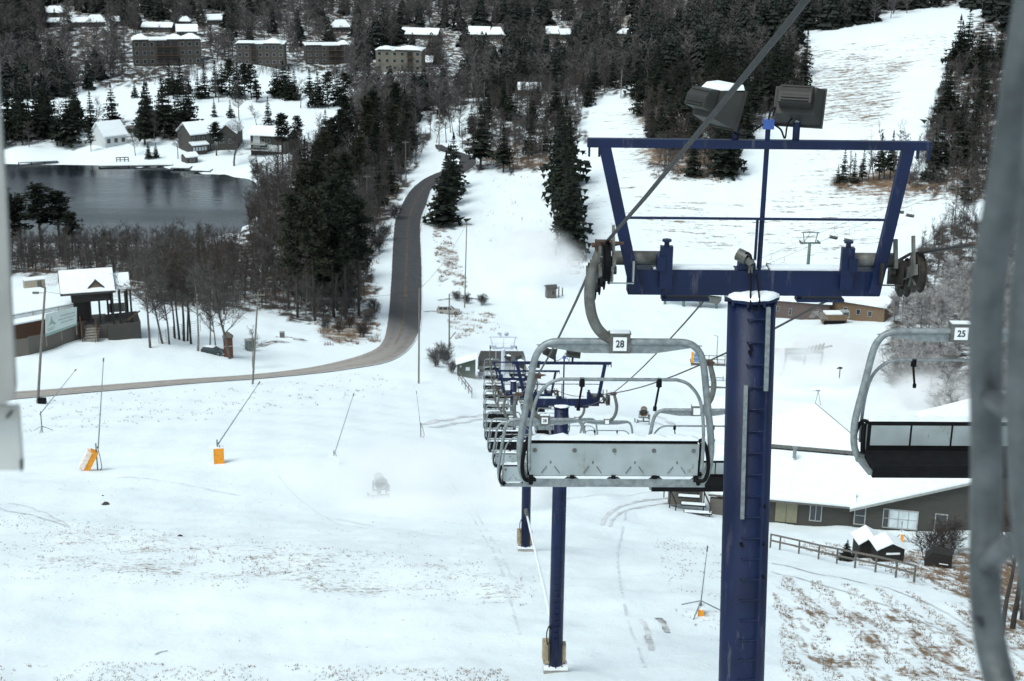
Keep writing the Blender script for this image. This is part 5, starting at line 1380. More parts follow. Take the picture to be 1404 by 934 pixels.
# ---- valley buildings beyond the tower beam
def valley():
    t = house('valley_building', 'long mauve brown building with white door seen under the tower beam', 'building', 1052, 1135, 438, 24, 7, 10, 'siding_brown', (0, 0), 'x', 0, -0.05, over=.5)
    k = mpp(ground(1093, 438))
    for px, w_, h_, n in ((1083, 4, 10, 'door'), (1066, 4, 7, 'window'), (1122, 6, 6, 'window')):
        win(t, (px-1093.5)*k, 13*k if n == 'window' else 10*k, w_*k, h_*k, -0.03, 'glass', 1, 1, 'trim', n)
    t = house('valley_building', 'tan building with snowy roof partly behind frosted bushes', 'building', 1134, 1212, 440, 24, 7, 10, 'siding_tan', (0, 0), 'x', 0, -0.3, over=.5)
    for px in (1158, 1176, 1192): win(t, (px-1173)*k, 13*k, 6*k, 8*k, -0.03)
    b = ground(1142, 443); t = thing('snow_groomer', 'snow covered machine with pale tubes parked before the tan building', 'machine', b, face_rot(b)+.3)
    MB().box((0,0,1.3),(5.0,2.4,1.5)).build('hull', M['siding_tan'], t)
    MB().box((0.3,0,2.2),(4.4,2.2,.35)).build('snow_load', M['snow'], t)
    for s in (-1, 1):
        MB().cyl((-2.2,s*1.0,.5),(2.2,s*1.0,.5),.42,n=10).build('track', M['black'], t)
    a = MB()
    for i in range(3): a.tube([(-1.5-i*.6,-1.3,1.2),(-3.6-i*.5,-1.4,2.9),(-4.5-i*.4,-1.4,1.6)], .09, 6)
    a.build('blade_arm', M['trim'], t)
    MB().box((2.2,-.3,2.0),(1.5,1.6,1.4)).build('cab', M['trim'], t); MB().box((2.2,-1.12,2.1),(1.1,.06,.8)).build('cab_window', M['glass'], t)
    # faded red groomer in the mist
    b = ground(1082, 492); t = thing('snow_groomer', 'faded red snow groomer standing in blown snow behind the tower', 'snow groomer', b, face_rot(b)+.15)
    MB().box((-1.0,0,1.1),(3.2,2.0,1.0)).build('engine_hood', M['red_machine'], t)
    MB().prism([(0.3,-1,1.4),(2.4,-1,1.4),(2.3,-1,3.0),(0.9,-1,3.0)], (0,2,0)).build('cab', M['red_machine'], t)
    MB().prism([(0.75,-1.02,1.8),(2.1,-1.02,1.8),(2.05,-1.02,2.8),(1.05,-1.02,2.8)], (0,.03,0)).build('cab_window', M['glass'], t)
    for s in (-1,1): MB().cyl((-2.3,s*1.1,.5),(2.2,s*1.1,.5),.48,n=12).build('track', M['black'], t)
    MB().box((-3.2,0,.8),(.25,3.4,1.3)).build('blade', M['galv_dark'], t)
    b = ground(1108, 516); t = thing('pipe_gantry', 'frosted pipe gantry on slanting legs in the blown snow', 'gantry', b, face_rot(b))
    k = mpp(b)
    for x, z in ((-34,38),(-8,40),(14,36)):
        MB().bar((x*k,0,0),((x+3)*k,.3,z*k*.95),.28,.28).build('leg', M['trim'], t)
        MB().box((x*k,0,.1),(1.2,1.6,.25)).build('foot', M['trim'], t)
    g = MB()
    for y, z0, z1 in ((-.4,33,42),(.4,35,45),(0,30,36)): g.tube([(-34*k,y,z0*k),(-4*k,y,(z0+3)*k),(18*k,y,z1*k)], .22, 8)
    g.build('pipe', M['trim'], t)
    g = MB()
    for i in range(5): g.cyl(((-4+i*5)*k,-.8,(38+i*1.5)*k),((-2+i*5)*k,.9,(40+i*1.5)*k), .16, n=6)
    g.tube([(14*k,0,41*k),(22*k,0,44*k),(29*k,0,46*k)], .18, 6)
    g.build('nozzle_rack', M['galv_dark'], t)
    b = ground(1134, 510); t = thing('fence_post', 'lone tall grey post beside the frosted pipe gantry', 'post', b)
    MB().cyl((0,0,-.3),(0,0,4.0),.14,n=8).build('shaft', M['wood_grey'], t); MB().cyl((0,0,3.9),(0,0,4.1),.17,n=8).build('cap', M['snow'], t)
    # loading platform with coloured pads
    b = ground(970, 499); t = thing('loading_platform', 'small railed platform with blue pad and yellow post left of the tower tube', 'platform', b, face_rot(b)+.1)
    MB().box((0,0,.35),(6.0,2.4,.3)).build('deck', M['wood_grey'], t); MB().box((0,0,.55),(5.8,2.3,.10)).build('snow_layer', M['snow'], t)
    for x in (-2.9,-1.4,.1,1.6,2.9): MB().box((x,-1.2,1.0),(.12,.12,2.0)).build('rail_post', M['galv_dark'], t)
    for z in (1.2,1.9): MB().box((0,-1.2,z),(6.0,.08,.1)).build('rail', M['galv_dark'], t)
    MB().box((-2.0,-1.0,1.5),(1.0,.4,1.4)).build('blue_pad', M['blue_net'], t); MB().box((-2.8,-1.1,1.5),(.4,.4,1.9)).build('yellow_post', M['orange'], t)
    MB().cyl((1.6,.4,.5),(1.6,.4,5.0),.07,n=8).build('lamp_mast', M['galv'], t); MB().bar((1.6,.4,5.0),(.9,.4,5.2),.08,.08).build('lamp_arm', M['galv'], t)
    b = ground(978, 522); t = thing('ski_rack', 'low snow capped rack below the railed platform', 'rack', b, face_rot(b))
    for x in (-1.6,0,1.6): MB().box((x,0,.5),(.1,.6,1.0)).build('leg', M['galv_dark'], t)
    MB().box((0,0,1.05),(3.6,.5,.12)).build('top_bar', M['snow'], t); MB().box((0,-.1,.6),(3.6,.08,.1)).build('cross_bar', M['galv_dark'], t)
    b = ground(980, 533); t = thing('snow_fence', 'dark low barrier board lying in snow left of the tower tube', 'barrier', b, face_rot(b))
    MB().box((0,0,.25),(4.0,.2,.5)).build('board', M['galv_dark'], t); MB().box((0,0,.53),(4.0,.3,.1)).build('snow_layer', M['snow'], t)
    # little snow guns' hut
    b = ground(755, 408); t = thing('pump_hut', 'tiny grey hut in the snow mist below the tall spruces', 'hut', b, face_rot(b)+.3)
    MB().box((0,0,1.1),(2.0,1.8,2.3)).build('wall', M['wood_grey'], t)
    r = MB(); gable(r,-1.0,1.0,-.9,.9,2.2,.6,.12,.25,'x'); r.build('roof', M['dark_roof'], t); MB().box((.3,-.92,1.3),(.5,.05,.8)).build('window', M['glass'], t)
    for i,(px,py) in enumerate(((766,407),(771,406))):
        b = ground(px,py); t = thing('marker_post', ('left','right')[i]+' of the two short posts beside the tiny grey hut','post', b)
        MB().cyl((0,0,-.3),(0,0,2.4-.4*i),.13,n=6).build('shaft', M['wood_grey'], t); MB().cyl((0,0,2.35-.4*i),(0,0,2.5-.4*i),.16,n=6).build('cap', M['snow'], t)
    # second lift
    b = ground(1107, 376); t = thing('lift_tower', 'slim pale green tower of the second lift on the far slope', 'lift tower', b, face_rot(b)+.25)
    MB().cyl((0,0,-.5),(0,0,7.4),.42,.34,n=16).build('tube', M['tower_green'], t, smooth=True)
    MB().box((0,0,7.5),(4.6,.4,.35)).build('cross_beam', M['tower_green'], t)
    f = MB()
    for s in (-1,1): f.bar((s*1.3,0,7.6),(s*1.7,0,10.0),.18,.18)
    f.box((0,0,10.0),(4.2,.22,.2)); f.bar((-1.3,0,7.7),(0,0,10.0),.1,.1); f.box((0,0,8.9),(3.2,.1,.1)); f.build('lifting_frame', M['tower_green'], t)
    for s in (-1,1):
        MB().box((s*2.1,0,7.7),(.25,2.6,.4)).build('sheave_beam', M['galv_dark'], t)
    ca = [(1056,364,318),(1074,368,316),(1143,326,330),(1163,330,329),(1234,291,343),(1248,296,342),(1306,259,357)]
    ends = {}
    for i,(px,py,Y) in enumerate(ca):
        p = atY(px, py, Y); k = mpp(p)
        lab = ['dark double chair of the second lift, %s' % s for s in ('lower left of the green tower, farther one','lower left of the green tower, nearer one','just right of the green tower, upper one','just right of the green tower, lower one','beyond the right tower leg, upper one','beyond the right tower leg, lower one','highest up beside the spruce edge')][i]
        c = thing('lift_chair', lab, 'lift chair', p, face_rot(p)-.5, 'chairs of the second lift')
        MB().box((0,0,.15),(2.1,.12,.55)).build('backrest', M['galv_dark'], c); MB().box((0,-.28,-.14),(2.1,.5,.12)).build('seat', M['black'], c)
        MB().tube([(-1.0,0,0),(-.98,0,.9),(-.5,0,1.2),(0,0,1.3),(.5,0,1.2),(.98,0,.9),(1.0,0,0)], .035, 6).build('bail_frame', M['galv'], c)
        MB().tube([(0,0,1.3),(.18,0,1.8),(0,0,2.6)], .04, 6).build('hanger_arm', M['galv'], c)
        ends[i] = p + Vector((0,0,2.6))
    r = MB()
    for ids in ((0,2,4,6),(1,3,5)):
        Pn = [ends[i] for i in ids]; Pn = [Pn[0]*1.6-Pn[1]*.6] + Pn + [Pn[-1]*2.2-Pn[-2]*1.2]
        r.tube(Pn, .03, 5)
    tag(r.build('haul_rope', M['rope']), 'thin haul rope of the second lift above the far slope', 'rope')
    # its return station, peeping out under the beam
    b = ground(942, 421); t = thing('lift_station', 'low snow roofed return station seen under the left half of the tower beam', 'lift station', b, face_rot(b)-.2)
    k = mpp(b)
    for x in (-31,-5,18,40): MB().box((x*k,0,1.6),(.5,.5,3.4)).build('post', M['tower_green'], t)
    MB().box((22*k,1,2.2),(44*k,3,1.4)).build('machinery', M['galv_dark'], t)
    MB().box((5*k,1,3.6),(85*k,4,.5)).build('roof_snow', M['snow'], t)
valley()

# ---- snow making: lances with padded stands, fan guns
def lance(px, py, tip, label, pad=None, post=1.3, pad_h=1.5, tripod=False, foot=None, r=0.05, tilt=0.0, name='snow_lance', pad_off=0.0, mat_='galv', pad_w=0.9):
    """snow making lance: stand at a ground pixel, tube leaning to the tip pixel (at the same distance)"""
    b = ground(px, py)
    t = thing(name, label, 'snow gun', b, face_rot(b))
    Rm = Matrix.Rotation(-face_rot(b), 3, 'Z')
    k = mpp(b)
    tp = Rm @ (atY(tip[0], tip[1], b.y) - b)
    fx = Rm @ (atY(foot[0], foot[1], b.y) - b) if foot else Vector((0, 0, post))
    MB().cyl((0,0,-.4), (0,0,fx.z), .055, n=8).build('stand', M['galv_dark'], t)
    MB().tube([fx + (fx - tp).normalized()*.5, fx, tp], r, 8, rs=[r*1.25, r*1.2, r*.6]).build('lance_tube', M[mat_], t)
    d = (tp - fx).normalized()
    MB().cyl(tp - d*.25, tp + d*.06, r*1.25, n=8).build('nozzle_head', M['galv_dark'], t)
    if pad:
        if tilt:
            Q = Matrix.Rotation(tilt, 3, 'Y')
            pb = MB().box((pad_off, 0, pad_h*.52), (pad_w*.55, .8, pad_h), Q).build('padding', M[pad], t)
            MB().box((pad_off-.35, -.03, pad_h*.60), (pad_w*.35, .84, pad_h*.92), Q).build('snow_crust', M['faded_pad'], pb)
        else:
            pb = MB().box((pad_off, 0, pad_h*.5-.05), (pad_w, .8, pad_h)).build('padding', M[pad], t)
            MB().box((pad_off-pad_w*.42, -.02, pad_h*.5), (pad_w*.2, .83, pad_h*.96)).build('snow_crust', M['snow'], pb)
            MB().box((pad_off, 0, pad_h-.02), (pad_w*.96, .7, .07)).build('snow_cap', M['snow'], pb)
    if tripod:
        for a in (0.3, 2.4, 4.4):
            MB().tube([(0,0,.75),(1.3*math.cos(a)*tripod,1.3*math.sin(a)*tripod,.0)], .035, 6).build('leg', M['galv'], t)
    else:
        MB().tube(spline([(.1,-.15,fx.z*.9),(.28,-.2,fx.z*.5),(.35,-.2,.3),(.2,-.2,.05)],4), .03, 6).build('hose', M['black'], t)
    return t
lance(58, 593, (104, 507), 'slanting lance on a cross foot beside the leaning roadside pole', None, foot=(58, 564), tripod=.9)
lance(134, 645, (142, 492), 'upright lance with a tipped, snow crusted orange pad at its foot', 'orange', foot=(135, 608), tilt=.5, pad_h=1.9, pad_off=-.6, pad_w=1.2)
lance(299, 635, (356, 524), 'leaning lance above a bright orange box shaped pad', 'orange', foot=(303, 603), pad_h=1.55, pad_w=1.1)
lance(458, 635, (485, 540), 'thin leaning lance with a white snow covered pad', 'snow', foot=(460, 618), pad_h=.7, r=.035, pad_w=.8)
lance(577, 600, (571, 537), 'faint thin lance fading into the snow mist', None, foot=(576, 580), r=.028)
lance(960, 842, (970, 750), 'lance on spread tripod legs with a small orange box, right of the navy tower foot', 'orange', foot=(961, 826), tripod=1.0, pad_h=.45, pad_w=.35, r=.03)
lance(1236, 742, (1237, 716), 'small tripod lance with blue tip behind the right dark kiosk', 'orange', foot=(1236, 733), tripod=.5, pad_h=.8, pad_w=.3, r=.03)
lance(757, 862, (721, 700), 'white lance leaning from behind the second navy tower and spraying mist', None, foot=(754, 842), r=.075, mat_='plate')

def fan_gun(px, py, label, s=1.0, yaw=0.0, shell='siding_tan'):
    b = ground(px, py); t = thing('fan_gun', label, 'snow gun', b, face_rot(b)+yaw)
    T = lambda p: Vector(p)*s
    B = MB().cyl(T((0,-.55,1.75)), T((0,.55,1.95)), .56*s, .44*s, n=22, cap=False).cyl(T((0,.35,1.9)), T((0,.4,1.91)), .46*s, n=22)
    br = B.build('barrel', M[shell], t, smooth=True)
    r = MB(); pr = arc((0,0,0), .58*s, 0, 6.2832, 22, 'xz'); r.tube([Vector(p)+T((0,-.55,1.75)) for p in pr], .05*s, 6); r.build('nozzle_ring', M['trim'], br)
    f = MB()
    for a in range(6): f.bar(T((0,-.2,1.82)), T((.42*math.cos(a),-.2,1.82+.42*math.sin(a))), .03*s, .12*s)
    f.build('fan_blades', M['galv_dark'], br)
    y = MB()
    for q in (-1,1): y.bar(T((q*.62,0,.9)), T((q*.60,0,1.85)), .08*s, .12*s)
    y.box(T((0,0,.9)), (1.3*s,.16*s,.12*s)).cyl(T((0,0,.35)), T((0,0,.9)), .11*s, n=8); y.build('yoke', M['galv_dark'], t)
    c = MB().box(T((0,0,.35)), (1.7*s,.14*s,.14*s)).box(T((0,.6,.35)), (.14*s,1.5*s,.14*s))
    for q in (-1,1): c.bar(T((q*.8,-.9,.08)), T((q*.8,1.3,.08)), .12*s, .1*s)
    for q in (-1,1): c.bar(T((q*.8,0,.1)), T((q*.8,0,.35)), .1*s, .1*s)
    c.build('sled', M['galv_dark'], t)
    MB().box(T((.75,.3,.9)), (.35*s,.4*s,.6*s)).build('control_box', M['trim'], t)
    MB().tube(spline([T((-.5,-.3,.5)),T((-.95,-.5,.3)),T((-1.2,-.4,.9)),T((-1.15,-.5,.05))],4), .035*s, 6).build('hose', M['black'], t)
    return t
fan_gun(521, 684, 'misted fan gun alone on the open slope left of the chairs', .95, .2, 'sheet')  # grey shell instead of tan: the mist's dulling put into its colour
fan_gun(882, 581, 'tan fan gun facing the camera between the ropes of the chairlift', 1.0, 0)
fan_gun(706, 687, 'misted fan gun under the lowest chair beside the lance tip', .9, -.3, 'sheet')  # shell greyed for the mist here too

# ---- utility poles and their wires
def upole(base, top, label, arm=False, lamp=False, r=0.15, m='pole', dark_foot=False, wires=None, group='utility poles along the valley road'):
    b = ground(*base); tp = atY(top[0], top[1], b.y) - b
    t = thing('utility_pole', label, 'utility pole', b, 0, group)
    MB().tube([Vector((0,0,-.5)) - tp*0.01, tp*.5, tp], r, 10, rs=[r, r*.86, r*.68]).build('shaft', M[m], t)
    if arm:
        MB().box(tp*.965, (2.0,.12,.14)).build('crossarm', M[m], t)
        for x in (-.9,-.4,.4,.9): MB().cyl(tp*.965 + Vector((x,0,.07)), tp*.965 + Vector((x,0,.28)), .05, n=6).build('insulator', M['galv'], t)
    if lamp:
        MB().tube([tp*.95, tp*.95 + Vector((-.9,-.2,.15))], .05, 6).build('lamp_arm', M['galv'], t); MB().box(tp*.95 + Vector((-1.1,-.25,.1)), (.75,.32,.26)).build('lamp_head', M['galv_dark'], t)
    if dark_foot:
        MB().box((.75,-.2,.45),(1.0,.6,.7)).build('foot_pad', M['black'], t)
    return b + tp
tops = [upole((51,553),(62,394),'dark leaning pole with lamp head before the club building', False, True, .19, dark_foot=True),
        upole((346,527),(354,400),'pale slightly leaning pole standing at the road before the utility cabinet', True, False, .15),
        upole((574,526),(575,395),'slender pole at the outside of the road bend', False, False, .14),
        upole((616,477),(616,403),'short pole with a diagonal stay in front of the parked car', False, False, .15),
        upole((637,423),(640,304),'tall dark pole standing in the snowfield beside the road', True, False, .13)]
far = [upole((503,309),(503,240),'pole left of the road in front of the dark pines', True, False, .16),
       upole((557,257),(556,193),'pole left of the road where it starts to bend', True, False, .16),
       upole((602,208),(602,149),'pole at the far curve of the road', False, False, .18),
       upole((664,150),(664,112),'far pole rising out of the wood above the road', False, False, .17),
       upole((851,135),(853,96),'pale pole at the top edge of the ski trail', False, False, .17, 'bark_pale')]
b = ground(616, 477); o = MB().bar(b + Vector((.15,0,1.6)), b + Vector((1.1,0,2.9)), .14, .14).build('pole_stay', M['pole']); tag(o, 'short dark diagonal stay leaning on the short pole by the car', 'stay')
def wire(a, b, sag, label, off=0.0):
    a = a + Vector((off,0,-off*.3)); b = b + Vector((off,0,-off*.3))
    o = MB().tube([a.lerp(b, k/14) - Vector((0,0,4*sag*(k/14)*(1-k/14))) for k in range(15)], .022, 5).build('power_line', M['rope'])
    tag(o, label, 'wire')
wire(tops[0]-Vector((0,0,.6)), tops[1]-Vector((0,0,.6)), 1.1, 'power line from the dark leaning pole to the pale leaning pole')
wire(tops[1]-Vector((0,0,.4)), tops[2]-Vector((0,0,.4)), .9, 'power line from the pale leaning pole to the pole at the bend')
wire(tops[2]-Vector((0,0,.2)), tops[4]-Vector((0,0,.2)), 1.2, 'power line from the bend pole across to the tall snowfield pole')
wire(far[0], far[1], 1.0, 'power line between the first two poles left of the road')
wire(far[1], far[2], 1.0, 'power line from the second roadside pole to the far curve')
wire(tops[2]-Vector((0,0,.2)), far[0], 1.5, 'power line from the bend pole to the pole before the pines')
p = ground(577, 300); P = [ground(*a) for a in ((577,318),(582,300),(588,282))]
o = thing('guard_posts', 'thin stake fence on the right shoulder of the road', 'fence', P[0])
for a in P: MB().cyl(a-P[0]-Vector((0,0,.3)), a-P[0]+Vector((0,0,1.3)), .07, n=6).build('post', M['wood_grey'], o)
r = MB(); r.tube([a-P[0]+Vector((0,0,1.1)) for a in P], .04, 5); r.build('rail', M['galv'], o)

for px, py, sz, lab in ((145,692,.32,'small dark stone alone in the snow below the tipped orange pad'),(247,735,.16,'tiny dark stone at the upper rim of the left grass band'),(141,680,.10,'pebble sized stone just above the small dark stone'),(255,617,.2,'dark stone')):
    if lab == 'dark stone': continue
    p = ground(px, py); rr = random.Random(px); n = 9; v = []; f = []
    for j, (rad, z) in enumerate(((1.0,-.3),(.95,.25),(.55,.62))):
        v += [(sz*rad*rr.uniform(.75,1.15)*math.cos(6.283*k/n), sz*.7*rad*rr.uniform(.75,1.15)*math.sin(6.283*k/n), sz*z*rr.uniform(.85,1.1)) for k in range(n)]
    f = [(j*n+k, j*n+(k+1)%n, (j+1)*n+(k+1)%n, (j+1)*n+k) for j in range(2) for k in range(n)] + [tuple(range(2*n,3*n))]
    tag(MB().add(v, f).build('stone', M['soil'], None, p), lab, 'stone')

# ================================================================== trees
def tri_mesh(name, V, m):
    """object data from a list of triangles (n,3,3)"""
    V = np.asarray(V, np.float32).reshape(-1, 3)
    o = raw(name, V, np.arange(len(V), dtype=np.int32).reshape(-1, 3), m)
    me = o.data; bpy.data.objects.remove(o); return me

def spruce_tris(r, h, rad, z0=0.10, dens=1.0):
    """drooping whorls of ragged fronds round a shaggy core"""
    T = []
    nl = int(h * 2.3 * dens)
    bulge = r.uniform(.0, .25)
    for i in range(nl):
        t = (i + r.random()) / nl
        z = h * (z0 + (1 - z0) * t)
        L = rad * ((1 - t) ** 0.8) * (1 + bulge*math.sin(t*7)) * r.uniform(0.70, 1.15) + 0.14
        nb = r.integers(7, 10) if t < .8 else 5
        a0 = r.random() * 6.28
        for k in range(nb):
            a = a0 + 6.283 * k / nb + r.normal(0, .25)
            if r.random() < 0.10 + .12*(math.sin(a*2 + z*1.3) > .75): continue
            l = L * r.uniform(.55, 1.18)
            d = np.array([math.cos(a), math.sin(a), 0]); s = np.array([-d[1], d[0], 0]); up = np.array([0, 0, 1.])
            droop = r.uniform(.15, .55) * (1 - .7*t)
            base = np.array([0, 0, z])
            P = lambda u: base + d * l * u + up * (l * (.12*u - droop * u * u))
            w = .30 * l + .12
            for j, u in enumerate((.10, .42, .74)):
                p = P(u); q = P(min(1.06, u + .42))
                ww = w * (1 - .5*u) * r.uniform(.7, 1.25)
                jz = up * r.normal(0, .06 * l)
                T.append((p, q + jz, p + s*ww + d*ww*.55 - up*ww*r.uniform(.1,.7)))
                T.append((p, p - s*ww + d*ww*.55 - up*ww*r.uniform(.1,.7), q + jz))
                T.append((p + s*.12*w, p + d*.26*l, p + d*.1*l - up*(.20*l + .16) * r.uniform(.6, 1.5)))
    top = np.array([0, 0, h])
    for k in range(5):
        a = k*1.256; d = np.array([math.cos(a), math.sin(a), 0])
        T.append((top + np.array([0,0,.45]), top - np.array([0,0,.9]) + d*.24, top - np.array([0,0,.9]) - d*.05))
    return np.array(T)
def lod_spruce(r, h, rad):
    T = []
    for i in range(11):
        t = (i + .6*r.random()) / 11; z = h*(.06 + .94*t); L = rad*((1-t)**.8)*r.uniform(.75,1.2) + .15; a0 = r.random()*6.28
        for k in range(6):
            a = a0 + k*1.047 + r.normal(0,.2); d = np.array([math.cos(a), math.sin(a), 0]); s = np.array([-d[1], d[0], 0]); l = L*r.uniform(.7,1.15)
            b = np.array([0,0,z]); tip = b + d*l - np.array([0,0,.35*l])
            T.append((b + np.array([0,0,.3]), tip + s*l*.42, tip - s*l*.42)); T.append((b + d*l*.3, tip - np.array([0,0,.5*l+.15]) - d*l*.2, tip + s*l*.3))
    return np.array(T)
def pine_tris(r, h, rad, z0=0.42):
    """white pine: bare lower stem, uneven layered clumps"""
    T = []
    n = int(26 + h)
    for i in range(n):
        t = (i + r.random()) / n
        z = h * (z0 + (1 - z0) * t * .97)
        prof = math.sin(min(1, .25 + .95*(1 - t)) * 1.9) * (1.05 - .55*t)
        l = rad * max(.25, prof) * r.uniform(.55, 1.2); a = r.random() * 6.283
        d = np.array([math.cos(a), math.sin(a), r.uniform(-.05, .35)])
        nc = max(2, int(l / .75))
        for c in range(nc):
            u = (c + .6) / nc
            ctr = np.array([0, 0, z]) + d * l * u + r.normal(0, .18, 3)
            for k in range(26):
                v = r.normal(0, 1, 3); v /= np.linalg.norm(v); v[2] = v[2]*.55 + .1
                q = r.normal(0, 1, 3); q -= v * q.dot(v); q /= np.linalg.norm(q)
                e = r.uniform(.28, .62)
                o = ctr + v * r.uniform(.0, .55)
                T.append((o + q*.12, o - q*.12, o + v*e))
    return np.array(T)
def tube_tris(p, q, r0, r1, n=4):
    d = q - p; L = np.linalg.norm(d); d = d / max(L, 1e-6)
    x = np.cross(d, [0.3, .2, .9] if abs(d[2]) < .9 else [1., 0, 0]); x /= np.linalg.norm(x); y = np.cross(d, x)
    A = [p + (x*math.cos(6.283*k/n) + y*math.sin(6.283*k/n))*r0 for k in range(n)]; B = [q + (x*math.cos(6.283*k/n) + y*math.sin(6.283*k/n))*r1 for k in range(n)]
    T = []
    for k in range(n):
        j = (k+1) % n; T += [(A[k], A[j], B[j]), (A[k], B[j], B[k])]
    return T
def bare_tris(r, h, spread, stems=1, twigs=1.0, fork=.3, tw=.03):
    """returns (stem triangles, branch and twig triangles)"""
    S, B = [], []
    def twig(p, d, l, lvl):
        q = p + d*l + np.array([0,0,.1*l]); s = np.cross(d, r.normal(0,1,3)); s /= max(np.linalg.norm(s), 1e-6)
        B.append((p + s*tw*.5, p - s*tw*.5, q))
        if lvl:
            for _ in range(int(2*twigs + r.random())):
                u = r.uniform(.25, .85); dd = d + r.normal(0, .48, 3); dd /= np.linalg.norm(dd)
                twig(p + (q-p)*u, dd, l*r.uniform(.4, .75), lvl-1)
    def branch(p, d, l, rad, lvl):
        n = 3; cur = p; dd = d.copy()
        for i in range(n):
            nd = dd + r.normal(0, .13, 3) + np.array([0,0,.10]); nd /= np.linalg.norm(nd)
            q = cur + nd * l / n; r0 = rad*(1-.75*i/n); r1 = rad*(1-.75*(i+1)/n)
            B.extend(tube_tris(cur, q, r0, r1, 3))
            k = 2 if lvl else 3
            for _ in range(int(k*twigs + r.random())):
                u = r.random(); e = nd + r.normal(0, .55, 3); e /= np.linalg.norm(e); e[2] = abs(e[2])*.7 + .15*e[2]
                if lvl: branch(cur + (q-cur)*u, e, l*r.uniform(.38,.58), r1*.6, lvl-1)
                else: twig(cur + (q-cur)*u, e, min(1.7, l*r.uniform(.5,.9)) , 1)
            cur, dd = q, nd
        twig(cur, dd, l*.3, 1)
    for s in range(stems):
        p = np.array([r.normal(0,.25)*(stems>1), r.normal(0,.25)*(stems>1), -.3]); lean = r.normal(0, .05 + .13*(stems>1), 3); lean[2] = 1
        n = 7; cur = p; d = lean/np.linalg.norm(lean); R0 = .012*h + .03
        if stems > 1: R0 *= .6
        for i in range(n):
            nd = d + r.normal(0, .045, 3); nd[2] = abs(nd[2]); nd /= np.linalg.norm(nd)
            q = cur + nd*h*.86/n; S.extend(tube_tris(cur, q, R0*(1-.85*i/n), R0*(1-.85*(i+1)/n), 6))
            if (i+.6)/n > fork:
                for _ in range(r.integers(2, 4)):
                    a = r.random()*6.283; e = np.array([math.cos(a), math.sin(a), r.uniform(.5, 1.25)]); e /= np.linalg.norm(e)
                    branch(cur + (q-cur)*r.random(), e, spread*(1.15 - .65*i/n)*r.uniform(.6,1.1), R0*.42*(1-.7*i/n), 1 if h > 5 else 0)
            cur, d = q, nd
        branch(cur, d, h*.16, R0*.16+.01, 0)
    return np.array(S), np.array(B)

KIT = {}
def kit(kind, i, crown, trunk): KIT.setdefault(kind, []).append((crown, trunk))
_r = np.random.default_rng(3)
def stem_tris(h, r0, n=6, bend=.0):
    return np.array(tube_tris(np.array([0,0,-.5]), np.array([bend*.5,0,h*.5]), r0, r0*.6, n) + tube_tris(np.array([bend*.5,0,h*.5]), np.array([0,0,h*.98]), r0*.6, .02, n))
for i in range(6):
    h = 10.0
    kit('spruce', i, tri_mesh('spruce_crown', spruce_tris(_r, h, (1.9,2.3,1.6,2.1,2.6,1.75)[i], (.10,.06,.16,.04,.08,.2)[i]), M['needle']), tri_mesh('spruce_trunk', stem_tris(h, .17), M['bark']))
for i in range(5):
    h = 10.0
    kit('pine', i, tri_mesh('pine_crown', pine_tris(_r, h, (1.9,2.3,1.7,2.1,2.0)[i], (.45,.32,.5,.38,.26)[i]), M['needle_brown'] if i % 2 else M['needle']), tri_mesh('pine_trunk', stem_tris(h, .16, bend=_r.normal(0,.3)), M['bark']))
for nm, mt, mb, prm in (('bare', 'twig', 'bark_mid', dict(h=10., spread=3.0, fork=.32)), ('brown', 'twig_brown', 'bark', dict(h=10., spread=2.4, fork=.4)),
                        ('birch', 'twig', 'bark_pale', dict(h=10., spread=2.5, fork=.4)), ('frost', 'twig_frost', 'bark_mid', dict(h=8., spread=2.8, fork=.12, tw=.045)),
                        ('poplar', 'twig', 'bark_mid', dict(h=10., spread=1.25, fork=.3))):
    for i in range(4):
        S, B = bare_tris(_r, prm['h'], prm['spread'], 1, 1.0 if nm != 'frost' else 1.15, prm['fork'], prm.get('tw', .032))
        kit(nm, i, tri_mesh(nm + '_branches', B, M[mt]), tri_mesh(nm + '_trunk', S, M[mb]))
for i in range(4):
    S, B = bare_tris(_r, 3.0, 1.3, 6, 1.0, .1, .028)
    kit('shrub', i, tri_mesh('shrub_twigs', B, M['twig_brown'] if i % 2 else M['twig']), tri_mesh('shrub_stems', S, M['bark']))
NAMES = {'spruce': ('spruce_tree', 'tree'), 'pine': ('pine_tree', 'tree'), 'bare': ('bare_tree', 'tree'), 'brown': ('bare_tree', 'tree'), 'birch': ('birch_tree', 'tree'),
         'frost': ('frosted_tree', 'tree'), 'poplar': ('slender_tree', 'tree'), 'shrub': ('bare_shrub', 'shrub')}
BASEH = {'frost': 8.0, 'shrub': 3.0}
N_TREE = {}
def tree(kind, p, h, label, group=None, var=None, wide=1.0, lean=0.0, rot=None):
    i = random.randrange(len(KIT[kind])) if var is None else var
    crown, trunk = KIT[kind][i]
    nm, cat = NAMES[kind]
    s = h / BASEH.get(kind, 10.0)
    t = thing(nm, label, cat, p, random.uniform(0, 6.28) if rot is None else rot, group)
    t.scale = (s * wide, s * wide, s)
    t.rotation_euler[1] = lean
    for n_, me in (('crown', crown), ('trunk', trunk)):
        o = bpy.data.objects.new(n_, me); COL.objects.link(o); o.parent = t
    N_TREE[kind] = N_TREE.get(kind, 0) + 1
    return t
def px_tree(kind, px, py, hpx, label, group=None, **k):
    p = ground(px, py); return tree(kind, p, hpx * mpp(p) * 1.04, label, group, **k)
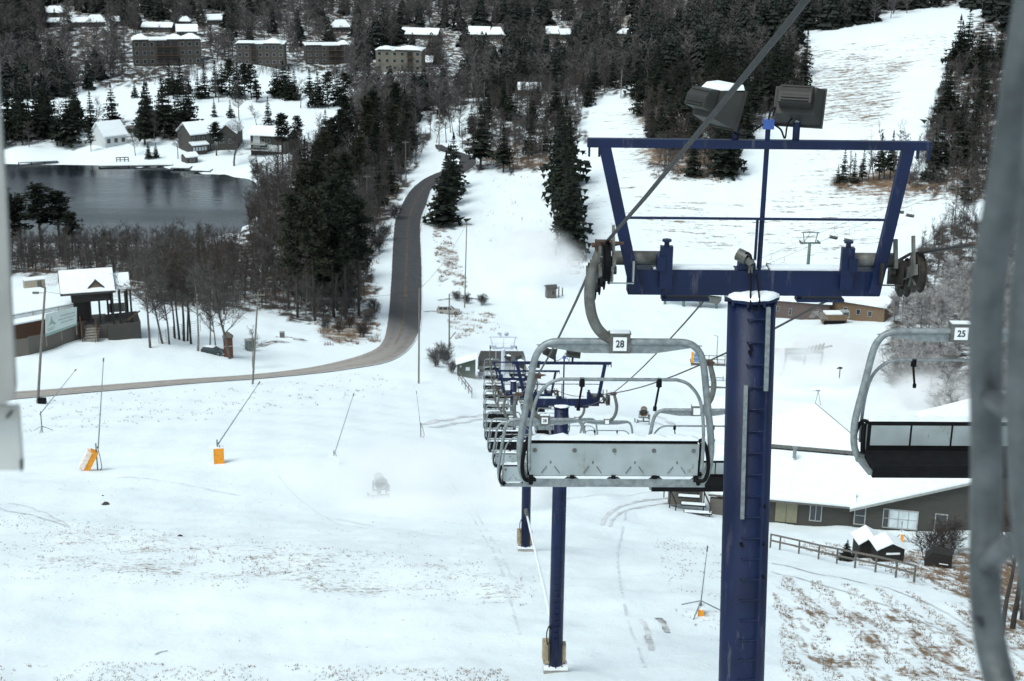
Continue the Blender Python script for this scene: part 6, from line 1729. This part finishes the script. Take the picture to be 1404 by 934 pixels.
def scatter(poly, n, mind, seed, Ymax=900, avoid=()):
    """places in the wood whose feet lie inside an outline of the photograph"""
    r = np.random.default_rng(seed)
    C = np.array([ground(x, min(max(y, -60), 934))[:] for x, y in poly])
    lo, hi = C.min(0)[:2] - 6, C.max(0)[:2] + 6
    out = []
    Q = r.uniform(lo, hi, (n * 60, 2)); z = tz(Q[:, 0], Q[:, 1])
    px, py, w = project(np.column_stack([Q, z]))
    ok = inpoly(px, py, poly) & (Q[:, 1] < Ymax)
    for a in avoid: ok &= ~inpoly(px, py, a)
    for x, y, zz, a, b in zip(Q[ok, 0], Q[ok, 1], z[ok], px[ok], py[ok]):
        if all((x-o[0])**2 + (y-o[1])**2 > mind*mind for o in out):
            out.append((x, y, zz, a, b))
            if len(out) >= n: break
    return out
def rnd(a, b): return random.uniform(a, b)

# wood between the club house and the lake
for x, y, z, a, b in scatter([(-60,352),(330,341),(350,400),(322,436),(215,420),(192,398),(95,374),(-60,384)], 95, 2.9, 1):
    h = 7.5 + max(0, (b - 345)) * .075
    k = 'brown' if random.random() < .6 else 'bare'
    tree(k, (x, y, z), h * rnd(.8, 1.15), 'bare brown tree in the wood between club house and lake', 'bare trees between club house and lake')
for px, py, hp in ((8,352,92),(30,350,80),(58,352,96),(84,350,86),(100,354,62)):
    px_tree('pine', px, py, hp, 'dark rounded pine at the near lake shore behind the club house', 'pines at the near lake shore', wide=1.5)
# mixed wood between lake and road
AV = [(480,200),(560,150),(700,150),(660,260),(600,260),(590,300),(585,500),(500,500)]
W2 = [(340,322),(352,262),(390,225),(440,200),(520,186),(575,186),(585,205),(560,238),(537,268),(522,300),(507,345),(500,430),(470,441),(430,440),(350,424)]
for i, (x, y, z, a, b) in enumerate(scatter(W2, 215, 2.6, 2)):
    u = random.random()
    if a < 400 and b > 235: u = .48 + u*.52
    if u < .21: tree('spruce', (x, y, z), rnd(11, 18), 'dark spruce in the mixed wood between lake and road', 'spruces between lake and road')
    elif u < .38: tree('pine', (x, y, z), rnd(14, 20), 'tall dark pine in the mixed wood between lake and road', 'pines between lake and road')
    elif u < .88: tree('brown' if u < .62 else 'bare', (x, y, z), rnd(9, 14), 'bare brown tree in the mixed wood between lake and road', 'bare trees between lake and road')
    else: tree('birch', (x, y, z), rnd(8, 12), 'pale stemmed birch in the mixed wood between lake and road', 'birches between lake and road')
for px, py, hp in ((408,436,165),(432,440,175),(474,438,172),(492,434,160),(462,426,175)):
    px_tree('pine', px, py, hp, 'tall pine with bare lower trunk at the front edge of the roadside wood', 'pines at the front edge of the roadside wood', wide=.8)
# far shore
for i, (x, y, z, a, b) in enumerate(scatter([(-30,172),(262,166),(262,186),(236,202),(196,204),(186,170),(136,172),(134,202),(-30,206)], 46, 3.6, 4)):
    if random.random() < .78: tree('spruce', (x, y, z), rnd(12, 19), 'big dark spruce on the far lake shore', 'spruces on the far lake shore', wide=1.25)
    else: tree('bare', (x, y, z), rnd(8, 12), 'bare tree on the far lake shore', 'bare trees on the far lake shore')
px_tree('bare', 321, 228, 58, 'spreading bare tree in front of the dark gabled lake house', wide=1.7)
px_tree('pine', 297, 214, 44, 'bushy dark pine before the two storey lake house', wide=1.5)
for px, py, hp, k, l in ((352,238,26,'spruce','pale green little spruce at the right end of the far shore'),(204,218,22,'spruce','small spruce at the water left of the boathouse'),(214,217,20,'spruce','smallest spruce at the water left of the boathouse'),
                         (186,214,40,'bare','bare tree beside the long dock, left of the boathouse'),(244,218,48,'bare','bare tree immediately left of the boathouse'),(125,208,32,'pine','low wide pine before the pale cottage')):
    px_tree(k, px, py, hp, l)
# meadow
for px, py, hp in ((233,130,42),(238,136,38),(248,128,46),(272,136,34),(281,134,44),(296,134,48),(305,130,42),(315,132,48),(326,134,46),(336,138,48),(345,136,46),(352,140,42),
                   (380,134,42),(389,132,46),(397,137,44),(404,136,38),(425,140,44),(436,147,46),(450,149,48),(463,144,46),(474,142,40),(256,148,26)):
    px_tree('spruce' if (px % 3) else 'pine', px, py, hp, 'dark conifer in the row across the white meadow', 'conifers across the white meadow', wide=1.25)
for px, py, hp, l in ((294,161,26,'young spruce on the meadow behind the two storey lake house, left one'),(316,162,24,'young spruce on the meadow behind the two storey lake house, right one'),(368,171,37,'single slim spruce standing alone on the white meadow'),
                   (185,134,22,'small spruce at the left end of the meadow')):
    px_tree('spruce', px, py, hp, l)
for px, py, hp in ((328,165,52),(352,172,30),(412,148,40),(300,140,40),(258,140,40)):
    px_tree('bare', px, py, hp, 'bare tree among the meadow conifers', 'bare trees among the meadow conifers')
# spruces on the snow fields
for i, (px, py, hp, w) in enumerate(((607,309,72,1.15),(612,297,84,1.1),(618,280,78,1.1),(615,268,66,1.0),(622,258,72,1.0))):
    px_tree('spruce', px, py, hp, '%s spruce in the short row on the right side of the road' % ORD[i], wide=w*1.25)
for i, (px, py, hp, w) in enumerate(((782,352,118,.95),(774,338,124,.95),(784,322,116,1.0),(770,308,130,1.0),(778,290,124,1.0),(768,270,118,1.0),(774,255,116,1.05))):
    px_tree('spruce', px, py, hp, '%s spruce in the tall dark row dividing the ski field' % ORD[i], wide=w*1.0)
# wood right of the road, above the snow field
for i, (x, y, z, a, b) in enumerate(scatter([(655,205),(668,228),(700,234),(752,232),(792,196),(800,150),(840,132),(845,112),(790,100),(690,120),(650,160),(640,178)], 80, 3.2, 6)):
    u = random.random()
    if u < .30: tree('spruce', (x, y, z), rnd(9, 16), 'dark spruce in the wood above the snow field', 'spruces above the snow field')
    else: tree('brown' if u < .8 else 'birch', (x, y, z), rnd(8, 13), 'bare tree in the wood above the snow field', 'bare trees above the snow field')
px_tree('spruce', 659, 232, 85, 'broad dark spruce at the road bend above the snow field', wide=1.3)
px_tree('spruce', 690, 236, 62, 'dark spruce at the left lower corner of the wood above the snow field', wide=1.2)
# wood between the two ski runs
for i, (x, y, z, a, b) in enumerate(scatter([(872,142),(888,200),(908,236),(960,246),(1004,243),(1018,205),(1060,165),(1100,125),(1108,100),(880,118)], 105, 2.9, 8)):
    u = random.random()
    if u < (.68 if b < 170 else .42): tree('spruce', (x, y, z), rnd(11, 19), 'dark spruce in the wood between the two ski runs', 'spruces between the two ski runs', wide=1.15)
    else: tree('brown', (x, y, z), rnd(8, 12), 'bare tree in the wood between the two ski runs', 'bare trees between the two ski runs')
# small stand on the right run
for i, (px, py, hp) in enumerate(((1148,252,26),(1156,250,46),(1170,251,40),(1182,249,44),(1205,247,62),(1220,246,64))):
    px_tree('spruce', px, py, hp, '%s small spruce from the left in the stand on the right ski run' % ORD[i] if i else 'leftmost small spruce in the stand on the right ski run', wide=.85)
for px, py, hp in ((1164,250,50),(1176,250,46),(1190,249,50),(1198,247,66),(1212,246,80),(1226,249,70),(1236,250,78),(1246,252,84)):
    px_tree('poplar', px, py, hp, 'slim bare tree in the stand on the right ski run', 'slim bare trees on the right ski run')
# right edge wood
for i, (x, y, z, a, b) in enumerate(scatter([(1245,262),(1262,215),(1285,150),(1300,95),(1320,55),(1470,55),(1470,300),(1400,292),(1320,272)], 100, 3.0, 9)):
    u = random.random()
    if u < (.7 if b < 190 else .3): tree('spruce', (x, y, z), rnd(11, 19), 'dark spruce in the wood right of the right ski run', 'spruces right of the right ski run', wide=1.15)
    else: tree('brown' if u < .8 else 'poplar', (x, y, z), rnd(9, 14), 'bare tree in the wood right of the right ski run', 'bare trees right of the right ski run')
px_tree('spruce', 1322, 282, 50, 'single spruce at the lower tip of the right wood', wide=1.0)
px_tree('spruce', 1297, 175, 78, 'tallest ragged spruce at the left rim of the right wood', wide=1.2)
# frosted brush on the right
for i, (x, y, z, a, b) in enumerate(scatter([(1205,455),(1240,412),(1262,345),(1300,298),(1420,305),(1520,330),(1520,640),(1330,600),(1245,575),(1215,520)], 170, 2.2, 12)):
    if b > 400: tree('frost', (x, y, z), rnd(6, 10), 'frosted bare tree in the thicket beyond the lodge roof', 'frosted trees beyond the lodge roof', wide=1.15)
    else: tree('poplar' if random.random() < .65 else 'bare', (x, y, z), rnd(8, 13), 'slender bare tree on the slope above the frosted thicket', 'slender bare trees above the frosted thicket')
# near right edge
for i, (px, py, hp) in enumerate(((1372,872,250),(1388,862,280),(1402,850,300),(1418,868,300),(1394,835,220),(1410,820,260))):
    px_tree('brown', px, py, hp, 'brown bare tree behind the near steel tubes at the right edge', 'brown bare trees behind the near steel tubes')
px_tree('shrub', 1278, 772, 52, 'bare shrub growing beside the low black bin', wide=1.0)
px_tree('shrub', 1300, 760, 56, 'bare shrub right of the low black bin')
px_tree('spruce', 1160, 769, 30, 'tiny spruce behind the rail fence, left of the kiosks', wide=1.5)
# yard trees by the club house
Y_ = [('bare',206,477,152,'thick trunked old tree right of the pavilion',.9), ('bare',223,471,125,'left of two slimmer trees right of the pavilion',.9), ('bare',232,472,118,'right of two slimmer trees right of the pavilion',.8),
      ('birch',271,481,120,'pale forked birch in the yard clump',1.0), ('birch',288,479,105,'slim pale birch right of the forked one',.8), ('bare',316,492,150,'tall tree touching the brick pillar',.95),
      ('bare',296,482,95,'slim dark tree between birch and brick pillar',.7), ('birch',347,505,58,'small leaning tree beside the pale pole',1.2)]
for k, px, py, hp, l, w in Y_: px_tree(k, px, py, hp, l, wide=w)
for px, py, hp in ((246,466,130),(252,468,140),(257,468,120),(262,472,135),(240,464,110)):
    px_tree('brown', px, py, hp, 'dark trunked tree in the tight yard clump beside the pale birch', 'dark trees of the yard clump', wide=.9)
for i, (px, py, hp) in enumerate(((598,503,26),(611,500,22),(606,492,24),(620,512,18))):
    px_tree('shrub', px, py, hp, 'small bare shrub on the bank left of the operator hut', 'bare shrubs on the bank', wide=1.0)
for px, py, hp in ((480,450,20),(497,462,24),(505,445,22),(512,430,22),(518,345,26),(524,330,24),(446,452,18),(466,455,18),(540,300,22),(640,416,14),(662,418,16),(627,412,14)):
    px_tree('shrub', px, py, hp, 'low russet shrub along the edge of the valley road', 'low shrubs along the valley road', wide=1.2)

for px, py, hp, k in ((598,196,40,'bare'),(612,196,46,'brown'),(622,190,50,'brown'),(634,204,44,'bare'),(590,190,42,'brown'),(618,182,46,'bare'),(630,186,52,'brown')):
    px_tree(k, px, py, hp, 'bare tree around the far bend of the road', 'bare trees around the far bend of the road')
# ------------------------------------------------------------------ far hillside wood: one mass
ROOFX = [(62,86,24),(63,80,37),(98,124,37),(122,144,37),(156,165,36),(195,235,44),(246,260,36),(243,270,50),(286,310,34),(458,480,44),(550,600,54),(642,670,54),(671,690,54),(750,766,53),(769,783,54),(846,873,53),(578,592,92),(711,740,130)]
def far_mass(name, label, polys, n, seed, Ylo, Yhi, X0, X1, avoid, con=.35, hh=(8, 14)):
    r = np.random.default_rng(seed)
    Q = np.column_stack([r.uniform(X0, X1, n*5), Ylo + (Yhi - Ylo) * r.random(n*5)**1.25]); z = tz(Q[:,0], Q[:,1])
    px, py, w = project(np.column_stack([Q, z]))
    ok = np.zeros(len(Q), bool)
    for p in polys: ok |= inpoly(px, py, p)
    for p in avoid: ok &= ~inpoly(px, py, p)
    low = np.zeros(len(Q), bool)
    for x0, x1, y in ROOFX: low |= (px > x0 - 3) & (px < x1 + 3) & (py > y) & (py < y + 30)
    Q = Q[ok][:n]; z = z[ok][:n]; low = low[ok][:n]
    con_v = []
    protoC = [lod_spruce(np.random.default_rng(50+i), 6.0, 1.25 + .15*i) for i in range(5)]
    protoB = []
    for i in range(5):
        g = np.random.default_rng(70+i); T = tube_tris(np.array([0,0,-.1]), np.array([g.normal(0,.1),0,5.0]), .085, .02, 3)
        for _ in range(120):
            b = np.array([0,0,g.uniform(1.0,5.2)]); a = g.random()*6.283; e = np.array([math.cos(a), math.sin(a), g.uniform(.35,1.3)])
            l = g.uniform(.7,1.6)*(1.25 - b[2]*.12); o = b + e*l*g.uniform(0,.6); s = np.cross(e, g.normal(0,1,3)); s /= np.linalg.norm(s)
            T.append((o + s*.05, o - s*.05, o + e*l*.7))
        protoB.append(np.array(T))
    V, MI = [], []
    for i, (q, zz) in enumerate(zip(Q, z)):
        if low[i] and r.random() < .45: continue
        c = (math.sin(q[0]*.021+1)+math.sin(q[1]*.03+q[0]*.013)) * .14 + con
        isc = r.random() < c
        P = protoC[r.integers(5)] if isc else protoB[r.integers(5)]
        h = r.uniform(*hh) * (1.1 if isc else 1.0) / 6.0 * (.48 if low[i] else 1); a = r.random()*6.283; ca, sa = math.cos(a)*h*1.2, math.sin(a)*h*1.2
        x = P[..., 0]*ca - P[..., 1]*sa + q[0]; y = P[..., 0]*sa + P[..., 1]*ca + q[1]
        V.append(np.stack([x, y, P[..., 2]*h + zz], -1)); MI.append(np.full(len(P), 0 if isc else 1))
    V = np.concatenate(V).reshape(-1, 3)
    o = raw(name, V, np.arange(len(V)).reshape(-1, 3), [M['needle_far'], M['twig_far']], mi=np.concatenate(MI))
    return tag(o, label, 'forest', None, 'stuff')
ROOFS = [[(x0-3,y-16),(x1+3,y-16),(x1+4,y+4),(x0-4,y+4)] for x0, x1, y in ((62,86,24),(98,144,37),(195,235,44),(243,270,50),(286,310,34),(458,480,44),(550,600,54),(642,690,54),(750,783,53),(711,740,130))]
FRONT = [[(178,50),(284,50),(290,104),(172,104)],[(320,60),(396,60),(400,102),(318,104)],[(414,60),(486,60),(486,96),(414,98)],[(510,68),(584,68),(590,118),(500,118)],
         [(500,100),(640,100),(620,126),(480,122)],[(600,40),(632,45),(640,120),(615,120)]]
MEADOW = [(120,132),(200,122),(285,105),(320,100),(360,92),(420,96),(470,100),(485,150),(480,175),(330,190),(270,165),(120,150)]
far_mass('hillside_forest', 'dense dark bare and evergreen forest covering the far hillside',
         [[(-100,-200),(1100,-200),(1100,20),(930,60),(860,120),(700,125),(640,150),(560,175),(470,185),(485,150),(470,95),(300,88),(180,98),(110,128),(60,140),(-100,150)]],
         9500, 21, 500, 1150, -420, 330, ROOFS + FRONT + [MEADOW], .15)
far_mass('ridge_forest', 'dark forest on the ridge above and between the ski runs', [[(1080,-400),(1700,-400),(1700,60),(1420,60),(1330,10),(1322,4),(1200,34),(1095,44),(1080,60),(1080,20)], [(868,110),(930,60),(1030,25),(1085,20),(1100,48),(1080,100),(880,118)]], 2600, 22, 520, 1100, 40, 560, [], .58, (11, 17))

def undergrowth():
    r = np.random.default_rng(77); protos = []
    for i in range(6):
        g = np.random.default_rng(170+i); T = []
        for st in range(3):
            p = np.array([g.normal(0,.5), g.normal(0,.5), -.2]); q = p + np.array([g.normal(0,.5), g.normal(0,.5), 4.2]); T += tube_tris(p, q, .035, .01, 3)
            for _ in range(34):
                b = p + (q-p)*g.uniform(.12,.98); a = g.random()*6.283; e = np.array([math.cos(a), math.sin(a), g.uniform(.3,1.4)]); l = g.uniform(.5,1.3); s = np.cross(e, g.normal(0,1,3)); s /= np.linalg.norm(s)
                T.append((b + s*.03, b - s*.03, b + e*l*.75))
        protos.append(np.array(T))
    V = []
    Z = [(W2, 1100, 3, 9), ([(-60,346),(330,338),(345,400),(322,432),(215,415),(192,395),(95,372),(-60,380)], 640, 2, 8), ([(655,205),(668,228),(700,234),(752,232),(792,196),(800,150),(845,112),(690,120),(640,178)], 520, 3, 9),
         ([(872,142),(888,200),(908,236),(960,246),(1004,243),(1018,205),(1100,125),(1108,100),(880,118)], 640, 3, 9), ([(1245,262),(1262,215),(1300,95),(1470,55),(1470,300),(1320,272)], 760, 3, 10),
         ([(1262,345),(1300,298),(1520,330),(1520,400),(1250,400)], 260, 2, 6), ([(120,104),(300,92),(480,100),(500,150),(540,190),(470,196),(480,140),(430,102),(200,118)], 260, 3, 6)]
    for poly, n, h0, h1 in Z:
        for x, y, z, a, b in scatter(poly, n, 1.1, 400 + n):
            P = protos[r.integers(6)]; s = r.uniform(h0, h1) / 5.0; c = r.random()*6.283; ca, sa = math.cos(c)*s, math.sin(c)*s
            V.append(np.stack([P[...,0]*ca - P[...,1]*sa + x, P[...,0]*sa + P[...,1]*ca + y, P[...,2]*s + z], -1))
    V = np.concatenate(V).reshape(-1, 3)
    tag(raw('undergrowth', V, np.arange(len(V)).reshape(-1, 3), M['twig']), 'tangle of thin bare saplings and brush under the trees of the woods', 'undergrowth', None, 'stuff')
undergrowth()

# ================================================================== dry grass and weeds standing out of the snow
def grass():
    r = np.random.default_rng(31)
    Z = [([(0,700),(300,738),(660,768),(740,790),(730,832),(400,812),(0,792)], 1000, .085), ([(250,752),(430,762),(430,792),(250,785)], 60, .15), ([(-20,905),(700,918),(700,950),(-20,950)], 900, .09), ([(-20,640),(740,690),(740,900),(-20,900)], 420, .07),
         ([(1056,742),(1260,797),(1404,840),(1404,770),(1290,760),(1100,742)], 1100, .17), ([(1060,790),(1250,812),(1420,870),(1420,950),(1060,950)], 2600, .10),
         ([(890,730),(990,745),(990,890),(930,850)], 260, .09), ([(592,308),(612,312),(645,398),(602,394)], 500, .5), ([(605,428),(678,428),(686,452),(625,466)], 300, .4),
         ([(430,440),(520,425),(520,472),(445,474)], 500, .6), ([(505,440),(530,300),(555,262),(548,250),(500,300)], 260, .6), ([(1300,770),(1404,780),(1404,870),(1350,860)], 500, .22),
         ([(0,545),(330,532),(520,505),(550,540),(300,575),(0,598)], 350, .22), ([(738,345),(800,345),(806,378),(745,376)], 160, .5), ([(1140,246),(1250,246),(1250,256),(1140,256)], 260, .6), ([(890,232),(1000,244),(1000,252),(890,246)], 260, .6)]
    V = []
    for poly, n, hgt in Z:
        x_far = min(p[1] for p in poly) < 600
        C = np.array([ground(x, y)[:] for x, y in poly]); lo, hi = C.min(0)[:2], C.max(0)[:2]
        Q = r.uniform(lo, hi, (n*14, 2)); z = tz(Q[:,0], Q[:,1]); px, py, w = project(np.column_stack([Q, z]))
        # clumped by a slow wave so that bare snow stays between
        cl = np.sin(Q[:,0]*.9+Q[:,1]*.35)*np.sin(Q[:,1]*.55-Q[:,0]*.2) + .7*np.sin(Q[:,0]*2.3+1)*np.sin(Q[:,1]*1.7)
        if hgt == .10: cl = np.sin((Q[:,0]*.995 - Q[:,1]*.105)*3.9 + 1.1*np.sin(Q[:,1]*.35)) + .5*np.sin(Q[:,1]*.8+Q[:,0]) - .35
        ok = inpoly(px, py, poly) & (cl > (.25 if x_far else -.3))
        for (x, y), zz in list(zip(Q[ok], z[ok]))[:n]:
            for _ in range(7):
                a = r.random()*6.283; d = np.array([math.cos(a), math.sin(a), 0]); h = hgt*r.uniform(.5,1.5)
                b = np.array([x, y, zz-.03]) + d*r.random()*hgt*.7; wd = .010 + hgt*.035
                s = np.array([-d[1], d[0], 0])*wd
                V.append((b - s, b + s, b + d*h*r.uniform(.2,.9) + np.array([0,0,h])))
    V = np.array(V).reshape(-1, 3)
    tag(raw('dry_grass', V, np.arange(len(V)).reshape(-1, 3), M['straw']), 'dry straw coloured grass blades sticking out of the thin snow', 'grass', None, 'stuff')
grass()

# ================================================================== blown snow from the snow guns
def mist(name, label, ctr, size, dens, rot=0.0):
    m = bpy.data.materials.new('blown_snow'); m.use_nodes = True
    n = m.node_tree; L = n.links.new; N = n.nodes.new
    n.nodes.remove(n.nodes['Principled BSDF'])
    out = n.nodes['Material Output']
    pv = N('ShaderNodeVolumePrincipled'); pv.inputs['Color'].default_value = (1, 1, 1, 1); pv.inputs['Anisotropy'].default_value = 0.0
    tc = N('ShaderNodeTexCoord')
    ln = N('ShaderNodeVectorMath'); ln.operation = 'LENGTH'; L(tc.outputs['Object'], ln.inputs[0])
    mr = N('ShaderNodeMapRange'); mr.interpolation_type = 'SMOOTHSTEP'; mr.inputs[1].default_value = 1.0; mr.inputs[2].default_value = 0.1; mr.inputs[3].default_value = 0.0; mr.inputs[4].default_value = 1.0
    L(ln.outputs['Value'], mr.inputs[0])
    nz = N('ShaderNodeTexNoise'); nz.inputs['Scale'].default_value = 1.7; nz.inputs['Detail'].default_value = 2; L(tc.outputs['Object'], nz.inputs['Vector'])
    m2 = N('ShaderNodeMapRange'); m2.inputs[1].default_value = .36; m2.inputs[2].default_value = .62; L(nz.outputs['Fac'], m2.inputs[0])
    mu = N('ShaderNodeMath'); mu.operation = 'MULTIPLY'; L(mr.outputs[0], mu.inputs[0]); L(m2.outputs[0], mu.inputs[1])
    m3 = N('ShaderNodeMath'); m3.operation = 'MULTIPLY'; m3.inputs[1].default_value = dens; L(mu.outputs[0], m3.inputs[0]); L(m3.outputs[0], pv.inputs['Density'])
    L(pv.outputs[0], out.inputs['Volume'])
    import bmesh
    bm = bmesh.new(); bmesh.ops.create_icosphere(bm, subdivisions=3, radius=1.0)
    me = bpy.data.meshes.new(name); bm.to_mesh(me); bm.free(); me.materials.append(m)
    o = bpy.data.objects.new(name, me); COL.objects.link(o)
    o.location = ctr; o.scale = size; o.rotation_euler.z = rot
    return tag(o, label, 'blown snow', None, 'stuff')
SC.cycles.volume_step_rate = 2.0
SC.cycles.volume_max_steps = 64
g = ground(545, 660); mist('snow_mist', 'blown snow drifting over the open slope around the misted fan gun', ground(521, 684) + Vector((1.5, -3.5, 1.6)), (13, 13, 5.0), .55)
g = ground(712, 684); mist('snow_mist', 'plume of blown snow at the lance tip under the chairs', g + Vector((0, -2.5, 1.8)), (3.6, 7, 3.2), 1.6)
g = ground(745, 385); mist('snow_mist', 'blown snow hiding the foot of the tall spruce row', g + Vector((-3, 4, 3)), (15, 26, 9), .35)
g = ground(1110, 520); mist('snow_mist', 'blown snow around the pipe gantry and red groomer', g + Vector((2, 0, 2)), (15, 14, 7.0), .9)
g = ground(1250, 575); mist('snow_mist', 'blown snow in front of the frosted thicket', g + Vector((1, -6, 2.5)), (11, 11, 7.5), 1.3)
g = ground(700, 545); mist('snow_mist', 'thin blown snow at the lift station', g + Vector((6, -4, 2)), (16, 16, 6), .25)
